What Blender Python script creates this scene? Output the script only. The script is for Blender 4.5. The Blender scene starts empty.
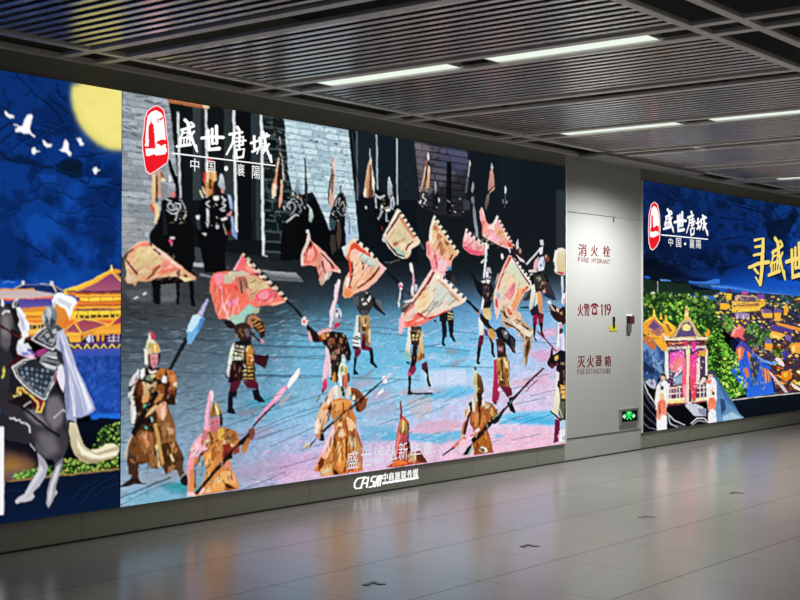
import bpy, bmesh
from mathutils import Vector, Matrix
import math, random
import numpy as np
# ---------------------------------------------------------------- camera numbers (800x600 frame)
F_PX, YAW, PITCH, ROLL, DIST, EYE = 1323.9, 0.667499, 0.0121722, 0.00202946, 7.56654, 1.6
_fw = np.array([math.cos(YAW)*math.cos(PITCH), math.sin(YAW)*math.cos(PITCH), math.sin(PITCH)])
_r = np.cross(_fw, [0, 0, 1.0]); _r /= np.linalg.norm(_r); _u = np.cross(_r, _fw)
_r, _u = math.cos(ROLL)*_r + math.sin(ROLL)*_u, -math.sin(ROLL)*_r + math.cos(ROLL)*_u
CAM = np.array([0, -DIST, EYE])
def on_wall(x, y, Y=0.0):
    """where the sight line through a point of the photograph meets the wall plane"""
    d = _fw + _r*(x-400)/F_PX - _u*(y-300)/F_PX
    t = (Y-CAM[1])/d[1]
    return CAM + t*d
def on_level(x, y, z):
    d = _fw + _r*(x-400)/F_PX - _u*(y-300)/F_PX
    t = (z-CAM[2])/d[2]
    return CAM + t*d
# the three screens: X from, X to, Z from, Z to
Z_LO, Z_HI = 0.207, 3.239
SCR = {'left': (3.3, 6.314), 'main': (6.320, 12.53), 'right': (14.32, 20.9)}
C = bpy.context.scene
COL = C.collection
# ---------------------------------------------------------------- camera
cd = bpy.data.cameras.new('camera'); cam = bpy.data.objects.new('camera', cd); COL.objects.link(cam)
cd.sensor_width = 36; cd.lens = F_PX*36/800; cd.clip_start = .05; cd.clip_end = 300
cam.matrix_world = Matrix(((_r[0], _u[0], -_fw[0], CAM[0]), (_r[1], _u[1], -_fw[1], CAM[1]), (_r[2], _u[2], -_fw[2], CAM[2]), (0, 0, 0, 1)))
C.camera = cam
# ---------------------------------------------------------------- world, exposure, hall lamps
w = bpy.data.worlds.new('hall'); C.world = w; w.use_nodes = True
bg = w.node_tree.nodes['Background']; bg.inputs[0].default_value = (1.0, .97, .9, 1); bg.inputs[1].default_value = .07
vs = C.view_settings; vs.view_transform = 'Standard'; vs.look = 'None'; vs.exposure = 0; vs.gamma = 1; vs.use_curve_mapping = False
SCREEN_GAIN = 1.0
def area(name, loc, sx, sy, power, col=(1, .97, .9), rot=(0, 0, 0)):
    d = bpy.data.lights.new(name, 'AREA'); d.shape = 'RECTANGLE'; d.size = sx; d.size_y = sy; d.energy = power; d.color = col
    o = bpy.data.objects.new(name, d); COL.objects.link(o); o.location = loc; o.rotation_euler = rot
    return o
# the tube lamps of the ceiling channels throw their light down, and more rows stand further out in the hall
def tube(x, y, sy, power, spread=110):
    o = area('ceiling_tube_light', (x, y, 3.405), .17, sy, power, (1, .97, .88)); o.data.spread = math.radians(spread)
    return o
for x in (7.73, 11.31, 16.68):
    tube(x, -1.325, 1.2, 13); tube(x, -2.915, 1.2, 16)
for x in (0.6, 4.15, 7.73, 11.31, 14.9, 18.5, 22.0):
    area('hall_ceiling_lamp', (x, -7.2, 3.38), .3, 3.0, 19, (1, .97, .9))
# added spot for the wash of light on the cabinet wall; fitting unseen
d = bpy.data.lights.new('added_downlight', 'SPOT'); d.energy = 450; d.spot_size = math.radians(158); d.spot_blend = .75; d.shadow_soft_size = .06; d.color = (.97, .99, 1)
o = bpy.data.objects.new('added_downlight_lamp', d); COL.objects.link(o); o.location = (13.1, -1.3, 3.40)
# ---------------------------------------------------------------- materials
def srgb(h):
    c = [int(h[i:i+2], 16)/255 for i in (0, 2, 4)]
    return tuple(x/12.92 if x <= .04045 else ((x+.055)/1.055)**2.4 for x in c)+(1,)
def mat(name, col, rough=.5, metal=0.0, spec=.5, bump=0, bscale=40, var=0.0):
    m = bpy.data.materials.new(name); m.use_nodes = True; nt = m.node_tree; b = nt.nodes['Principled BSDF']
    c = col if not isinstance(col, str) else srgb(col)
    b.inputs['Base Color'].default_value = c
    b.inputs['Roughness'].default_value = rough; b.inputs['Metallic'].default_value = metal; b.inputs['Specular IOR Level'].default_value = spec
    tc = nt.nodes.new('ShaderNodeTexCoord'); n = nt.nodes.new('ShaderNodeTexNoise'); n.inputs['Scale'].default_value = bscale; n.inputs['Detail'].default_value = 4
    nt.links.new(tc.outputs['Object'], n.inputs['Vector'])
    if var:
        mx = nt.nodes.new('ShaderNodeMix'); mx.data_type = 'RGBA'
        mx.inputs[6].default_value = tuple(v*(1-var) for v in c[:3])+(1,); mx.inputs[7].default_value = tuple(min(v*(1+var), 1) for v in c[:3])+(1,)
        nt.links.new(n.outputs['Fac'], mx.inputs[0]); nt.links.new(mx.outputs[2], b.inputs['Base Color'])
    if bump:
        bp = nt.nodes.new('ShaderNodeBump'); bp.inputs['Strength'].default_value = bump; bp.inputs['Distance'].default_value = .002
        nt.links.new(n.outputs['Fac'], bp.inputs['Height']); nt.links.new(bp.outputs['Normal'], b.inputs['Normal'])
    return m
def glow(name, col, s=1.0):
    m = bpy.data.materials.new(name); m.use_nodes = True; nt = m.node_tree; nt.nodes.clear()
    o = nt.nodes.new('ShaderNodeOutputMaterial'); e = nt.nodes.new('ShaderNodeEmission')
    e.inputs[0].default_value = srgb(col) if isinstance(col, str) else col; e.inputs[1].default_value = s
    nt.links.new(e.outputs[0], o.inputs[0])
    return m
M = {}
M['slat'] = mat('brushed aluminium slat', (.70, .68, .66, 1), .27, .72)
M['rail'] = mat('grey painted rail', (.78, .75, .71, 1), .42, .12)
M['dark'] = mat('dark void paint', (.018, .018, .017, 1), .9)
M['cover'] = mat('smooth grey cover sheet', (.30, .29, .27, 1), .5)
M['channel'] = mat('dark channel lining', (.07, .068, .064, 1), .7)
M['steel'] = mat('satin steel', (.55, .54, .52, 1), .35, .9)
M['trimw'] = mat('pale anodised edge', (.75, .74, .70, 1), .4, .2)
M['panel'] = mat('warm grey enamelled panel', (.42, .42, .395, 1), .42, 0, .4, .03, 60, .02)
M['red'] = mat('dark red vinyl lettering', (.15, .008, .014, 1), .5)
M['black'] = mat('black plastic', (.012, .012, .012, 1), .4)
M['yellow'] = mat('yellow tape', (.55, .48, .03, 1), .5)
M['redtag'] = mat('dark red plastic tag', (.13, .012, .022, 1), .4)
M['white'] = mat('white plastic', (.8, .8, .78, 1), .4)
M['lamp'] = glow('lamp diffuser', (.86, .95, .84, 1), 1.0)
M['sign_white'] = glow('lit white letter', (1, 1, 1, 1), 1.15)
M['led_white'] = glow('screen white', 'ffffff', 1.0)
M['led_red'] = glow('screen red', 'ee1c28', 1.0)
M['led_pink'] = glow('screen pale pink', 'ffd8dc', 1.0)
M['led_gold'] = glow('screen gold', 'f8de78', 1.0)
M['led_shadow'] = glow('screen navy shadow', '050a1c', 1.0)
M['led_grey'] = glow('screen pale grey', 'e4e4ea', 1.0)
M['exit_green'] = glow('exit green', '20e860', 1.0)
M['exit_pale'] = glow('exit pale green', 'b8ffd0', 1.0)
M['exit_dark'] = glow('exit dark face', '04180a', 1.0)
# wall cladding: enamelled sheets, darkened for weaker light, with hairline joints in the plinth
def wall_material():
    m = M['panel'].copy(); m.name = 'shaded grey wall cladding'; nt = m.node_tree; b = nt.nodes['Principled BSDF']
    b.inputs['Base Color'].default_value = (.25, .25, .205, 1)
    for l in list(b.inputs['Base Color'].links): nt.links.remove(l)
    g = nt.nodes.new('ShaderNodeNewGeometry'); s = nt.nodes.new('ShaderNodeSeparateXYZ'); nt.links.new(g.outputs['Position'], s.inputs[0])
    a = nt.nodes.new('ShaderNodeMath'); a.operation = 'ADD'; a.inputs[1].default_value = 12-5.985; nt.links.new(s.outputs[0], a.inputs[0])
    md = nt.nodes.new('ShaderNodeMath'); md.operation = 'MODULO'; md.inputs[1].default_value = 1.2; nt.links.new(a.outputs[0], md.inputs[0])
    lt = nt.nodes.new('ShaderNodeMath'); lt.operation = 'LESS_THAN'; lt.inputs[1].default_value = .006; nt.links.new(md.outputs[0], lt.inputs[0])
    lz = nt.nodes.new('ShaderNodeMath'); lz.operation = 'LESS_THAN'; lz.inputs[1].default_value = .206; nt.links.new(s.outputs[2], lz.inputs[0])
    ml = nt.nodes.new('ShaderNodeMath'); ml.operation = 'MULTIPLY'; nt.links.new(lt.outputs[0], ml.inputs[0]); nt.links.new(lz.outputs[0], ml.inputs[1])
    mx = nt.nodes.new('ShaderNodeMix'); mx.data_type = 'RGBA'; mx.inputs[6].default_value = (.25, .25, .205, 1); mx.inputs[7].default_value = (.10, .098, .08, 1)
    nt.links.new(ml.outputs[0], mx.inputs[0]); nt.links.new(mx.outputs[2], b.inputs['Base Color'])
    return m
M['wall'] = wall_material()
# floor: honed stone tiles with fine dark joints
def floor_material():
    m = bpy.data.materials.new('honed grey floor tiles'); m.use_nodes = True; nt = m.node_tree; b = nt.nodes['Principled BSDF']
    g = nt.nodes.new('ShaderNodeNewGeometry'); s = nt.nodes.new('ShaderNodeSeparateXYZ'); nt.links.new(g.outputs['Position'], s.inputs[0])
    def math_(op, a, v):
        n = nt.nodes.new('ShaderNodeMath'); n.operation = op
        for i, q in enumerate((a, v)):
            if q is None: continue
            if isinstance(q, (int, float)): n.inputs[i].default_value = q
            else: nt.links.new(q, n.inputs[i])
        return n.outputs[0]
    def seam(o, off, pitch, w):
        return math_('LESS_THAN', math_('MODULO', math_('ADD', o, off), pitch), w)
    tx = math_('ADD', s.outputs[0], 50*.868-4.87); ty = math_('ADD', s.outputs[1], 50*.88+.345)
    sx = math_('LESS_THAN', math_('MODULO', tx, .868), .004); sy = math_('LESS_THAN', math_('MODULO', ty, .88), .007)
    sm = math_('MAXIMUM', sx, sy)
    cx = math_('FLOOR', math_('DIVIDE', tx, .868), None); cy = math_('FLOOR', math_('DIVIDE', ty, .88), None)
    wn = nt.nodes.new('ShaderNodeTexWhiteNoise'); cmb = nt.nodes.new('ShaderNodeCombineXYZ'); nt.links.new(cx, cmb.inputs[0]); nt.links.new(cy, cmb.inputs[1]); nt.links.new(cmb.outputs[0], wn.inputs[0])
    nz = nt.nodes.new('ShaderNodeTexNoise'); nz.inputs['Scale'].default_value = 55; nz.inputs['Detail'].default_value = 5; nt.links.new(g.outputs['Position'], nz.inputs['Vector'])
    mix = math_('ADD', math_('MULTIPLY', wn.outputs[0], .35), math_('MULTIPLY', nz.outputs['Fac'], .4))
    r = nt.nodes.new('ShaderNodeMix'); r.data_type = 'RGBA'; r.inputs[6].default_value = (.27, .262, .245, 1); r.inputs[7].default_value = (.32, .31, .29, 1); nt.links.new(mix, r.inputs[0])
    e = nt.nodes.new('ShaderNodeMix'); e.data_type = 'RGBA'; e.inputs[7].default_value = (.03, .028, .025, 1); nt.links.new(r.outputs[2], e.inputs[6]); nt.links.new(math_('MULTIPLY', sm, .9), e.inputs[0])
    nt.links.new(e.outputs[2], b.inputs['Base Color'])
    b.inputs['Roughness'].default_value = .2; b.inputs['Specular IOR Level'].default_value = 1.0
    nt.links.new(math_('SUBTRACT', 1.0, sm), b.inputs['Specular IOR Level'])
    ro = math_('ADD', math_('MULTIPLY', sm, .4), math_('ADD', .2, math_('MULTIPLY', nz.outputs['Fac'], .06))); nt.links.new(ro, b.inputs['Roughness'])
    return m
M['floor'] = floor_material()
# ---------------------------------------------------------------- builders
def link(name, me, m, parent=None, loc=None):
    o = bpy.data.objects.new(name, me); COL.objects.link(o)
    for q in (m if isinstance(m, (list, tuple)) else [m]): me.materials.append(q)
    if parent is not None: o.parent = parent
    if loc is not None: o.location = loc
    return o
def box_bm(bm, x0, x1, y0, y1, z0, z1, bevel=0, mi=0):
    r = bmesh.ops.create_cube(bm, size=1, matrix=Matrix.Translation(((x0+x1)/2, (y0+y1)/2, (z0+z1)/2)) @ Matrix.Diagonal((abs(x1-x0), abs(y1-y0), abs(z1-z0), 1)))
    fs = {f for v in r['verts'] for f in v.link_faces}
    for f in fs: f.material_index = mi
    if bevel: bmesh.ops.bevel(bm, geom=list({e for f in fs for e in f.edges}), offset=bevel, segments=2, affect='EDGES', clamp_overlap=True)
def mesh_of(bm, name='mesh'):
    me = bpy.data.meshes.new(name); bmesh.ops.recalc_face_normals(bm, faces=bm.faces); bm.to_mesh(me); bm.free(); return me
def boxes(name, L, m, parent=None, bevel=0):
    """one mesh of one or more boxes, given in the parent's own frame"""
    bm = bmesh.new()
    for q in L: box_bm(bm, *q[:6], bevel=bevel, mi=q[6] if len(q) > 6 else 0)
    return link(name, mesh_of(bm, name), m, parent)
def thing(name, label, cat, loc=(0, 0, 0), group=None):
    o = bpy.data.objects.new(name, None); COL.objects.link(o); o.location = loc; o.empty_display_size = .2
    return tag(o, label, cat, group)
def tag(o, label, cat, group=None):
    o['label'] = label; o['category'] = cat
    if group: o['group'] = group
    return o
def struct(o):
    o['kind'] = 'structure'; return o
def plate_bm(bm, pts, y0, y1, mi=0):
    """flat plate cut to an outline (x, z), from y0 (front) to y1 (back)"""
    vs_ = [bm.verts.new((p[0], y0, p[1])) for p in pts]
    f = bm.faces.new(vs_); f.material_index = mi
    if y1 != y0:
        r = bmesh.ops.extrude_face_region(bm, geom=[f])
        for v in r['geom']:
            if isinstance(v, bmesh.types.BMVert): v.co.y = y1
        for g in r['geom']:
            if isinstance(g, bmesh.types.BMFace): g.material_index = mi
        for v in vs_:
            for q in v.link_faces: q.material_index = mi
def wall_xz(pts, ox=0, oy=0, k=1.0, Y=0.0):
    if isinstance(pts, str): pts = [float(q) for q in pts.split()]
    return [(lambda P: (P[0], P[2]))(on_wall(pts[i]/k+ox, pts[i+1]/k+oy, Y)) for i in range(0, len(pts), 2)]
_glyphs = {}
def glyph(ch, bold):
    """outline mesh of a character, fitted to the unit square"""
    if (ch, bold) not in _glyphs:
        cu = bpy.data.curves.new('glyph', 'FONT'); cu.body = ch; cu.fill_mode = 'FRONT'; cu.offset = bold; cu.resolution_u = 3
        ob = bpy.data.objects.new('glyph', cu); COL.objects.link(ob)
        dg = bpy.context.evaluated_depsgraph_get(); dg.update()
        me = bpy.data.meshes.new_from_object(ob.evaluated_get(dg))
        bpy.data.objects.remove(ob)
        v = np.array([q.co[:2] for q in me.vertices]); 
        lo, hi = v.min(0), v.max(0); v = (v-lo)/np.maximum(hi-lo, 1e-6)
        _glyphs[(ch, bold)] = (v, [tuple(p.vertices) for p in me.polygons]); bpy.data.meshes.remove(me)
    return _glyphs[(ch, bold)]
def letters(name, items, m, parent, y, depth=.001, bold=0.0, dup=0.0):
    """items: (text, x0, y0, x1, y1) boxes in the photograph, laid on the wall plane; a part per character"""
    L = parent.location
    for ch, x0, y0, x1, y1 in items:
        xm, ym = (x0+x1)/2, (y0+y1)/2
        X0, X1 = on_wall(x0, ym)[0]-L.x, on_wall(x1, ym)[0]-L.x; Z1, Z0 = on_wall(xm, y0)[2]-L.z, on_wall(xm, y1)[2]-L.z
        v, fs = glyph(ch, bold)
        V = [(X0+(X1-X0)*q[0], y-L.y, Z0+(Z1-Z0)*q[1]) for q in v]; fs = list(fs)
        if dup:
            n = len(V); V = [(a-dup/2, b, c_) for a, b, c_ in V]+[(a+dup/2, b-.00008, c_+dup*.15) for a, b, c_ in V]; fs = fs+[tuple(i+n for i in f) for f in fs]
        me = bpy.data.meshes.new(name); me.from_pydata(V, [], fs); me.update()
        bm = bmesh.new(); bm.from_mesh(me); bmesh.ops.remove_doubles(bm, verts=bm.verts, dist=1e-6)
        r = bmesh.ops.extrude_face_region(bm, geom=list(bm.faces))
        for g in r['geom']:
            if isinstance(g, bmesh.types.BMVert): g.co.y -= depth
        bmesh.ops.recalc_face_normals(bm, faces=bm.faces); bm.to_mesh(me); bm.free()
        link(name, me, m, parent)
def brush(name, strokes_, m, parent, fit, y, depth=.0008, fat=1.0):
    """one brushed character: strokes 'width width2 : x y x y ...', placed through fit(x, y) -> (X, Z)"""
    bm = bmesh.new(); L = parent.location
    for n, st in enumerate(strokes_):
        hd, _, pt = st.partition(':'); wd = [float(q)*fat for q in hd.split()]; q = np.array([float(v) for v in pt.split()]).reshape(-1, 2)
        a, b = wd[0], wd[-1]; k = len(q); le = []; ri = []
        for i in range(k):
            d_ = q[min(i+1, k-1)]-q[max(i-1, 0)]; d_ = d_/(np.hypot(*d_) or 1); nn = np.array([-d_[1], d_[0]])
            w_ = (a+(b-a)*i/(k-1))/2
            le.append(q[i]+nn*w_); ri.append(q[i]-nn*w_)
        d0 = (q[0]-q[1])/np.hypot(*(q[0]-q[1])); d1 = (q[-1]-q[-2])/np.hypot(*(q[-1]-q[-2]))
        P = le+[q[-1]+d1*b*.45]+ri[::-1]+[q[0]+d0*a*.35]
        P = [fit(*p) for p in P]
        yy = y-L.y-.00004*n
        mid = [((P[i][0]-L.x), yy, (P[i][1]-L.z)) for i in range(len(P))]
        vs_ = [bm.verts.new(p) for p in mid]; f = bm.faces.new(vs_)
        r = bmesh.ops.extrude_face_region(bm, geom=[f])
        for g in r['geom']:
            if isinstance(g, bmesh.types.BMVert): g.co.y -= depth
    bmesh.ops.triangulate(bm, faces=bm.faces)
    return link(name, mesh_of(bm, name), m, parent)
BR = {
 '盛': ['20 18: 488 322 545 305 592 288', '20 9: 502 312 494 360 468 402', '22 26 : 515 236 545 266 553 345', '24 12: 553 330 585 420 614 492', '14 8: 606 440 619 498', '16 14: 566 258 590 280', '16 8: 592 330 562 375 530 405', '13 12: 506 346 542 338 535 374',
        '16 15: 486 380 482 440', '14 14: 486 386 560 373 556 432', '10 10: 511 386 509 436', '10 10: 534 382 532 432', '18 20: 450 452 510 444 566 436'],
 '世': ['20 22: 648 386 730 374 828 380', '22 20: 703 318 708 400 712 480', '20 18: 736 308 738 432', '22 20: 770 284 773 430', '15 15: 738 430 776 424', '20 26: 704 478 750 473 796 468'],
 '唐': ['22 18: 934 294 955 326', '20 18: 872 356 920 347 978 338', '22 12: 912 346 902 420 850 518', '15 15: 928 386 985 374 980 432', '13 13: 908 416 1006 404', '13 13: 930 446 986 437', '17 14: 955 358 952 468', '16 14: 926 480 933 552', '15 15: 926 482 992 471 982 540', '16 16: 934 544 982 534'],
 '城': ['18 16: 1044 426 1106 406', '18 16: 1072 366 1075 482', '16 20: 1054 496 1112 465', '18 18: 1110 386 1192 364', '17 8: 1120 380 1118 450 1094 512', '13 11: 1126 430 1156 425 1150 476 1138 486', '20 14: 1140 330 1156 390 1176 482 1212 578', '13 9: 1204 520 1213 580', '15 9: 1192 430 1160 482 1140 512', '15 14: 1166 346 1190 370'],
}
# ---------------------------------------------------------------- the hall: floor, wall, ceiling
X_A, X_B = -3.0, 42.0
WALL_Y = .02
H = 3.40
struct(boxes('floor', [(X_A, X_B, -14, .3, -.2, 0)], M['floor']))
struct(boxes('wall_back', [(X_A, X_B, WALL_Y, .3, 0, 4.3)], M['wall']))
struct(boxes('ceiling', [(X_A, X_B, -14, .3, 4.1, 4.3)], M['dark']))
struct(boxes('shade_strip_back', [(X_A, X_B, WALL_Y-.006, WALL_Y, 0.001, .014)], M['dark']))  # dark strip painted in for the shadow gap at the wall foot
struct(boxes('trim_1', [(X_A, X_B, WALL_Y-.04, WALL_Y, H-.012, H+.03)], M['rail'], None, .003))
struct(boxes('bright_wall_sheet', [(SCR['main'][1]+.021, SCR['right'][0]-.021, WALL_Y-.0008, WALL_Y, .0, H-.014)], M['panel']))  # same cladding in a paler tone, where the wall is better lit
# ---------------------------------------------------------------- suspended slatted ceiling
PITCH = 1.79; CH0 = 5.94
ch = lambda k: CH0+PITCH*k
NEAR, FAR, FAR2 = -.335, -3.885, -4.225
for y, z, lab in ((NEAR, 0, 'long grey ceiling rail nearest the screen wall, crossing above the screens'),
               (FAR, 0, 'long grey ceiling rail at top right, where the slats end'),
               (FAR2, 0, 'long grey ceiling rail crossing the top right corner, outermost of the pair')):
    tag(boxes('ceiling_rail', [(X_A, X_B, y-.036, y+.036, H, H+.03)], M['rail'], None, .004), lab, 'ceiling rail', 'long ceiling rails')
where = {0: 'over the moon', 1: 'over the bright brick wall', 2: 'over the purple brick wall',
         3: 'over the big screen\'s dark right end', 4: 'over the fire cabinet', 5: 'beside the town screen\'s left edge', 6: 'over the town screen', 7: 'over the golden slogan'}
for k in range(-1, 9):
    for s, sd in ((-1, 'left'), (1, 'right')):
        x = ch(k)+s*.156
        o = boxes('cross_rail', [(-.042, .042, -8.5, -.0, 0, .026)], M['rail'], None, .003); o.location = (x, WALL_Y-.045, H+.001)
        tag(o, ('%s cross rail of the ceiling channel %s' % (sd, where[k])) if k in where else 'grey ceiling cross rail outside the picture', 'ceiling rail', 'cross rails of the ceiling channels')
NAMES = {-2: 'slatted ceiling panel left of the moon picture, at the top left corner', -1: 'slatted ceiling panel at top left, lit yellow by the moon picture', 0: 'slatted ceiling panel between the channel over the moon and the first lamp channel',
         1: 'slatted ceiling panel just beyond the nearest pair of lamps', 2: 'slatted ceiling panel between the plain channel and the second lamp channel', 3: 'slatted ceiling panel just beyond the second pair of lamps',
         4: 'slatted ceiling panel ending above the fire cabinet door', 5: 'slatted ceiling panel over the left part of the river town screen', 6: 'slatted ceiling panel beyond the farthest visible lamp'}
N_SL = 12
for k in range(-3, 10):
    a, b = ch(k)+.215, ch(k+1)-.215
    t = thing('ceiling_panel', NAMES.get(k, 'slatted ceiling panel far off along the hall'), 'ceiling panel', ((a+b)/2, NEAR-.04, H), 'slatted ceiling panels')
    bm = bmesh.new(); n = N_SL; st = (b-a)/n; L = FAR+.04-(NEAR-.04)
    for i in range(n):
        xc = -(b-a)/2+st*(i+.5)
        prof = [(-.027, .0), (-.024, -.003), (.024, -.003), (.027, .0), (.018, .014), (-.018, .014)]
        f0 = [bm.verts.new((xc+p[0], -.004, p[1]+.02)) for p in prof]; f1 = [bm.verts.new((xc+p[0], L+.004, p[1]+.02)) for p in prof]
        for j in range(len(prof)):
            bm.faces.new((f0[j], f0[(j+1) % len(prof)], f1[(j+1) % len(prof)], f1[j]))
    link('slats', mesh_of(bm), M['slat'], t)
    boxes('carrier_bar', [(-(b-a)/2-.01, (b-a)/2+.01, L*.2-.02, L*.2+.02, .033, .06)], M['channel'], t)
    boxes('carrier_bar', [(-(b-a)/2-.01, (b-a)/2+.01, L*.8-.02, L*.8+.02, .033, .06)], M['channel'], t)
# lamps lying in every other channel
LAMPS = {1: ('nearest lamp channel, over the big screen', ), 3: ('second lamp channel, by the big screen\'s dark end',), 6: ('far lamp channel over the town screen',), -1: ('lamp channel over the moon picture',)}
for k in (1, 3, 6):
    for j, (ya, yb, wh) in enumerate(((-.69, -1.96, 'wall end'), (-2.27, -3.56, 'outer end'))):
        t = thing('ceiling_light', 'slim tube lamp, %s of the %s' % (wh, LAMPS[k][0]), 'ceiling light', (ch(k), (ya+yb)/2, H), 'tube lamps in the ceiling channels')
        h = abs(ya-yb)/2
        boxes('housing', [(-.1, .1, -h, h, .0505, .11), (-.1, .1, -h, -h+.01, .012, .0505), (-.1, .1, h-.01, h, .012, .0505)], M['rail'], t)
        boxes('diffuser', [(-.098, .098, -h+.011, h-.011, .012, .05)], M['lamp'], t, .006)
# closing strip in the gap by the wall, over the fire cabinet
tag(boxes('ceiling_cover_strip', [(12.72, 15.25, -.375, -.05, H-.035, H-.003)], M['cover'], None, .004), 'flat dark cover strip closing the ceiling gap above the fire cabinet', 'cover strip')

# made-up can for the added spot, set in the dark channel
t = thing('added_downlight', 'small added ceiling spot, unseen fitting, that brightens the fire cabinet wall', 'ceiling light', (13.1, -1.3, H))
bm = bmesh.new()
r = bmesh.ops.create_cone(bm, cap_ends=False, segments=24, radius1=.078, radius2=.078, depth=.17, matrix=Matrix.Translation((0, 0, .10)))
r2 = bmesh.ops.create_cone(bm, cap_ends=True, segments=24, radius1=.086, radius2=.086, depth=.012, matrix=Matrix.Translation((0, 0, .192)))
boxes('hanger_rod', [(-.01, .01, -.01, .01, .198, .70)], M['steel'], t)
link('can', mesh_of(bm), M['dark'], t)
bm = bmesh.new(); bmesh.ops.create_cone(bm, cap_ends=True, segments=24, radius1=.070, radius2=.070, depth=.008, matrix=Matrix.Translation((0, 0, .180)))
link('lamp_face', mesh_of(bm), M['lamp'], t)
# ---------------------------------------------------------------- the pictures the screens show (painted on LED grids)
def rgb(h):
    if not isinstance(h, str): return np.array(h, float)
    if len(h) == 3: h = h[0]*2+h[1]*2+h[2]*2
    return np.array([int(h[i:i+2], 16)/255 for i in (0, 2, 4)])
class Canvas:
    SS = 2
    def __init__(s, x0, x1, z0, z1, nx, nz, seed=1):
        s.x0, s.x1, s.z0, s.z1, s.nx, s.nz = x0, x1, z0, z1, nx, nz
        s.W, s.H = nx*s.SS, nz*s.SS
        s.a = np.zeros((s.H, s.W, 3)); s.o = (0.0, 0.0, 1.0)
        s.r = np.random.RandomState(seed); s._n = {}; s.lw = 1.0
    def t(s, ox, oy, k): s.o = (ox, oy, k)
    def pix(s, pts):
        if isinstance(pts, str): pts = [float(q) for q in pts.replace(',', ' ').split()]
        q = np.asarray(pts, float).reshape(-1, 2)
        return q/s.o[2] + np.array(s.o[:2])
    def cv(s, q):
        d = _fw + np.outer(q[:, 0]-400, _r)/F_PX - np.outer(q[:, 1]-300, _u)/F_PX
        t = -CAM[1]/d[:, 1]
        X = CAM[0]+t*d[:, 0]; Z = CAM[2]+t*d[:, 2]
        return np.stack([(X-s.x0)/(s.x1-s.x0)*s.W, (s.z1-Z)/(s.z1-s.z0)*s.H], 1)
    def box(s, c, pad=0):
        x0, y0 = np.floor(c.min(0)-pad).astype(int); x1, y1 = np.ceil(c.max(0)+pad).astype(int)+1
        return max(x0, 0), max(y0, 0), min(x1, s.W), min(y1, s.H)
    def fill(s, c, b):
        x0, y0, x1, y1 = b
        X = np.arange(x0, x1)+.5; Y = np.arange(y0, y1)+.5
        m = np.zeros((y1-y0, x1-x0), bool)
        n = len(c)
        for i in range(n):
            xa, ya = c[i]; xb, yb = c[(i+1) % n]
            if ya == yb: continue
            rows = (ya > Y) != (yb > Y)
            if not rows.any(): continue
            xc = xa+(Y[rows]-ya)*(xb-xa)/(yb-ya)
            m[rows] ^= X[None, :] < xc[:, None]
        return m
    @staticmethod
    def blur(m, k):
        k = int(k)
        if k < 1: return m
        for _ in range(2):
            for ax in (0, 1):
                pad = [(0, 0)]*m.ndim; pad[ax] = (k+1, k)
                cs = np.cumsum(np.pad(m, pad, mode='edge'), axis=ax)
                n = m.shape[ax]
                hi = np.take(cs, np.arange(2*k+1, 2*k+1+n), axis=ax); lo = np.take(cs, np.arange(0, n), axis=ax)
                m = (hi-lo)/(2*k+1)
        return m
    def put(s, b, m, col, a=1.0):
        x0, y0, x1, y1 = b
        if x1 <= x0 or y1 <= y0: return
        m = (m*a)[..., None] if m.ndim == 2 else m*a
        s.a[y0:y1, x0:x1] = s.a[y0:y1, x0:x1]*(1-m)+col*m
    def p(s, col, pts, a=1.0, soft=0, tex=0.0):
        """filled polygon; col a colour or (colour, colour, 'v'/'h') for a run between two"""
        c = s.cv(s.pix(pts)); b = s.box(c, soft*3)
        if b[2] <= b[0] or b[3] <= b[1]: return
        m = s.blur(s.fill(c, b).astype(float), soft)
        if isinstance(col, tuple):
            lo, hi = c.min(0), c.max(0); ax = 1 if (len(col) < 3 or col[2] == 'v') else 0
            g = (np.arange(b[ax], b[ax+2])+.5-lo[ax])/max(hi[ax]-lo[ax], 1e-6); g = np.clip(g, 0, 1)
            g = g[:, None, None] if ax == 1 else g[None, :, None]
            cc = rgb(col[0])*(1-g)+rgb(col[1])*g
        else: cc = rgb(col)
        if tex:
            n = s.noise(5)[b[1]:b[3], b[0]:b[2], None]
            cc = np.clip(cc*(1+tex*(n-.5)*2), 0, 1)
        s.put(b, m, cc, a)
    def l(s, col, w, pts, a=1.0, w2=None):
        """stroke of width w photo pixels (tapering to w2)"""
        q = s.pix(pts); n = len(q)
        for i in range(n-1):
            wa = w if w2 is None else w+(w2-w)*i/(n-1)
            wb = w if w2 is None else w+(w2-w)*(i+1)/(n-1)
            d = q[i+1]-q[i]; L = math.hypot(*d) or 1e-6; t = d/L; k = np.array([-t[1], t[0]])
            e0 = q[i]-t*min(wa*.25, .5); e1 = q[i+1]+t*min(wb*.25, .5)
            c = s.cv(np.array([e0+k*wa/2, e1+k*wb/2, e1-k*wb/2, e0-k*wa/2])); b = s.box(c)
            if b[2] <= b[0] or b[3] <= b[1]: continue
            s.put(b, s.fill(c, b).astype(float), rgb(col), a)
    def e(s, col, cx, cy, rx, ry=None, a=1.0, soft=0, rot=0):
        ry = rx if ry is None else ry
        th = np.linspace(0, 2*math.pi, 26, endpoint=False); cr, sr = math.cos(rot), math.sin(rot)
        x, y = rx*np.cos(th), ry*np.sin(th)
        s.p(col, np.stack([cx+x*cr-y*sr, cy+x*sr+y*cr], 1), a, soft)
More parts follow.
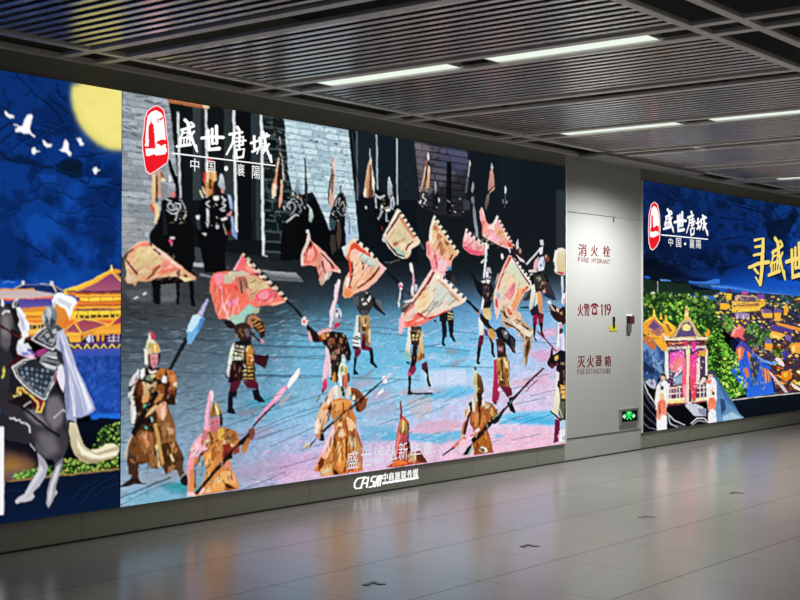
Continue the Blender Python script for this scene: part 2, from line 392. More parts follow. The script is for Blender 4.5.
    def noise(s, k):
        if k not in s._n:
            out = np.zeros((s.H, s.W)); amp = 1; tot = 0; cell = k
            for _ in range(3):
                gw, gh = int(s.W/cell)+3, int(s.H/cell)+3
                g = s.r.rand(gh, gw)
                y = np.arange(s.H)/cell; x = np.arange(s.W)/cell
                yi, xi = y.astype(int), x.astype(int); fy, fx = (y-yi)[:, None], (x-xi)[None, :]
                fy, fx = fy*fy*(3-2*fy), fx*fx*(3-2*fx)
                out += amp*((g[yi][:, xi]*(1-fx)+g[yi][:, xi+1]*fx)*(1-fy)+(g[yi+1][:, xi]*(1-fx)+g[yi+1][:, xi+1]*fx)*fy)
                tot += amp; amp *= .55; cell = max(cell/2, 1)
            s._n[k] = out/tot
        return s._n[k]
    def mottle(s, pts, col, thr, k, a=.5, soft=1, wide=.12):
        """patches of a colour where a noise field is high"""
        c = s.cv(s.pix(pts)); b = s.box(c)
        if b[2] <= b[0] or b[3] <= b[1]: return
        n = s.noise(k)[b[1]:b[3], b[0]:b[2]]
        m = s.fill(c, b)*np.clip((n-thr)/wide, 0, 1)
        s.put(b, m, rgb(col), a)
    def grain(s, pts, amt, k=3):
        c = s.cv(s.pix(pts)); b = s.box(c)
        n = (s.noise(k)[b[1]:b[3], b[0]:b[2]]-.5)*2*amt
        m = s.fill(c, b)
        v = s.a[b[1]:b[3], b[0]:b[2]]
        v *= (1+n*m)[..., None]
    def bricks(s, pts, cols, bh, bw, mortar=None, mw=.2, a=1.0):
        """courses of bricks, each brick one of cols; sizes in metres"""
        c = s.cv(s.pix(pts)); b = s.box(c)
        ppm = s.H/(s.z1-s.z0); ppx = s.W/(s.x1-s.x0)
        v = (np.arange(b[1], b[3])+.5)/(bh*ppm); u = (np.arange(b[0], b[2])+.5)/(bw*ppx)
        ri = v.astype(int); off = (ri*0.37+(ri % 2)*.5)[:, None]
        uu = u[None, :]+off; ci = uu.astype(int)
        h = (np.sin(ri[:, None]*127.1+ci*311.7)*43758.5453) % 1.0
        C = np.array([rgb(q) for q in cols])
        col = C[(h*len(cols)).astype(int) % len(cols)]
        m = s.fill(c, b).astype(float)
        s.put(b, m, col, a)
        if mortar is not None:
            mm = (((v % 1) < mw)[:, None] | ((uu % 1) < mw*bh/bw)).astype(float)*m
            s.put(b, mm, rgb(mortar), a)
    def dabs(s, pts, cols, n, w, h=None, a=1.0, rot=0.0, jit=.5):
        """n small dabs strewn over a region, sizes in photo pixels"""
        q = s.pix(pts); lo, hi = q.min(0), q.max(0); h = h or w
        o, s.o = s.o, (0.0, 0.0, 1.0)
        k = 0; tries = 0
        while k < n and tries < n*8:
            tries += 1
            x, y = lo+(hi-lo)*s.r.rand(2)
            ins = False; j = len(q)-1
            for i in range(len(q)):
                if (q[i, 1] > y) != (q[j, 1] > y) and x < (q[j, 0]-q[i, 0])*(y-q[i, 1])/(q[j, 1]-q[i, 1])+q[i, 0]: ins = not ins
                j = i
            if not ins: continue
            f = 1+jit*(s.r.rand()*2-1); th = s.r.rand(6)*.5+np.arange(6)*math.pi/3
            dx, dy = w*f/2*np.cos(th), h*f/2*np.sin(th)
            rr = rot+(s.r.rand()-.5)*.6; cr, sr = math.cos(rr), math.sin(rr)
            s.p(cols[s.r.randint(len(cols))], np.stack([x+dx*cr-dy*sr, y+dx*sr+dy*cr], 1), a)
            k += 1
        s.o = o
    def teeth(s, pts, n, depth, dark, light=None, duty=.48, side=1):
        """a dagged flag edge: n dark notches cut into the line from the first to the last point"""
        q = s.pix(pts); o, s.o = s.o, (0.0, 0.0, 1.0); k = s.o[2]; depth = depth/o[2]
        seg = [np.hypot(*(q[i+1]-q[i])) for i in range(len(q)-1)]; tot = sum(seg)
        def at(f):
            d = f*tot
            for i, L in enumerate(seg):
                if d <= L or i == len(seg)-1:
                    t = (q[i+1]-q[i])/L; return q[i]+t*d, t
                d -= L
        for i in range(n):
            a, t = at((i+.5-duty/2)/n); b, t2 = at((i+.5+duty/2)/n); nn = np.array([-t[1], t[0]])*side
            if light: 
                e0, _ = at((i+.5+duty/2)/n); e1, _ = at(min((i+1.5-duty/2)/n, 1))
                s.p(light, np.array([e0-nn*depth*.15, e1-nn*depth*.15, e1+nn*depth*.8, e0+nn*depth*.8]), .8)
            s.p(dark, np.array([a-nn*depth*.35, b-nn*depth*.35, b+nn*depth*.55, (a+b)/2+nn*depth, a+nn*depth*.55]))
        s.o = o
    def run(s, text):
        """one stroke per line: p colour[>colour] [a=..] [s=..] : points / l colour width : points / t ox oy k"""
        for ln in text.strip().splitlines():
            ln = ln.split('#')[0].strip()
            if not ln: continue
            head, _, pts = ln.partition(':')
            w = head.split()
            if w[0] == 't': s.t(*[float(q) for q in w[1:4]]); continue
            kw = {q.split('=')[0]: float(q.split('=')[1]) for q in w if '=' in q}
            ar = [q for q in w if '=' not in q]
            if ar[0] == 'p':
                col = ar[1]
                if '>' in col: col = (*col.split('>'), 'v')
                elif '~' in col: col = (*col.split('~'), 'h')
                s.p(col, pts, kw.get('a', 1.0), int(kw.get('s', 0)), kw.get('x', 0.0))
            elif ar[0] == 'l':
                s.l(ar[1], float(ar[2])*s.lw, pts, kw.get('a', 1.0), kw.get('e'))
            elif ar[0] == 'e':
                q = [float(v) for v in pts.split()]
                s.e(ar[1], q[0], q[1], q[2], q[3] if len(q) > 3 else None, kw.get('a', 1.0), int(kw.get('s', 0)), kw.get('r', 0.0))
    def finish(s, wob=.75, sharp=.5, rad=3):
        """the hand-drawn edges loosened a little and the crispness of a processed video frame"""
        u = (s.noise(11)-.5)*2*wob*2; v = (s.noise(12)-.5)*2*wob*2
        yy, xx = np.mgrid[0:s.H, 0:s.W]
        x = np.clip(xx+u, 0, s.W-1.001); y = np.clip(yy+v, 0, s.H-1.001)
        xi, yi = x.astype(int), y.astype(int); fx, fy = (x-xi)[..., None], (y-yi)[..., None]
        A = s.a
        A = (A[yi, xi]*(1-fx)+A[yi, xi+1]*fx)*(1-fy)+(A[yi+1, xi]*(1-fx)+A[yi+1, xi+1]*fx)*fy
        B = s.blur(A, rad)
        s.a = np.clip(A+sharp*(A-B), 0, 1)
    def folds(s, pts, cols, n, length, wid=1.1, rot=0.0, a=.45):
        """long narrow creases strewn over cloth"""
        s.dabs(pts, cols, n, wid*1.6, length, a, rot, .5)
    def result(s):
        k = s.SS
        return s.a.reshape(s.nz, k, s.nx, k, 3).mean((1, 3))
PICS = {}
def paint_left():
    c = Canvas(SCR['left'][0], SCR['left'][1], Z_LO, Z_HI, 420, 440, 3)
    c.p(('0a2a66', '0e429c', 'v'), '-400 -60 140 60 140 330 -400 330')
    c.mottle('-400 -60 140 60 140 290 -400 290', '071f50', .48, 70, .6)
    c.mottle('-400 -60 140 60 140 290 -400 290', '061a44', .56, 40, .5)
    c.mottle('-400 150 140 180 140 290 -400 290', '1557bd', .55, 60, .45)
    # marbled dark veins of the sky
    c.t(0, 90, 6.154)
    V = ['0 250 60 200 140 235 230 250 300 270 370 265 415 245', '270 60 320 110 365 170 400 230 415 245', '0 330 40 290 90 250 200 240 280 260 380 280 430 290',
         '0 380 60 430 130 450 200 440 260 470 340 480', '340 470 400 440 470 425 500 450 490 500 450 520 380 510 345 490', '380 500 450 540 500 530 500 470', '120 330 60 370 80 410 150 420',
         '490 560 540 575 560 545 530 520', '470 405 540 410 600 395 680 380 745 385', '440 410 400 425 360 450', '150 40 180 20 195 -10', '600 500 640 530', '345 0 370 40 420 60', '310 60 400 120 440 160', '130 310 200 350 170 420 220 440']
    for i, q in enumerate(V): c.l('05122e', 2.6 if i < 6 else 1.6, q, .7, .8)
    for q in V[:6]: c.l('0a2a66', 5, q, .25, 3)
    c.p('08131f', '340 480 400 435 480 430 505 460 490 490 510 520 470 540 400 515 350 500', .8, 3)
    c.p('0a1a38', '120 390 60 420 0 400 0 430 150 455 250 480 330 490 330 465 250 460 200 430', .7, 2)
    c.t(0, 60, 2.5)
    for q in ('40 35 60 60 75 70 90 90 85 110', '85 85 120 110 150 140 165 175', '40 45 20 40', '140 55 150 90 165 110', '260 350 280 370 300 340', '70 460 100 480 120 500', '85 490 110 490 135 505', '235 360 225 380', '240 390 230 410', '170 495 190 500'): c.l('04112b', 1.4, q, .7, .6)
    c.dabs('225 350 300 330 300 470 225 470', ['081d48', '0a2354'], 24, 1.6, 2.4, .8)
    for i in range(16):
        x0, y0 = c.r.rand()*150-20, 75+c.r.rand()*150; q = []
        for k in range(7): q += [x0+k*9+c.r.rand()*5, y0+math.sin(k*.9+i)*6+k*(c.r.rand()*3-1)]
        o_ = c.o; c.t(0, 0, 1); c.l('05142f', 1.8, q, .5, .4); c.l('1a5ac0', .8, [v+(1.6 if j % 2 else 0) for j, v in enumerate(q)], .35, .3); c.o = o_
    # moon with its soft rim
    c.t(0, 90, 6.154)
    c.e('7a86a0', 700, 45, 44*6.154, 55*6.154, .35, 9)
    c.p('e8dc78', '440 -30 436 30 450 120 480 200 530 270 590 325 650 358 700 372 760 372 760 -60', 1, 5)
    c.p('f8ec8e', '470 -20 470 60 490 140 530 210 590 270 660 320 760 345 760 -60', .7, 9)
    c.mottle('470 -20 470 60 490 140 530 210 590 270 660 320 760 345 760 -60', 'ecd870', .55, 40, .25)
    # egrets
    c.run('''
t 0 90 6.154
p ffffff: 28 128 40 132 55 152 90 158 88 172 60 176 42 164 30 148
p ffffff: 82 210 105 212 122 224 140 222 150 185 168 155 190 145 203 156 196 185 184 235 192 262 218 286 208 293 180 268 150 270 130 258 92 260 95 240 112 230 104 222 84 218
p ffffff: 260 305 272 310 290 330 322 334 316 350 288 355 270 338
p ffffff: 365 370 382 362 395 320 403 303 416 312 424 335 425 370 442 388 432 408 420 400 405 385 380 378
p ffffff: 464 290 485 303 480 292 498 297 505 318 518 330 508 344 488 342 484 325
p ffffff: 192 370 205 352 218 356 220 368 250 374 225 382 210 402 198 394
p ffffff: 566 492 580 475 596 472 600 488 622 494 602 498 590 520 576 516 574 500
''')
    # palace roofs
    c.run('''
t 0 260 6.154
p 0d47ae>1a62cc: -900 130 0 120 160 130 160 195 -900 200
l 9cc4f0 .5: 20 140 50 130 90 140
p 142a63: 90 180 140 150 320 150 390 190 390 215 90 215
l c9b7a8 1.2: 90 176 140 152
l b0b8cc .8: 140 150 318 152
l e0d0b8 1.4: 318 150 345 195
l c9a080 1: 330 160 390 190
p e8e4d8: 133 128 148 128 150 155 133 155
p d8cfc0: 306 130 326 130 328 158 308 158
p f2a53c: -900 178 213 178 215 190 -900 198
p c2b2b6>d8c0b2: -900 192 0 188 200 186 330 205 330 222 180 235 0 240 -900 246
p f06a3c: -900 240 0 236 150 238 320 222 320 238 150 246 0 250 -900 256
p 3c3f9c>7b5f9e: 90 246 320 236 300 300 100 310
p f0b04a>f5c860: 100 300 290 290 280 315 110 318
p 3a2a50: 160 315 270 310 270 325 160 330
p e89a34>d87c34: 90 300 300 285 745 200 745 420 560 470 100 470
p f7c53a>eca030: 150 320 270 318 262 375 165 375
l c9402a 1.2: 165 350 262 348
p ef7a36: 165 372 270 370 275 392 175 392
p f6cf6a: 180 388 275 388 275 400 180 402
p 332236: 175 400 270 398 270 425 175 430
p f4c050: 170 426 262 422 240 450 175 455
l f0b848 1: 200 400 200 430
l e8c070 1: 230 400 230 428
l d8a850 1: 250 400 250 428
p f59a2a>ffc940: 390 195 400 180 470 160 560 125 630 85 684 55 690 36 698 55 740 60 745 75 745 200 390 215
p 8a3a66>a85a74: 470 190 540 165 610 130 670 90 690 85 715 110 745 140 745 190
p b0626a: 690 85 715 110 745 140 745 110 712 80
l ffd860 1.3: 390 190 470 168 560 130 640 86 688 58
l ffcf50 1.4: 690 75 745 130
l ffe488 1.6: 687 34 688 66
p 281e5c: 720 80 745 76 745 108
p 3a2050: 410 192 745 188 745 200 410 204
p e0782e: 405 200 745 196 745 224 470 228 420 210
l 4b1d2a .9: 470 205 745 202
l f8c548 1.6: 470 222 745 218
p c95428: 480 226 745 222 745 262 490 262
p ffd84a: 490 232 745 228 745 250 495 254
l d86c20 .9: 545 232 545 252
l d86c20 .9: 620 230 620 252
l d86c20 .9: 695 230 695 252
p e2752c>f0963a: 485 258 745 256 745 298 460 300 470 270
l 7a2c20 .9: 480 280 745 276
p f8b43e: 455 290 745 288 745 305 450 308
p 7b2c50: 465 300 745 298 745 312 465 314
p ffd23e: 440 315 745 308 745 338 430 345
l c07418 .9: 480 312 480 340
l c07418 .9: 540 312 540 338
l c07418 .9: 610 312 610 338
l c07418 .9: 680 312 680 338
p 2c1522: 455 340 745 334 745 358 455 364
p ffca48: 440 334 466 334 466 366 440 366
p f7b83c: 478 338 492 338 492 362 478 362
p f7b83c: 515 338 523 338 523 362 515 362
p f7b83c: 550 338 560 338 560 362 550 362
p f7b83c: 590 338 600 338 600 362 590 362
p f7b83c: 625 336 634 336 634 360 625 360
p f7b83c: 670 336 680 336 680 360 670 360
p f7b83c: 705 336 716 336 716 360 705 360
p e8722e: 400 365 745 356 745 396 390 400
p f5b040: 420 360 745 352 745 368 420 374
p a04050>b0566a: 480 385 520 365 560 372 660 396 590 430 510 448 490 425
l ffcc58 1.2: 455 385 480 420 510 455
l f4c060 1.2: 460 382 520 362 590 376 665 398
l ffb838 1.6: 510 452 590 425 665 400
p 9c3c48>a55068: 400 430 455 388 490 445 410 445
l f8b84a 1.2: 400 432 458 384
p ef8f2c: 400 440 500 446 500 470 410 470
p f7c64e: 410 448 500 450 500 462 412 462
p f08e30>f6bc48: 650 410 745 392 745 450 560 455 600 430
p 9c3c58: 690 395 745 345 745 392
l ffc24c 1.4: 660 410 745 335
p f4b23e: 420 470 500 468 498 505 430 505
p e09a30: 500 500 520 455 745 445 745 460 540 475
p 2a1848: 500 500 540 465 745 455 745 510 500 515
p d0d4ec: 530 490 545 458 556 458 556 505 540 510
p d8c0d8: 565 465 574 465 574 505 565 505
l eedff0 .8: 660 480 735 475
l eedff0 .8: 660 500 745 495
p f0a040: 590 450 610 448 612 500 596 505
p e59a38: 625 460 640 455 640 500 625 505
l d8c0d8 1: 672 462 672 505
l d8c0d8 1: 700 460 700 505
l d8c0d8 1: 728 458 728 505
p 54307c: 430 510 745 508 745 525 430 525
l ffc04a 1.6: 430 520 460 540 480 520 510 555 535 520 560 555 590 520 615 553 640 520 665 552 690 520 715 550 740 520
l fff0a8 .6: 480 522 510 552 535 522 560 552 590 522 615 550 640 522 665 550 690 522 715 547
p 5c4a8e: 440 548 745 540 745 562 440 566
''')
    # blue wall and water below the palace, planted bank, dark foot
    c.t(0, 340, 6.154)
    c.p(('24489a', '1d4db4', 'v'), '430 70 745 60 745 485 560 490')
    c.mottle('430 70 745 60 745 470 560 480', '14357e', .5, 12, .6)
    c.mottle('430 70 745 60 745 470 560 480', '3d68c8', .55, 8, .5)
    c.p('3f55b4', '430 66 745 56 745 92 440 100', .8)
    c.p(('1e6fdc', '2c86f0', 'v'), '-900 420 0 415 30 440 60 460 -900 470')
    c.p('1f6ad8', '560 460 745 450 745 484 575 488')
    c.p(('0a1226', '05070c', 'v'), '-900 450 60 455 200 520 600 500 600 480 745 482 745 620 745 800 -900 800')
    c.run('''
t 0 420 4.285
p 1c1426>0a0c14: -600 30 130 30 160 130 160 240 -600 250
p 4a3438>8a6238 s=6: -200 130 20 125 120 150 160 190 130 245 20 262 -200 270
p b8863c a=.6 s=8: 0 170 60 165 120 200 60 225 0 220
p 5a4c70 a=.7 s=6: 30 225 110 215 100 250 20 262
''')
    c.dabs('400 100 430 50 470 15 512 0 512 220 330 235 50 255 60 235 120 215 200 200 240 190 300 160 340 190', ['1c3416', '28481c', '5a8a2e', '8cb848', '3a641f', '12240f', 'a8c65c'], 480, 2.6, 2.0)
    c.dabs('270 170 330 165 420 200 500 180 512 215 330 235 220 240', ['2a5a28', '6aa43c', '93b84e', '1a3014', 'b8b050'], 160, 2.2, 1.8)
    c.dabs('50 250 70 225 110 212 150 215 190 240', ['4a8a34', '7cc04c', '2a5a24', '9ad060'], 70, 2.0, 1.6)
    c.run('''
t 0 420 4.285
p 9c7c4c: -600 305 20 262 60 255 512 208 512 214 60 262 -600 312
p 0a1428>0a1c3c: -600 312 60 262 512 214 512 420 -600 560
l 16335c .8 a=.6: 340 370 400 290 440 270 500 235
l 16335c .8 a=.6: 300 350 340 300 420 260
l 0f2850 .8 a=.6: 120 380 200 370 300 330
l 16335c .8 a=.6: 400 330 450 290 510 270
l 0f2850 1 a=.7: 0 330 40 300 110 300
''')
    # horse: tail, rump, hind legs
    c.run('''
t 0 420 4.285
p d8ceb0>b8ac86: 290 10 325 10 340 55 350 85 365 115 385 130 430 120 450 105 490 100 510 118 508 150 480 165 420 182 375 188 345 172 322 150 305 110
p f4ecd4: 330 75 345 110 370 135 420 150 470 140 505 130 500 150 440 165 390 165 350 148 332 115
p f0e6c4: 385 130 430 120 450 106 488 101 500 112 450 130 410 140
l 8c7c58 1: 335 150 380 178 430 176
p 16161c>3c3a44: -200 -200 0 -190 60 -180 150 -150 240 -120 290 -60 300 0 295 60 285 110 272 165 262 215 240 200 225 170 200 165 155 135 140 90 118 70 115 40 120 10 60 -20 0 -60 -200 -90
p 8a868c>6a6870 s=2: 190 -60 240 -80 280 -40 285 10 270 60 240 80 200 70 175 30
p d8d0dc a=.8 s=2: 210 70 250 65 262 88 235 112 218 108
p 5b5a62 s=2 a=.9: 130 20 170 0 200 60 220 130 200 160 160 130
p a09ca4 s=2 a=.6: 150 60 180 70 200 110 180 120
p 9a98a2>c8c6ce: 158 135 188 165 205 200 195 240 170 280 142 310 148 330 135 345 70 358 64 348 82 328 105 315 130 270 150 240 165 215 166 180
p d8d8e2 a=.9 s=1: 175 190 188 215 160 260 130 300 105 330 85 345 110 315 140 265
p 6a6a74>b4b2ba: 238 190 272 160 268 190 252 240 238 290 242 318 232 330 225 350 208 378 200 360 200 320 204 295 218 245 232 215
p e0e0e8 a=.85 s=1: 240 200 262 185 244 245 226 290 222 320 210 360 206 320
l e8e8f0 .9: 118 70 125 95 150 130
l e8e8ee 1: 240 318 242 305
''')
    # horse: chest, neck, head, tack
    c.run('''
t 0 260 6.154
p 211f26>35333a: -260 260 -120 180 0 240 15 245 30 270 70 262 95 238 110 236 112 262 125 300 120 360 140 440 120 480 150 600 210 700 330 760 330 1000 180 1020 50 940 0 900 -260 900
p 6a6668 s=3 a=.8: 0 300 40 290 80 330 85 420 70 520 40 560 0 520
p 908a88 s=3 a=.6: 10 350 50 340 60 420 40 480 10 460
p 18161c: 60 300 110 300 125 380 110 420 85 380
p 14131a: 70 420 115 450 110 540 130 620 90 640 60 560
p e8e8f0: 5 240 15 236 28 270 20 290 8 285
p d8d8e0: 72 270 95 238 110 234 108 262 92 290 76 296
p 2a282e: 80 272 100 248 104 262 90 286
l e8e4e0 1.8: 14 335 30 318 60 316
l 5a1f28 1.6: -50 400 40 425 70 450 120 478 190 490
l 1a1014 1.4: 0 400 60 440 90 480
p f0f0fa: 98 288 125 290 145 320 160 340 155 360 180 385 185 420 170 440 178 470 150 480 140 520 160 560 180 600 150 610 120 600 105 540 110 500 140 470 125 430 110 400 120 370 110 340
p c8c8dc s=1: 120 340 145 360 150 400 160 430 140 440 125 400
l ffffff .8: 110 300 140 340 160 380
l b0b0c8 .8: 115 320 135 370 150 410
l ffffff .8: 150 480 140 520 150 570
p d8d0e8: 100 540 140 530 180 580 200 620 150 640 120 630
''')
    # rider: armour, skirt, saddle cloth, cape, plume
    c.run('''
t 0 340 6.154
p 3a0c18: 110 90 180 110 90 170 40 170
p 1c1b22>2c2a30: 80 190 100 240 160 310 275 385 340 280 400 360 410 600 150 640 0 600 0 330 60 300 60 220
p 2a262c>403c44 s=3: 0 300 80 330 180 400 300 470 380 520 430 620 400 700 320 720 240 660 190 580 120 510 60 470 0 440
p 9a949c s=6 a=.5: 230 560 330 580 370 680 300 720 240 640
p 8a848c a=.75 s=4: 300 350 360 340 400 420 380 520 330 560 280 480 280 400
p b8b2b8 a=.55 s=3: 150 420 210 430 260 470 300 540 230 520 170 470
p d8c860: 15 185 28 160 32 190 25 225 12 240 8 230 18 212
p 6a1426>8a2038: 110 290 150 300 200 340 275 375 262 400 240 440 220 440 232 405 190 350 150 325 120 330
l e8c060 2: 85 345 100 350 125 345 125 320 105 325 110 298 140 295 150 315 190 345 230 385 235 415 222 440 250 445 270 385
p f0d890 a=.8: 88 340 110 352 126 345 118 335 104 336
p 481020: 160 340 210 370 230 400 225 430 205 420 190 380
p 1a1216: 100 345 175 330 205 400 190 430 130 410 70 380
l c8c8c8 1: 145 410 190 378
l 17171c 2.6: 50 372 120 400 220 480 300 550 370 592
l c8c4c8 1.2: 330 480 390 430 400 440
l ece8ee 1.4: 60 480 80 485 85 478 100 495 120 492 130 510 160 512 180 530 185 570
p 25272e>30343a: 72 168 140 122 180 115 260 130 300 170 365 165 345 230 275 372 200 335 130 275
l f4f4f0 1.5: 200 112 150 122 75 168 95 215 140 270 200 325 275 368 300 320 340 240 362 175
l d8d8d4 .7: 160 135 95 172 115 220 160 268 215 312 268 345 300 290 335 220 350 180
''')
    c.t(0, 340, 6.154)
    for i in range(7):
        for j in range(5):
            u = i/6; v = j/4
            x = 125+u*200+v*(30-70*u)*1.0; y = 165+u*15+v*(140+u*20)*(.75+.25*u)
            if j == 4 and i < 2: continue
            c.p('8aa8c0' if (i+j) % 3 else '56626e', [x, y, x+15, y+5, x+8, y+24, x-8, y+16], .75)
    c.run('''
t 0 340 6.154
p 9aa0a4>50545a: 260 85 300 70 370 80 385 150 355 190 320 190 270 160 240 140
p 22242a: 280 100 370 120 372 132 290 118
p d8dcde: 275 95 360 105 375 122 300 108
p 1c1e24: 260 128 350 150 340 168 270 146
p c8ccd0: 250 136 300 150 350 168 340 185 280 168
p 6a1a48: 205 80 300 40 290 75 240 110 205 110
p a03a80: 225 72 270 50 290 62 250 100 230 100
p e8b0d8: 160 95 215 88 200 112 160 108
p 6a70c0: 120 60 165 50 205 75 190 95 140 95
p f0c8d8: 160 90 200 100 230 118 190 116
p d8dcec: 110 30 170 20 200 60 175 50 150 80 115 70
l f4f4fc 1.2: 130 20 150 60 190 90
t 0 260 6.154
p 4c5058>33363c: 205 480 250 430 300 405 360 400 390 430 385 490 340 555 280 530
l e4e6ea 1.4: 300 405 255 428 195 485 215 500 325 552 345 530 380 450 390 430
l c8ccd0 .8: 290 430 235 480 320 525 360 450
p a8acb0: 275 455 300 450 310 470 285 480
p 88909a: 250 475 275 480 280 500 255 495
p 98a0a6: 310 480 335 485 330 510 300 500
p b0b8be: 320 430 345 420 350 450 325 455
p 9098a0 : 335 460 355 450 350 480 332 482
p 8a9096>5c6268: 268 320 290 288 325 278 345 300 355 340 345 400 320 420 285 420 262 380 258 345
p b8bec4 s=1: 285 300 315 290 320 330 300 360 280 340
p 3c4046: 285 370 330 360 345 380 320 415 290 400
p d0d4d8: 258 345 270 330 275 370 268 395
l e8eaee .7: 290 290 310 320 300 400
p f8f8fc: 318 245 340 205 380 200 400 215 440 225 470 240 475 265 455 285 445 320 430 370 415 340 400 300 370 290 350 270 335 280 320 275
p d4d8e4 s=1: 350 230 400 250 440 270 430 310 400 280 360 262
p ffffff: 340 215 390 215 430 235 450 265 420 260 380 240
p c8ccd8: 322 280 338 245 345 270 335 300
l ffffff .8: 430 240 465 290
l ffffff .8: 410 290 430 350
p c0c4dc>9ea4c8: 352 440 385 430 410 470 440 560 480 680 530 780 575 880 585 920 560 945 500 970 470 970 470 1000 440 985 415 985 410 960 400 860 395 760 370 640 345 560
p e0e2f4>c4c8e8: 395 500 430 590 470 700 520 800 555 880 565 930 520 950 490 820 440 690 400 590
p f0f0fc a=.85: 440 620 480 700 540 830 570 910 548 930 510 820 465 710
p 7c82a8 a=.8: 365 470 385 520 410 640 425 760 430 900 415 960 402 860 392 720 370 600
p f2f2fa a=.8: 425 690 455 790 470 900 470 960 450 965 445 860 425 760
l 8088b0 1 a=.7: 400 520 450 660 500 800 530 940
l 8088b0 .8 a=.7: 420 700 460 860 470 960
l e8eaff .8: 375 450 400 540 430 640
p 2a2c34: 345 545 380 570 395 640 385 660 350 600
p e8e4f0: 355 660 385 640 400 740 390 820 365 770 350 720
p 80284c a=.7: 330 720 352 690 350 760 335 780
t 0 420 4.285
p f4f4f6: -30 30 17 27 17 405 -30 412
''')
    c.finish(.7, .45)
    return c
PICS['left'] = paint_left()
def field(c, pts, xs, ys, rows, a=1.0, soft=0):
    """a smooth run of colours over a region, given at a grid of photo positions"""
    q = c.cv(c.pix(pts)); b = c.box(q)
    m = c.blur(c.fill(q, b).astype(float), soft)
    C = np.array([[rgb(h) for h in r.split()] for r in rows])
    xs = np.array(xs, float); ys = np.array(ys, float)
    gx, _ = np.meshgrid(xs, [300.0]); cx = c.cv(np.stack([xs, np.full(len(xs), 350.0)], 1))[:, 0]
    U = np.arange(b[0], b[2])+.5; V = np.arange(b[1], b[3])+.5
    # photo height of each canvas sample (sight line of the sample)
    X = c.x0+(U/c.W)*(c.x1-c.x0); Z = c.z1-(V/c.H)*(c.z1-c.z0)
    dx = X[None, :]-CAM[0]; dz = Z[:, None]-CAM[2]; dy = DIST
    dep = dx*_fw[0]+dy*_fw[1]+dz*_fw[2]
    PX = 400+F_PX*(dx*_r[0]+dy*_r[1]+dz*_r[2])/dep; PY = 300-F_PX*(dx*_u[0]+dy*_u[1]+dz*_u[2])/dep
    i = np.clip(np.searchsorted(xs, PX)-1, 0, len(xs)-2); j = np.clip(np.searchsorted(ys, PY)-1, 0, len(ys)-2)
    u = np.clip((PX-xs[i])/(xs[i+1]-xs[i]), 0, 1)[..., None]; v = np.clip((PY-ys[j])/(ys[j+1]-ys[j]), 0, 1)[..., None]
    col = (C[j, i]*(1-u)+C[j, i+1]*u)*(1-v)+(C[j+1, i]*(1-u)+C[j+1, i+1]*u)*v
    c.put(b, m, col, a)
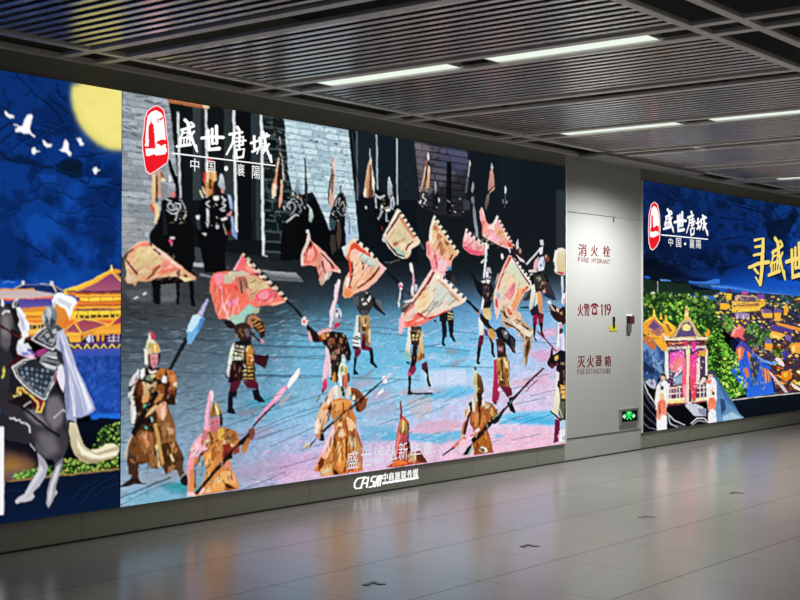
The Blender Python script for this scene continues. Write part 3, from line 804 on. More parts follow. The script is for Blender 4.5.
def paint_main():
    c = Canvas(SCR['main'][0], SCR['main'][1], Z_LO, Z_HI, 640, 450, 7)
    c.p('111518', '100 60 600 60 600 540 100 540')
    # ---- backdrop: panels, poles, walls
    c.p(('101820', '171b1f', 'v'), '410 120 600 150 600 300 410 280')
    c.p('16202a', '500 140 520 140 520 200 500 200', .5, 8)
    c.p('343a40', '556 190 566 190 566 262 556 262', .7, 3)
    c.run('''
p 20282a: 194 100 206 104 206 200 194 200
p 343d40: 193 104 200 106 201 200 193 200
p 2c3436: 224 108 233 109 235 240 224 240
p 2a373c: 251 112 261 113 262 240 252 240
p 0c0e10: 237 110 251 112 252 240 238 240
p 181c1e: 252 176 256 176 256 240 252 240
p 0d1318: 347 120 415 130 419 300 358 300
p 17212b: 358 125 376 130 376 200 358 190
p 131b24: 378 130 396 134 396 200 378 200
p 182029: 399 134 414 138 417 200 400 200
''')
    c.bricks('100 70 168 98.7 170 111 175 154 178 176 172 197 163 202 157 222 149 234 153 240 121 268 100 270', ['9aa3ac', '8f98a1', 'a6aeb6', '959da6', '868f98', 'adb4bc', '9aa2aa'], .048, .28, '7f8891', .16)
    c.dabs('100 90 168 99 170 112 174 150 150 200 155 222 121 260 100 250', ['5a646d', '4a545c', '6a737b', '747d85'], 46, 7, 1.5, .8, .03)
    c.dabs('100 90 168 99 170 112 174 150 150 200 155 222 121 260 100 250', ['b9c0c8', 'c2c8ce'], 40, 8, 1.3, .6, .03)
    c.dabs('100 80 150 95 165 100 160 125 121 130 100 130', ['4c565e', '5b656d'], 14, 9, 1.8, .8, .08)
    c.grain('100 70 168 98 178 176 150 240 121 268 100 270', .08, 4)
    c.p('a99f9c', '121 215 150 222 140 240 121 250', .35, 5)
    c.bricks('263 110 284 118 289 175 293 205 300 240 300 262 264 256', ['121b1b', '18211f', '0e1414', '1d2726', '141a1c'], .085, .26, '3c4a4b', .2)
    c.dabs('263 112 284 119 289 175 292 200 264 240', ['7a8a8c', '5e6e70'], 30, 5, 1.0, .8, .05)
    c.dabs('263 112 284 119 289 175 292 200 266 250', ['06090a'], 50, 5, 2.2, .8, .05)
    c.bricks('284 116 348 127 354.6 195 359.2 244 340 246 328 226 320 206 313 192 300 195 292 190 288 170', ['c6dde6', 'b6d0da', 'd2e6ee', 'bdd6e0', 'a4bfcb', 'c2dae4'], .052, .17, '98b2be', .24)
    c.dabs('286 121 346 131 353 195 357 235 335 230 312 188 292 185', ['71878f', '8299a3', '5c7079', '4a5c64'], 190, 3, .9, .7, .06)
    c.dabs('290 135 346 140 350 180 300 180', ['2f3d44'], 9, 3.4, 1.5, .9, .06)
    c.dabs('286 121 346 131 353 195 312 186 292 185', ['dcecf2', 'e4f2f6'], 60, 6, 1.0, .6, .06)
    c.bricks('414.4 141 467 150.6 468 162 466 200 461 218 440 216 420 205 419 192 417 167', ['6a6470', '5b5763', '4e4c5a', '746a70', '57525c'], .066, .40, '2c2a34', .3)
    c.p('7c7278', '414.4 141 428 144 428 160 420 180 417 167', .5, 3)
    c.p('3a4468', '445 145 467 150 468 164 462 176 440 168', .5, 5)
    c.p('15181d', '420 196 470 170 470 224 420 224', .75, 9)
    c.dabs('416 146 450 148 450 185 420 190', ['15141a', '1d1c22'], 20, 5, 1.2, .8, .08)
    c.dabs('399 145 416 148 418 195 400 195', ['28323c', '0c1218'], 26, 4, 1.0, .6, .08)
    c.run('''
l 0c0f12 5: 449 162 449 214
l c8d8da 2.1: 177.8 112 180.3 198
l d4dfe0 2.2: 206 108 207.5 232
l e4f0f0 2.6: 233.7 108 236.4 232
l e0ecec 2.6: 261.2 113 263.4 256
p c8dce8: 264.4 255.6 268 255.6 268 270 264.4 270
l 566068 1.6: 356.6 130 357.6 200
l a4b0b8 1.5: 376.6 134 377.6 200
l a9b4ba 1.5: 396.8 138 397.4 204
l 2a353c 1: 352 132 360 196
p b5734e>a5643f: 168.2 98 209 105.6 209.5 108 205 109 168.8 102.4
p f0c8a4: 202 104.4 209 105.6 209.5 108 203 108
l d89468 .8: 169 98.8 200 104.6
''')
    # ---- the paved ground
    G = '100 262 165 246 264 256 290 262 340 262 430 262 480 262 600 262 600 540 100 540'
    xs = [121, 200, 270, 340, 410, 480, 565]
    ys = [255, 275, 295, 315, 340, 365, 390, 415, 440, 470, 505]
    field(c, G, xs, ys, [
        '3a3d40 22262a 1c2023 12171a 11171c 11171c 14181c', '505254 33373b 24292d 1a2026 1a2129 1a2229 24292f',
        '3c3f42 35393d 2b3238 2a3b47 34495a 42607a 56708a', '363b40 42494f 384752 3f7088 4a86a8 5a9ccc 7cb4e0',
        '46505a 4f5d68 527b92 549cbe 5caed6 74bae4 b4b8e4', '505d68 5c6f7e 6494b0 60aace 70bce0 8accf0 c8bce4',
        '657685 6c8699 6ea2c0 72b4d4 92c6e6 c8ccee ecbcd6', '7a90a2 7c98ae 78b0d2 82bcde a0c4e6 dcc4e6 d8c8ea',
        '8aa2b8 88a4c0 92b0d4 b4b4de dab8da f2b8d0 f4b8d0', '90a8be 7ca4b8 b4b0d0 e2bcdc ecbcd8 f4b8ce f8b8ce', '9cb8d0 6cb0c4 c8bcdc e0bcdc ecbcd8 f4b8ce f8b8ce'], 1, 1)
    c.grain(G, .10, 7); c.grain(G, .07, 24)
    c.dabs('420 330 566 330 566 440 400 450 300 480 260 480 330 430', ['f6d8e8', 'f0c0d6', 'b0d8f0', 'e6d4f0'], 220, 10, 1.3, .5, -.12)
    c.dabs('280 310 420 320 420 430 280 440 220 450 230 380', ['8cc8e0', '4f9cc0', '9ad4ea', '62aed0', 'a8cfe2'], 220, 11, 1.2, .45, -.16)
    c.dabs('121 320 260 330 260 420 121 480', ['6b7f90', '4c5a66', '8499aa', '3e4850', '93a9ba'], 200, 12, 1.2, .45, -.05)
    c.dabs('121 262 300 268 300 320 121 320', ['1d2022', '4c5054', '2a2d30', '5b5e60'], 110, 12, 1.4, .6, .03)
    c.dabs('121 420 280 430 280 490 121 500', ['9cb4ca', '7d98b0', 'a8bcd0', 'a4a0b8', '6f8aa2'], 130, 10, 1.4, .5, -.25)
    # colour washes of the stage light
    c.run('''
p 4cb8e4 a=.8 s=3: 400 391 440 389 470 386 476 392 460 398 430 399 405 398
p e8a0a8 a=.55 s=3: 398 390 430 388 450 390 420 396 400 396
p d8b0a8 a=.55 s=3: 408 397 432 396 432 412 420 420 410 410
p e89cb0 a=.6 s=3: 420 422 448 420 470 424 440 434 400 434 412 430
p 3cb0dc a=.75 s=3: 380 431 396 432 430 434 462 430 464 438 440 444 405 440 380 440
p 4cbce8 a=.85 s=3: 496 418 510 413 556 410 556 426 520 424 500 424
p 2ca8e0 a=.7 s=2: 506 418 530 416 556 418 556 424 520 423
p f0a0b4 a=.6 s=3: 510 382 540 374 552 372 545 384 520 388
p f088a8 a=.55 s=3: 524 352 560 348 566 356 540 362
p f090b0 a=.6 s=3: 540 330 562 326 566 334 545 338
p f4b0c4 a=.5 s=4: 500 430 550 428 550 440 500 446
p 58b8e0 a=.7 s=2: 493 435 502 434 505 437 494 439
p 40a8d0 a=.6 s=3: 400 345 470 350 470 356 400 352
p 50b0d8 a=.6 s=3: 360 352 420 362 470 364 470 369 400 368 360 360
p e8e4f8 a=.6 s=4: 420 372 466 368 466 384 430 386
p b88ca0 a=.55 s=3: 352 382 372 376 374 384 356 390
p b890b0 a=.6 s=3: 366 398 390 390 392 396 370 404
p b8708c a=.5 s=3: 372 392 384 389 386 393 374 396
p b090a8 a=.4 s=4: 360 412 392 400 400 410 370 420
p d890c0 a=.45 s=6: 280 455 330 450 320 475 272 478
p f0b8dc a=.5 s=4: 330 474 276 485 300 470
p 38a4cc a=.5 s=4: 360 425 396 425 396 440 360 442
p c090b0 a=.4 s=4: 232 436 262 425 280 430 240 446
p b898b8 a=.45 s=6: 230 468 280 455 285 475 240 482
p 3ca0b8 a=.6 s=4: 246 402 270 394 280 402 255 412
p 1c8c98 a=.7 s=3: 158 483 186 482 200 492 170 494
p 7ab8d4 a=.6 s=4: 125 490 180 490 180 505 125 510
p a098a8 a=.45 s=4: 140 470 180 472 175 484 140 486
p 8a7480 a=.5 s=3: 238 412 268 404 262 410 240 418
p 58b4d8 a=.45 s=6: 290 340 350 330 400 340 380 380 300 380
''')
    c.p('cfeaff', '290 320 400 308 580 300 580 460 300 480 270 440', .16, 24)
    c.dabs('400 330 566 322 566 440 400 462', ['ffe8f4', '9cd8fa', 'f8c8dc', '7cc4ee', 'e8d8f8', 'f0a8c0', 'd0f0ff'], 420, 6, 1.1, .55, -.2)
    c.dabs('270 320 400 316 400 462 270 482', ['a8e0f4', '4c9cc4', 'c4e8f6', '3c88b0', 'd8d0ec', 'e0b0cc'], 420, 6, 1.0, .45, -.25)
    c.dabs('121 330 270 320 270 480 121 505', ['8ea4b6', '46586a', 'a8bccc', '38464f', 'b8c4d8', '5f7688'], 420, 7, 1.0, .42, -.16)
    c.dabs('260 440 440 425 440 455 250 492', ['f4c0e0', 'd898c4', 'b090c8', 'f8d8ec', 'e0b8e0'], 160, 7, 1.2, .5, -.25)
    # joints and ruts of the paving
    J = '''121 345 150 346 200 352 252 357 300 358 345 360|121 370 200 373 250 375 330 376 360 378 420 380|121 326 180 330 250 331 300 334|200 319 262 322 305 326 360 331 420 337
121 352 170 352|121 362 160 361|252 316 330 322 400 330|300 378 340 376|262 357 345 356|270 340 330 342|420 345 470 351|440 366 500 368
160 402 205 382|170 418 220 396 250 390|121 440 180 416 235 396|180 428 240 408 290 392|190 440 260 414 330 392|210 452 290 420 350 400
240 436 300 412 330 404|270 447 330 420|258 438 280 430|238 444 262 438 300 424|215 500 262 482 285 472|121 505 150 490 175 482|140 470 200 452|121 462 150 450
262 408 292 396|276 404 300 396|121 398 175 380|121 412 160 398|121 424 150 414|300 450 335 440|280 468 330 454
350 396 400 380|355 410 400 395|396 410 430 394|380 424 420 412|400 352 440 344|480 300 500 296|470 340 500 336|340 340 360 336'''
    for q in J.replace('\n', '|').split('|'):
        y = float(q.split()[1]); c.l('24384a' if y > 375 else '1e2a33', 1.0, q, .38)
    for q in '121 337 190 339 220 341|121 376 180 377|250 345 300 347 350 348|255 375 300 377|300 335 345 337'.split('|'): c.l('15303f', 2.4, q, .4)
    for q in '420 400 440 392|430 402 452 392|444 402 466 391|400 412 430 400|420 416 450 404|500 424 530 414|520 424 552 414|510 420 520 416|530 396 555 390|515 404 545 398|512 440 540 434|480 446 500 440|420 440 440 432|432 442 450 434|396 438 412 432|500 392 530 384|524 380 548 374'.split('|'): c.l('2e6f96', .9, q, .5)
    for q in '420 300 470 312|480 312 500 316|420 320 440 316|440 330 480 334|410 335 430 332|500 300 520 305|505 310 560 312|510 340 560 344'.split('|'): c.l('2d6a92', .9, q, .5)
    c.run('''
p b0b2b4: 193 262.5 212 264 212 268 193 266.5
p b0b2b4: 214.5 264.5 220 265 220 268.5 214.5 268
p 9a9da0: 260 270 296 273 300 278 270 275
p 8c9094 a=.8: 200 273 212 276 212 278 200 276
p 7c8084 a=.7: 264 272 300 276 304 282 268 280
p 3a4248: 193 247 204 248 206 262 193 262
p 6c6e70 s=2 a=.7: 160 283 176 282 178 300 162 300
p 7a7c7e a=.6 s=2: 160 297 175 298 175 302 160 302
p 606264 a=.7 s=2: 125 290 150 288 152 300 130 302
p ffffff: 142 294 146 291.5 146.5 293.5 143 295.5
p e8e8e8: 133 298 137.5 296 138 298 134 299
l 5a6a74 1 a=.8: 385 262 392 263
l 7a6a60 1 a=.8: 390 262.5 400 260
''')
    # ---- riders in the dark at the back
    c.lw = .72
    c.run('''
t 120 160 8
p 0b0c0e: 330 330 360 300 420 290 490 310 540 400 560 470 590 560 600 800 540 980 300 1000 230 600 300 540 320 460
p 0a0b0d: 640 330 700 300 800 260 860 300 880 420 860 560 840 760 850 900 680 900 640 700 600 560
p 07080a: 380 0 400 -10 440 60 470 150 480 290 470 300 440 200 400 100
l b0bcc0 1.6: 400 -20 455 125
p e8c8a0>d4a878: 258 110 285 100 285 230 275 350 285 420 270 445 250 380 250 250
p caa078: 290 95 330 80 335 130 325 200 325 290 305 300 300 200
p a05848: 318 85 345 110 350 160 325 150
p f0dcc0: 330 140 365 150 360 175 330 170
p c8605a: 240 340 275 380 300 420 280 445 255 415 235 370
p e8d0a0: 280 345 310 360 310 440 290 500 272 510 280 420
p 8a8a90: 330 180 385 200 380 300 345 320 320 300
p 3a2018: 285 130 300 120 305 330 285 340
p d8a090: 300 255 325 265 330 300 300 300
p e8e8ee: 385 125 400 120 412 165 405 180 390 175
p c0c4c8>8a8e94: 380 210 400 185 430 200 450 235 440 255 395 250
p c87c78: 405 252 440 250 445 290 420 305 405 280
p 101114: 440 210 470 240 475 320 450 320
l d0d8dc 1.6: 365 310 410 330
l d8dee4 1.4: 400 335 380 370 400 400 440 400 430 360 400 345
l d8dee4 1.4: 440 345 480 350 485 385 455 400 450 365
l c8d0d8 1.4: 375 400 410 430 450 430 480 400
l d0d8e0 1.6: 460 420 455 450 440 485
l c8d0d4 1.2: 485 320 510 360 530 410 525 450
l d8c8b0 1.4: 525 430 510 470
l 6a6048 1.1: 395 505 430 500
l b8a880 1.2: 480 505 500 495
l 40161c 1: 480 400 490 460
p 1a1d22: 340 400 360 400 380 600 345 600
p e0e4e8: 605 450 620 445 640 440 640 475 620 480
p 5a6064 a=.6 s=2: 610 480 640 480 645 560 620 560
l d8d8d8 1.2: 660 590 690 590
p d43040: 670 100 690 105 690 150 680 190 665 170
p d8a868>b87840: 690 95 720 80 770 90 770 130 740 200 745 260 700 300 680 250 680 180
p f0d0a0: 690 90 712 95 705 180 690 170
p e8b880: 735 95 765 95 775 160 750 180 735 130
p 5a2814: 710 150 730 150 735 240 710 230
p 3c1c12: 745 170 790 200 790 290 740 280
p f0dcb0: 650 210 665 220 690 265 680 275
p f0dcb0: 635 240 650 240 672 300 660 310
p d8a080: 690 225 715 230 700 290 690 270
p a02830: 695 -20 745 0 745 15 700 12
p c8404c a=.9: 700 -18 730 -12 720 8
l d8dee0 2: 685 350 710 330 735 310
l d8dee0 1.6: 690 355 705 365 735 385
p dce2e6>a8b0b8: 690 380 712 400 712 500 700 545 690 530
p e0e4e8: 750 300 780 285 810 320 780 330
l d0d4d8 1.5: 770 350 780 360
l d0d4d8 1.6: 780 380 800 370
l c8ccd0 1.5: 770 455 782 465
p c0c4c8: 765 520 790 510 795 540 770 550
t 210 160 8
p 0a0b0e: 0 280 60 270 120 280 180 330 180 480 150 600 100 760 0 800
p d4dade>9aa4ac: 78 130 92 105 105 120 115 180 120 240 90 240 65 200
p c88880: 85 230 112 235 110 265 90 265
p 1a1418: 40 200 70 210 75 290 40 280
l e0e4e8 1.8: 95 290 105 310 125 320 105 340
l e0e4e8 1.8: 100 350 125 360 110 380 80 400
l e0e4e8 1.8: 90 410 120 400
p e4e8ec: 30 290 70 285 75 315 50 330 30 320
l d8dce0 1.4: 45 350 60 360
p a8c0dc>88a0d0: 140 275 165 285 185 370 180 400 165 390 150 330
p 9ab4d8>7890c4: 165 440 185 460 200 540 218 600 215 640 180 600 170 520
p d08890: 130 440 160 420 175 400 175 430 145 460
p f0d8d8: 85 470 130 455 140 470 90 490
p 701824: 125 570 170 575 170 600 130 600
l c8ccd0 1.4: 50 455 60 465
p c0c4c8: 45 520 75 515 70 550 48 550
l d8d0b0 1: 100 510 120 560 130 600
p 0e0f10: 540 180 575 360 595 400 540 400
p e8c090>d89070: 550 0 570 0 575 60 560 180 555 250 540 200 520 180 505 220 515 300 490 280 490 230 520 150 530 60 535 20
p f4dcc4: 490 250 505 250 515 300 500 310
p 2a140c: 545 10 562 10 565 120 545 220 535 180 548 100
p e8c8b0: 555 180 580 190 575 310 555 360 550 340 560 260
p 201410: 530 220 555 240 548 350 530 330
l f0f0e0 1.4: 560 -20 578 60 590 160
p d07868: 495 215 540 190 545 215 510 245
l c8d0d0 1.5: 565 -60 570 0
p 0a0b0d: 600 460 660 420 690 350 770 380 800 420 810 800 560 800 570 600
p 0a0c10: 690 160 705 150 712 200 720 260 760 300 780 400 690 400 680 280
p 15191e: 685 205 705 160 715 165 705 260 690 280
l c87c78 1.4: 695 270 700 290
l dce4e8 1.4: 612 375 625 345 660 320
l c8d0d4 1.4: 625 385 655 350
l d8e0e6 1.6: 690 300 690 340 720 330 740 310 720 290
l d8e0e6 1.4: 705 345 740 350 745 380 715 370
l dce4e8 1.5: 590 370 598 400
l dce4e8 1.8: 680 410 685 435 660 455 610 500
l e8eef0 1.6: 690 435 710 445
p c0d8e0: 655 255 670 260 670 290 660 290
l dcdcdc 1.5: 770 570 785 580
t 300 180 8
p 080a0d: 40 -60 48 -80 55 0 60 180 100 150 110 100 120 150 150 250 200 340 240 400 240 640 0 640 0 200 30 200
p 080a0d: 40 -180 48 -60 58 0 62 200 40 200
l 34424a 2.2: 42 -150 50 60 55 200
p d8e8e0>88a098: 75 220 95 240 105 290 90 340 70 330
l c8d4d8 1.5: 10 150 30 200 40 230
l d0dce0 1.5: 60 200 90 240
p c8d8dc: 50 400 70 395 75 420 50 425
p e8c0b0: 55 440 72 440 78 500 60 500
p 10090c: 235 0 250 -30 255 30 245 150 230 200 220 150
p e8d0c4>d8a490: 255 -110 285 -140 280 -40 262 20 275 80 255 160 280 220 260 240 240 180 235 100 245 0
p 3a1a14: 250 -90 268 -140 262 -20 240 80 235 30
p d88070: 255 -155 270 -180 285 -140 265 -120
p 0c0f14: 300 130 320 100 345 110 370 160 385 210 360 300 360 400 400 640 240 640 240 400 230 300 270 180
p 0a0c10: 318 50 335 40 350 110 320 120
p b8ccd4: 350 10 362 -10 365 60 355 80
l d8e4ea 1.6: 270 160 300 140 310 150 290 190
l d8e4ea 1.4: 320 180 340 200 330 230
l b0c8d4 1.6: 340 160 370 190 380 210
p c8d8e4: 345 260 370 240 370 215 385 220 375 270 330 300
p c89080: 300 290 345 260 345 290 320 300
p 4a3830: 300 320 325 340 330 480 310 560 290 480
p 3a3230: 245 440 280 440 290 560 260 600 240 520
l d0d8dc 1.4: 230 380 245 395
l c8d0d4 1.4: 255 270 270 280
p 304850: 240 300 290 330 270 400 240 390
p c8dcf0>a8c0e0: 372 230 385 270 410 350 425 460 420 500 370 530 365 480 370 350
p 7888a8: 395 300 405 330 400 440 385 430
p e8ccb4>d8a880: 530 -60 548 -140 552 -40 535 40 520 110 508 110 520 40
p f4ece0: 555 -140 570 -190 575 -100 590 -20 595 80 580 80 570 0
p 7a5438: 548 -100 565 -120 572 0 575 130 540 130 540 40
p d8a070: 555 40 570 40 570 130 550 140
p f0e4d4: 505 100 520 95 525 130 512 135
l c8c8d0 1.4: 560 -200 563 -160
p 0b0e13: 590 60 680 110 700 160 750 140 780 240 780 420 700 500 640 480 600 300
l e0e8ec 1.6: 600 110 640 150 640 140 675 125
l c8d0d8 1.6: 605 140 610 220
p e8ecf4>b8c0cc: 708 -20 718 -30 722 0 735 40 735 90 715 90 698 60 705 20
p c8d4dc: 720 120 745 130 755 190 740 230 725 200
p 28323c: 728 160 742 160 742 200 730 200
p f4f4f4: 645 205 660 198 665 220 650 230
p f4f4f4: 522 212 535 210 535 230 524 232
p e8eef0: 680 235 725 222 722 245 690 255
l a8b0b4 1.6: 640 240 660 250 640 290 620 310
l a8b0b4 1.6: 690 260 690 330 710 330
l 8c3830 1: 650 370 660 400
t 390 130 8
p f0ecec: 296 200 306 170 315 230 300 250
p e0c0b0>b89080: 285 260 300 250 290 340 265 440 240 500 235 490 265 380
p 8a5a48: 283 250 300 240 298 290 283 300
p f0d8c4>d89858: 305 280 320 300 315 430 290 450 285 440 300 380
p 201c22: 292 290 303 280 300 370 285 420 280 380
p c8a070: 285 450 315 430 310 470 290 500
p 585a62: 290 470 330 450 340 490 310 520
l d8d0c0 1.6: 270 510 260 540 290 560 270 590
l e0d8c8 1.5: 230 580 250 560 240 590
p 14161a: 345 480 385 480 400 560 400 640 340 640
p b8bcc4>686c74: 355 440 362 405 372 440 375 490 358 520
p c8ccd0: 385 540 398 550 400 585 388 580
p 22242a: 380 580 430 560 450 640 390 680
p d0d4d8: 632 250 640 240 648 280 635 300
l a8acb0 1.7: 636 280 625 370
l 585c60 2.4: 622 380 608 500
p c8ccd0: 655 450 665 410 672 450 660 500 650 490
p 707478: 650 540 670 530 675 580 655 590
p 3a3e44: 585 570 610 555 640 570 640 640 590 640
t 470 160 8
p b8bcc4: 165 60 175 20 185 60 180 100
p d0a098>b07c74: 160 90 180 70 192 130 195 200 145 255 150 180
p e8a090: 160 245 200 205 195 235 150 270
p 14100f: 140 250 198 205 198 212 150 262
p 8a8070>4a4440: 135 280 155 265 150 340 130 400 118 390 125 320
p d0d4d8: 275 230 285 200 292 240 288 270 278 270
p 6a6e74: 255 320 270 310 270 345 262 350
p 7a7e84: 280 330 298 320 300 345 285 355
l 50545a 1.4: 280 280 282 320
l 44484e 1.2: 280 360 278 385
p 9098a0: 15 210 25 180 32 230 20 260 10 240
p 80868e: 10 310 30 300 35 330 15 330
p 707a84>98a4b0: 28 330 42 400 62 560 66 620 50 620 30 500 22 400
''')
    c.run('''
t 260 120 5
l e8e4d8 1.1: 98 84 103 150 112 220 120 300
l 3a2c24 .8: 101 120 106 190 112 260
p 2a1810: 88 190 104 180 112 300 108 400 90 380 84 300
p e0b088>c88868: 90 190 96 186 84 300 78 360 58 350 62 320 76 280
p f0dcc0: 66 320 82 316 78 380 66 394 58 360
p e8c4a8>d09880: 104 300 114 300 112 400 98 444 92 420 100 380
l f4ece0 1: 96 190 86 260
p b8c4cc>6a747c: 184 300 190 284 196 320 198 370 182 380 178 340
p 14181c: 160 390 180 370 210 378 226 420 210 470 170 470 140 440
l c8d4dc 1: 150 450 146 420 160 396 176 392
l c8d4dc 1: 160 470 176 440 170 410
l dce4ea .9: 186 388 206 396 214 420 200 430
l a8b4bc .9: 190 420 206 450 196 464
l 8a969e .8: 176 402 190 412 184 440
p a8907c: 182 376 196 376 196 392 184 392
l 202428 1.4: 222 190 228 300 234 420
l e8d0c0 1: 370 186 372 210
p e8ccc0>d0a090: 362 210 378 200 378 300 370 360 376 420 362 400 352 440 344 400 352 340 360 280
p 3a1c18: 366 240 374 240 370 330 358 380 356 340
l f4e8e0 .8: 372 220 370 300 362 350
p 12161a: 374 400 392 370 408 352 424 380 434 420 424 470 400 500 372 470 366 430
p b0bcc4: 404 340 412 330 416 360 408 366
l d8e0e8 1: 376 430 384 400 400 392 392 420
l d8e0e8 .9: 400 430 414 410 424 430 416 460
l c0ccd4 1: 420 316 428 360 436 420
l a8b8c4 .9: 386 450 400 470 412 480
p 88a0b8 a=.8: 428 430 440 450 450 520 436 520
l f0e8e4 1: 549 144 551 190
l f4ecdc 1.1: 552 190 560 250 572 310 566 384
p d8b088>b88058: 540 230 550 186 552 260 546 330 540 390 524 380 530 320
p 6a4028: 548 230 556 220 560 300 556 388 544 388 546 320
p f0dcc4: 520 350 532 330 534 380 524 388
p c8d0da>8a949e: 640 300 648 290 654 320 662 360 660 390 644 392 636 360
p d4dce4>98a2ac: 652 390 668 386 674 420 664 446 650 440
l 303840 1: 660 396 662 436
l c8d0d8 1.1: 576 380 604 396 626 376
l b8c0c8 1: 576 388 582 440
l c8d0d8 1: 620 440 650 432 664 446
l 98a4ac 1: 600 440 606 460 592 500
p e4e8ec: 604 428 612 424 616 440 606 444
''')
    # ---- flags
    c.lw = 1.0
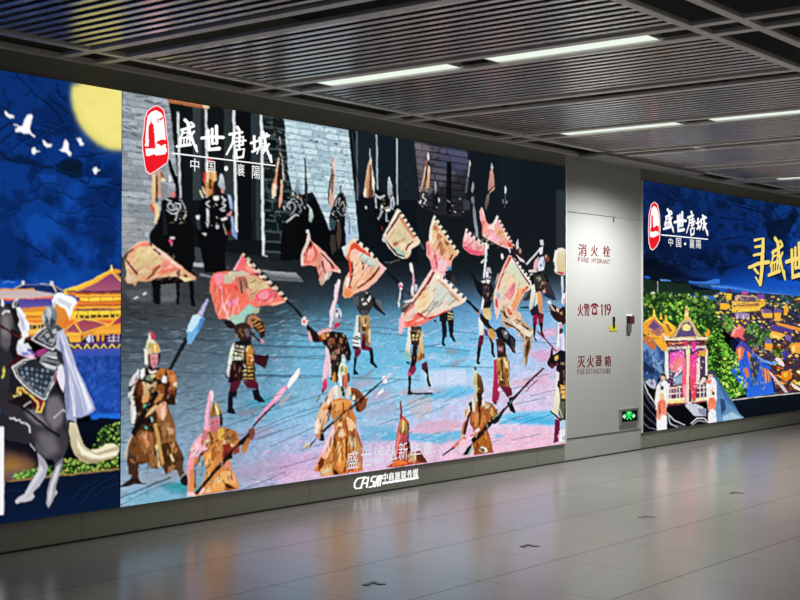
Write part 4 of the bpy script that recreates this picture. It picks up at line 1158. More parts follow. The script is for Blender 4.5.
    c.run('''
t 120 230 8
p 0b0c0e: 230 40 260 20 340 130 500 260 620 370 615 400 560 360 400 230 300 130
p 0b0c0e: 250 380 330 375 320 600 270 580
p 0b0c0e: 450 370 480 380 475 600 450 600
p 0b0c0e: 550 410 590 410 590 540 610 610 570 610
p f0c49c>d89c74: 45 210 60 170 110 120 150 95 210 85 260 110 300 140 350 175 420 230 480 280 540 330 612 380 605 400 560 405 515 415 500 390 470 370 370 375 290 385 225 410 140 410 120 455 100 430 60 430 40 390 60 340 40 290
p e8d09c>d4bc84: 150 140 230 130 280 180 320 230 330 270 260 320 210 360 170 370 130 310 100 250 115 190
p d8b088 a=.8 s=2: 170 260 240 240 260 300 200 350 170 330
p f07868>e88878 s=1: 80 180 120 130 210 95 235 110 225 130 150 130 110 170 60 215
p f4a090>e06858: 330 260 380 230 430 280 450 300 440 330 380 340 300 360 340 300
p f8c8b8: 280 140 330 170 430 240 490 300 480 310 420 270 330 210
p 5a2418: 260 150 280 145 330 190 320 205 290 180
p 481810: 228 105 248 100 262 120 250 135
p 3c140e: 38 205 60 175 105 145 110 155 65 190 55 230 100 290 145 350 135 362 90 310 50 245
p f4a890: 62 210 80 230 110 290 145 340 150 350 120 320 80 270
p 3a1410: 205 400 260 340 320 280 330 285 290 330 235 390
p e86a5c: 250 320 310 270 325 275 260 335
p 42140e: 455 325 480 315 480 345 490 365 470 370 450 350
p 3a1410: 510 360 530 352 545 370 530 382 512 375
p e87860: 430 305 475 300 480 318 440 325
p f0d0a0: 470 380 490 375 560 385 600 390 555 402 515 412
p d8c4a4 s=1 a=.8: 60 340 120 370 140 405 110 420 70 420 45 390
l f4dcc0 1 a=.8: 50 300 70 400
p d04078: 385 85 405 70 420 90 405 105
p e8e8ec: 400 55 440 55 435 72 405 72
p d87090: 405 95 420 100 415 135 405 120
p e8e8e0: 670 28 685 25 690 45 675 48
t 200 245 8
p f4b0c0: 260 205 345 60 352 75 280 205
p f0586a>f47c78: 345 75 370 100 370 180 440 190 470 230 420 230 320 205 280 205
p f8c0a0: 345 60 368 80 360 100 345 90
p fc9c90: 350 160 400 165 440 200 420 220 380 205
p f4d8b8: 372 130 400 120 420 145 410 175 375 160
p ecc8b4: 425 195 450 165 465 195 460 215 440 220
p e8dcc0: 470 240 490 225 512 250 500 270 475 265
p e8d8c0: 520 290 540 270 560 295 545 315
p e8c8b4: 570 340 590 325 605 345 590 365
p e8bca4: 615 385 635 365 652 395 635 405
p f0c8a8: 660 430 685 420 695 445 670 460
p f4705c>f08070: 85 260 110 225 160 215 260 210 400 225 470 250 540 310 590 360 640 410 690 445 660 465 580 490 540 480 480 490 400 500 360 560 280 580 220 590 150 590 120 520 90 400 75 370
p d4c4b4>c8b89c: 190 240 240 215 330 205 400 225 370 250 290 250 250 310 190 310
p a86458>c08c74 s=1: 290 270 340 250 390 290 390 340 340 390 310 360
p 5a2018: 318 265 335 300 345 390 330 385 325 330
p ccb08c>d8c08c: 370 240 440 245 520 300 560 345 480 360 400 350 375 300
p 8a5a48 s=1: 350 260 380 290 390 350 360 330
p d8a884: 370 350 480 360 440 420 400 450 380 400
p f0604c>f87c70: 180 330 250 310 310 340 330 400 380 390 390 440 330 480 340 530 260 550 200 500 170 420
p fa8cb0: 200 440 250 450 300 420 300 460 250 490 205 475
p fa90a4 : 105 240 150 225 190 230 180 290 150 340 120 300
p fbb8c0: 160 330 175 330 185 450 230 560 250 590 230 590 180 500 160 400
p d04848: 270 320 300 330 300 370 285 360
p e05848: 150 350 165 350 180 480 160 450
p f06474>f4546c: 440 400 520 350 590 360 600 400 580 440 500 450 440 440
p fc94a8: 460 400 530 360 560 380 540 430 480 440
p c83050: 575 350 600 370 615 410 590 440 570 430 600 400
p f0786c: 420 450 540 450 640 440 670 455 580 490 480 470 430 480
p f8b098: 560 470 650 450 688 445 660 465 585 488
p 98d4c0>a4ccb8 s=1: 240 560 300 560 360 500 400 470 420 490 450 500 430 540 380 560 360 590 340 640 260 640
p b8b898 s=1: 430 500 480 495 470 540 430 560
p f0c8b8: 215 580 240 570 250 610 230 615
p 7a4c3c: 400 560 440 550 470 600 390 610
l 14161a 2.2: 690 445 800 545
t 290 230 8
p f4a898>ec8c7c: 150 55 175 90 215 120 280 180 340 250 400 320 400 345 340 330 260 440 240 430 240 390 210 290 150 280 95 290 85 230 100 160 130 110
p fcd0c8: 140 20 152 10 162 75 150 110 120 150 105 200 110 280 90 285 85 220 105 150 130 100
p d84840>e87060: 165 90 180 100 220 170 225 220 190 260 130 270 110 230 130 160
p f8a090: 150 150 190 150 200 200 170 250 130 240
p 3c1410: 160 80 178 100 175 140 160 130 130 180 115 210 112 200 140 140
p f8b4a8: 180 95 215 125 280 190 350 270 380 310 360 310 280 220 215 160
p 2a1010: 240 180 260 190 340 270 360 300 345 315 320 280 270 220
p d88878>e8a89c: 215 180 245 190 260 260 300 330 320 340 260 440 230 400 240 340 210 280
p 4a2018: 250 250 265 250 275 320 300 350 280 345 258 300
p f4b8b0 : 265 210 310 260 350 320 310 330 280 300
p e0383c: 325 285 345 290 345 310 325 308
p f4d8cc: 350 320 405 320 405 345 380 335 355 332
p c8bcae s=1: 300 330 340 340 310 390 270 410 250 450 235 420 260 380
p dcecec>c8d8dc: 415 140 470 105 480 120 460 170 440 220 425 180
p f4d4b0>eca888: 480 80 510 75 560 90 620 150 660 190 700 240 770 310 740 350 680 420 620 470 560 500 480 540 440 545 420 520 430 420 450 370 480 330 480 260 450 230 445 180
p e04c38: 490 120 520 90 560 130 600 160 660 200 640 215 580 185 530 160 490 165 470 215 490 260 500 340 480 430 500 470 470 470 460 430 480 340 470 260 455 220
p f8dcc0: 500 60 520 65 545 85 540 105 510 95
p f4e4cc: 555 110 580 110 590 140 570 145
p f4e4cc: 600 150 625 150 640 175 620 185
p f4e4cc: 640 190 660 190 665 210 650 215
p f8d0b4>f4b088: 490 200 560 180 640 280 670 320 680 330 620 390 570 450 500 460 490 420 510 340 500 260
p f4c0b4: 490 165 520 150 560 170 540 200 490 200
p d4e0d8>c0d0c8: 545 195 590 185 660 230 700 280 680 310 640 290 570 240
p a4bcb8: 560 210 600 240 660 290 640 295 575 245
p 4a0e0e: 500 250 510 340 490 420 475 460 465 455 480 400 495 330 490 260
p 7a1414: 720 280 735 285 700 340 650 400 580 450 540 470 535 455 600 420 650 370 690 320
p f8bcac: 740 290 770 310 740 350 690 410 600 470 520 500 500 490 590 460 680 390 720 330
p e88c58 s=1: 440 470 480 480 500 510 460 540 430 520
p fce0d0: 460 370 480 380 470 450 450 460 440 420
p 3a1418: 560 240 600 270 595 310 575 325 580 280
p f0988c: 580 270 605 275 590 305
p d8c8a8: 670 240 690 225 705 265 690 285
t 370 200 8
p f4dcc0>e8c0a0: 220 70 240 80 265 110 380 300 400 320 400 345 330 395 320 440 300 465 260 465 200 430 140 350 120 300 100 290
p f8e8d8: 218 68 235 75 210 140 160 230 125 290 115 280 160 190 200 110
p 6a1814: 235 95 250 105 210 180 150 255 135 280 128 270 170 200 210 140
p e0d0a8>d4c498: 240 150 265 150 300 220 350 290 330 320 290 360 270 390 220 390 180 350 150 290 200 220
p d88868: 235 105 260 140 300 200 360 290 370 310 340 310 320 280 280 220 240 160
p f0e4cc: 245 125 262 115 265 140 250 148
p f0e4cc: 275 165 290 155 295 180 280 190
p f0e4cc: 300 205 315 198 322 225 308 232
p f0e4cc: 330 245 345 240 352 265 338 272
p f0e0cc: 360 285 375 280 382 310 365 312
p 8ac8b0>a0c8b0: 200 375 240 400 290 420 280 450 240 430 195 400
p 9a5840 s=1: 185 350 215 330 230 345 220 370 190 370
p e8d0a8: 240 340 300 340 280 400 240 390
p 1a0e0c: 125 325 140 330 170 370 220 425 280 450 275 460 220 445 160 385
p f8dcc8: 120 330 135 335 170 395 220 445 290 465 260 470 200 440 150 380
p 6a1c18: 280 400 300 360 345 325 350 335 310 370 290 405
p f8d8c4: 400 320 405 345 330 395 325 430 305 420 300 385 350 340
p bcd4d0: 95 315 110 290 130 310 128 340 105 335
l 3c4a50 2: 400 345 430 390
p f8d4b8>e8a478: 515 125 530 145 545 170 570 210 590 240 620 290 650 330 675 370 710 410 690 440 660 480 640 560 600 600 500 600 500 540 480 480 450 440 450 350 470 320 480 230 500 160
p f8e4d8: 515 120 530 140 510 190 495 260 500 330 485 350 470 310 480 220 500 150
p f0d8b0>d8a070: 520 170 560 200 600 280 640 340 680 410 650 450 620 440 560 470 530 400 505 340 500 260 510 200
p c88058: 510 210 530 200 560 240 530 250 505 240
p c07850: 540 260 580 290 560 320 590 370 560 400 530 330
p b87048 s=1: 560 380 600 390 590 440 560 450
p 9a4a30: 600 320 640 350 620 370 600 350
p e0a870: 600 380 650 380 630 430 600 430
p 8a2c1c: 630 470 660 430 670 440 640 490
p f8a8a0>f8b0b8: 450 340 475 330 490 400 520 380 560 430 600 480 640 480 640 560 600 600 500 600 500 540 475 470 450 420
p f4c8cc: 540 490 580 470 620 500 600 570 550 570
p f07484 s=1: 455 350 475 360 480 440 465 440
p d85868: 510 390 525 400 545 520 530 560 515 480
p f8ecd8: 530 180 545 165 560 185 545 210
p f8ecd8: 560 225 580 210 592 240 575 250
p f8ecd8: 590 260 610 245 615 275 600 285
p f8e8d0: 610 310 630 290 642 315 625 330
p f8e4c8: 640 345 655 330 668 355 650 365
p f8e0c0: 665 380 685 365 690 390 672 405
p f8d8b8: 685 430 710 405 715 412 690 450
p f8a0a8>fab0b8: 770 230 780 230 790 260 800 250 800 430 770 400 740 370 750 290
t 455 200 8
p f49cac>f07c90: 85 230 100 235 110 255 130 270 160 300 190 320 220 340 265 370 260 390 235 440 180 445 120 430 80 395 60 370 70 310
p f8bcc0: 100 280 140 290 200 330 230 370 180 380 120 350 95 320
p fcdcd8: 88 228 102 238 100 290 85 330 72 330 78 270
p fcdcd8: 110 250 122 260 120 285 108 285
p fcdcd8: 140 275 155 270 152 300 140 305
p f8d0c8: 175 305 190 300 190 325 178 330
p f4d0b8: 205 330 222 320 225 345 210 350
p f0d8b8: 240 360 270 350 268 390 245 395
p e85874 s=1: 70 370 130 395 200 410 230 430 170 440 110 420
p c8405c: 78 370 105 378 100 390 75 380
p f8a8b0: 120 350 200 380 220 410 150 400
p f8b0b0>f49c9c: 195 90 215 55 222 70 240 130 255 180 280 210 250 250 215 270 220 210 200 150
p fcd8d4: 210 60 220 65 235 120 225 130 215 90
p e87068: 215 170 240 165 235 230 218 260
p f8c4b4>ec9488: 230 200 300 190 340 120 352 160 365 165 385 200 400 240 430 280 450 320 480 370 470 390 420 380 340 350 260 300 220 280
p fce8e4: 300 200 335 120 350 135 330 180 310 215 280 225
p fce0dc: 275 205 310 200 320 240 260 230
p f0a0b0: 345 165 362 160 360 200 330 210
p d8a060 s=1: 330 240 400 250 430 290 380 290 340 270
p f8d8b0: 390 240 420 260 450 320 420 320 390 280
p fab0c0: 260 240 320 260 370 300 340 340 280 300
p d02c2c: 418 330 440 350 455 380 430 370
p e84838: 440 320 462 345 468 380 450 370
p f8d0b0: 420 270 440 290 430 310 410 290
l f4c4c4 1.6: 222 280 290 320 370 365 440 388
p d8e8ec: 430 400 420 395 435 390 445 410 440 430
t 470 250 8
p f4e8dc>e8c8b0: 320 40 345 55 380 110 420 170 480 230 520 290 490 310 440 340 400 410 370 480 350 520 250 470 220 500 195 460 185 380 200 320 230 220 270 130
p d8e0c8>e4d0b0: 330 90 380 130 430 210 470 290 430 310 400 350 350 400 280 400 250 330 250 230 290 150
p f4d0a8: 290 200 350 200 360 260 320 300 280 290
p f090a0>f0788c s=1: 320 280 360 270 360 350 330 400 300 390 280 360
p f4b888>ec9060: 380 300 440 310 420 370 380 440 360 500 330 450 350 400
p d04848: 318 50 335 60 300 130 260 220 230 310 215 310 240 220 280 130
p f8b0a8: 310 40 322 45 280 120 235 215 215 290 205 290 235 200 275 110
p 7a1c1c: 330 50 345 55 400 130 440 200 485 275 475 285 420 205 370 120
p fcf4ec: 350 60 375 90 420 160 460 220 480 260 470 255 420 185 370 110
p f8f0e8: 430 165 460 200 480 215 500 260 520 280 495 290 460 230
p 14161a: 380 80 420 110 470 170 520 230 525 270 480 190 440 150 410 130
p c03828: 440 300 465 285 470 300 450 325
p d88058 s=1: 420 310 460 310 430 350 410 350
p f8c8c0: 190 380 215 370 230 430 240 500 215 560 200 500
p b0c8d8: 210 340 240 340 250 390 225 400
p d84858: 200 390 220 400 225 470 205 450
p f4e8dc>d0c0b0: 665 80 680 20 700 -10 740 -20 770 0 770 200 720 200 680 180 670 130
p e8d8b0>d8c898: 700 20 760 10 770 170 720 180 695 120
p f8f0e4: 680 0 700 10 690 100 700 170 680 170 668 100
p c04838: 690 175 720 170 760 185 730 200
p 1a1418: 668 100 676 100 680 150 670 140
t 380 260 8
p 14161c: 540 110 570 100 590 150 610 170 590 200 560 190 530 150
p f8e0d0>f0c8b0: 400 0 420 90 470 90 520 130 560 180 600 230 640 270 690 310 660 350 580 380 500 430 420 470 330 520 250 540 190 540 175 590 150 590 150 500 170 430 230 360 290 280 330 200 380 120 420 60
p f0e0c8>e4dcc8: 430 130 480 120 530 170 590 240 640 310 620 360 520 390 400 430 300 420 270 380 310 290 370 210
p d8dccc>ccd4cc: 450 170 500 200 560 260 600 330 500 370 430 390 430 280
p f4d4a0 s=2: 330 260 390 230 400 320 340 410 280 390
p f8f4e8: 440 130 470 110 480 150 460 160
p f8c0a4: 455 150 490 160 480 175 460 165
p f8f0e0: 510 160 545 150 545 190 515 190
p f8f0e0: 555 205 590 195 595 230 565 230
p f8f0e0: 600 250 630 235 640 265 610 270
p f8f0e0: 640 280 665 265 668 300 645 300
p f8ecd8: 655 320 690 305 692 325 660 345
p c89878 s=1: 540 240 580 260 620 300 640 330 620 330 570 290
p d8a888 s=1: 460 150 520 190 560 240 540 240 490 200
l 4a3428 .8: 360 420 410 350 432 318
l 4a3428 .8: 385 420 420 365 440 335
l 4a3428 .9: 405 415 440 360 468 330
l b8a890 .7: 480 330 540 270
p f8d0c8: 350 170 400 90 420 95 380 180 310 270 250 350 190 420 175 420 240 330 300 250
p 8a1c1c: 425 90 440 100 400 180 330 270 270 350 255 365 250 350 310 270 370 185
p e87068: 250 360 280 350 260 390 205 440 180 460 190 430
p f0d0c8>e8c8b8: 210 430 260 380 290 390 280 460 240 480 200 480
p f46c58>f88070: 290 430 330 430 370 460 450 440 540 400 600 380 590 385 500 430 420 470 340 515 260 535 200 540 190 490 250 485
p c02c28: 300 415 330 430 375 460 360 475 320 450 295 430
p b42424: 375 462 450 445 520 410 580 385 500 430 430 462 390 475
p f85c50: 210 490 270 480 300 500 280 525 220 525
p fcb8c8: 150 470 185 450 190 530 175 590 152 590
p fa98a8: 400 0 440 0 450 60 420 90
''')
    c.t(200, 245, 8); c.teeth('352 62 420 140 520 250 640 360 695 430', 8, 26, '1a1d20', 'f0d8c0')
    c.t(290, 230, 8); c.teeth('520 80 570 100 640 165 700 235', 4, 22, '14181c', 'f8e4cc')
    c.t(370, 200, 8); c.teeth('240 85 300 180 385 300', 6, 20, '12161a', 'f4e4cc'); c.teeth('525 130 575 215 640 310 705 405', 7, 24, '12161a', 'f8ecd8')
    c.t(455, 200, 8); c.teeth('95 235 160 296 265 368', 5, 26, '12161a', 'fcdcd8'); c.teeth('345 135 400 235 470 360', 7, 16, '12161a', 'fcd8d0')
    c.t(380, 260, 8); c.teeth('500 118 570 185 640 262 692 305', 5, 24, '3c5468', 'f8f0e0')
    c.t(470, 250, 8); c.teeth('365 70 430 160 520 275', 7, 16, '14161a', 'f8f0e8')
    c.t(0, 0, 1)
    # ---- standing men further back
    c.run('''
t 290 230 8
p 8a8c8e: 280 400 370 400 370 600 280 600 a=1
'''.replace(' a=1', '').replace('p 8a8c8e: 280 400 370 400 370 600 280 600', 'p f0e4e8: 385 395 400 395 402 420 390 480 378 510 362 500 365 440'))
    c.run('''
t 290 290 8
l 121a1e 2.6: -20 95 40 150 95 215
p f8d8dc: 358 -40 380 -60 392 0 380 30 378 80 365 130 350 150 345 230 330 300 312 300 320 220 315 170 330 130 350 80
p e8a8bc: 380 20 390 10 384 60 372 110 362 130
p 30c0e0: 370 115 385 115 390 135 375 140
p c8ccdc>8890a0: 350 140 390 140 410 160 412 200 400 260 350 280 345 220
p 50586a: 362 160 380 150 385 180 370 190
p 5a6070: 385 190 402 200 395 240 380 220
p e8e8f0: 370 180 390 190 380 220 360 215
p f0f0f8: 400 170 414 180 412 210 402 210
p c83050: 355 270 400 260 400 290 370 300 380 310 350 315
p 8a1830: 372 272 402 262 402 280
p f8d8dc: 88 240 115 210 130 220 130 240 150 240 140 260 130 290 95 280
p e06878: 105 240 125 240 120 265 100 265
p 1c1214>2a1c1c: 140 270 160 290 200 330 260 340 320 325 420 340 450 370 470 420 490 500 485 560 460 570 440 530 420 510 410 600 440 700 400 720 320 720 310 600 310 520 260 420 200 420 150 370 130 300
p f0b0b8: 215 340 260 315 300 305 340 310 330 330 280 335 230 365
p d88a48: 240 360 280 340 290 390 260 400
p e0a860: 290 350 310 340 312 370 295 380
p 7a3820: 225 370 245 365 270 410 250 415
p 8a4c30: 330 380 360 390 360 440 330 430
p 6a4638: 300 390 325 400 320 460 300 440
p a06848: 400 380 425 390 415 430 395 420
p b88878: 360 480 395 470 400 500 375 520
p 1a1210: 350 345 380 345 385 420 360 400
p 141012: 430 380 470 420 485 500 470 520 440 500 425 430
p 3c2c2c: 320 490 380 500 390 560 330 570
p 9a7060: 330 520 370 530 360 560 330 550
p 5c4438: 380 430 410 440 410 480 385 470
p f0a8b8: 150 320 170 370 180 410 160 415 140 340
p f4d4dc>f0b4c4: 280 440 310 480 325 560 320 620 300 700 280 720 262 700 270 600 285 540
p d8d8e0: 320 590 350 600 330 700 310 700
p 2a2624: 330 580 395 575 390 720 330 720
p d8e8f0: 415 520 440 520 440 580 415 570
p b87838: 345 660 370 660 370 740 345 740
p 18120e: 360 600 390 600 385 720 370 760
p c8a868: 340 680 352 690 350 740 335 740
p 7cc0a0: 325 720 345 740 330 760 318 740
p e83c6c>c02858: 262 720 295 710 300 780 270 820 258 800
p 6a1830: 250 800 270 790 270 820 250 830
p f4c8d4: 270 600 290 560 290 690 262 740 258 720
l 0f1418 1.6: 1 700 1 700
p 3a3c40>2a2826: 505 40 560 10 620 10 660 40 665 130 620 200 560 190 520 110
p 5a5c60 a=.8: 500 60 550 50 550 130 520 130
p c8c8cc: 570 70 590 60 585 85 570 90
p e8e8ec: 615 80 630 60 640 40 648 60 630 100
p d8d4d4: 575 110 610 95 620 110 590 125
p b0b0b4: 600 20 620 15 615 35
p 101214: 600 40 640 20 640 40 610 70
p 1a1c20: 650 60 680 60 700 110 750 180 770 190 755 205 720 180 670 140
p 606468: 680 80 720 80 750 150 740 170 700 120
p 484a4e: 565 165 625 165 625 200 570 200
p c8d8d4>f0f0e8: 530 200 560 200 560 300 560 420 570 460 500 450 500 400 515 330
p 58605c: 548 210 560 210 560 340 545 340
l 30383a 1.4: 505 385 545 400
l 30383a 1.4: 500 420 550 430
l 283030 1.4: 520 370 560 390
p c09858>8a6038: 560 205 630 205 645 300 645 440 620 450 600 330 580 340 570 450 565 340
p e0c898: 580 230 605 220 615 280 590 300
p 402418: 570 290 620 300 610 330 580 330
p 701c30: 565 460 580 350 600 340 605 440 660 460 655 490 580 480
p 3c1020: 580 400 600 390 600 470 580 470
p e8d0a0: 625 300 645 320 645 420 630 410
p 8a5c34: 600 380 625 380 630 430 610 440
p 141216: 500 445 560 455 550 475 500 470
p 7a2038>5a1428: 515 470 570 470 565 510 540 545 515 530
p 0f0e14: 508 530 535 545 530 590 525 640 545 665 545 680 505 678 508 600
p 501828: 630 460 665 470 660 500 635 490
p 0f0e14: 635 490 665 490 670 550 675 580 700 610 702 625 685 625 640 580 640 540
p 8a8088 a=.6 s=1: 600 680 680 620 660 660 640 685 500 720 500 700
t 200 305 8
p 1c1418: 185 130 240 120 270 150 280 180 250 190 220 180
p 3a2420>2a1c1c: 270 160 330 140 400 150 410 230 410 300 340 310 300 250 270 190
p 6a5c64: 350 190 390 180 400 250 370 260
p b87c58: 385 100 410 80 450 90 500 130 525 180 525 230 500 260 480 240 470 200 420 180 380 140
p 2a1c1a: 420 110 500 130 525 190 520 250 490 270 470 220 430 190
l e0a050 1.2: 430 140 460 120
l e0a050 1.2: 440 170 480 145
l d89048 1.2: 460 185 500 165
l c88040 1.2: 475 210 515 195
l 121418 2: 410 225 480 290
p e080a0: 480 270 510 280 510 310 485 305
p 17151a: 280 290 410 280 415 330 350 350 350 410 280 420 240 420
p f0f0e8>d8e0c8: 262 310 280 290 270 370 260 420 235 430 230 410 245 350
p e8ecc8>d0d8b0: 280 320 350 330 345 400 340 440 250 430 260 370
l 14242a 1.6: 285 340 345 355
l 14242a 1.5: 270 370 345 385
l 18201c 1.5: 262 400 340 412
l 18201c 1.3: 312 320 300 430
p c8d8d0: 245 405 330 420 330 440 260 440
p 14080c>3a1020: 250 440 340 440 330 620 230 600 240 520
p f0f0e8>d0d4c8: 230 425 262 430 240 500 230 550 215 560 215 520
p c8b0b0: 210 540 235 540 232 575 212 575
p 0f0c10: 200 555 225 565 225 590 205 580
p 3c2414: 350 350 430 330 445 600 330 600
p c88838>a86828: 365 360 400 320 415 330 430 400 435 500 440 560 400 590 380 540 375 450
l f0d8a0 1.4: 385 330 375 370
l f0c878 1.3: 390 400 420 410
l f8e8c0 1.3: 400 440 430 440
l f0d090 1.3: 390 520 430 530
l f0d090 1.2: 385 550 430 565
l e8e0d0 1.4: 350 480 370 500
l e8e0d0 1.4: 345 510 365 520
l d8d0b0 1.2: 350 560 380 570
p 30101c>3c1420: 425 390 520 405 545 390 552 410 540 470 520 510 470 480 435 460
l 180c10 .9: 440 400 530 420
t 200 365 8
p 241018>1c0c14: 240 0 335 0 335 120 300 140 225 140 235 70
p 181012: 330 0 440 0 445 110 400 130 345 125
l d8b878 1.5: 345 50 370 40
l d8b878 1.4: 350 80 370 70
l d8a860 1.5: 385 20 420 15
l d8a860 1.5: 385 50 425 50
l c89850 1.4: 385 85 425 80
l b88848 1.3: 345 110 430 105
l e8dcc0 1.3: 350 0 365 20
p 5a1830>401020: 240 140 300 130 330 130 300 200 295 250 235 215
p 601a2c>481224: 340 135 440 120 470 150 470 200 430 190 380 185
p 14101a: 230 210 295 220 290 255 265 260 262 340 280 370 285 388 240 392 218 385 220 300
p 14101a: 415 200 470 190 480 240 515 280 518 300 480 300 430 275 425 240
p c8bcc0: 210 50 235 55 230 100 215 90
''')
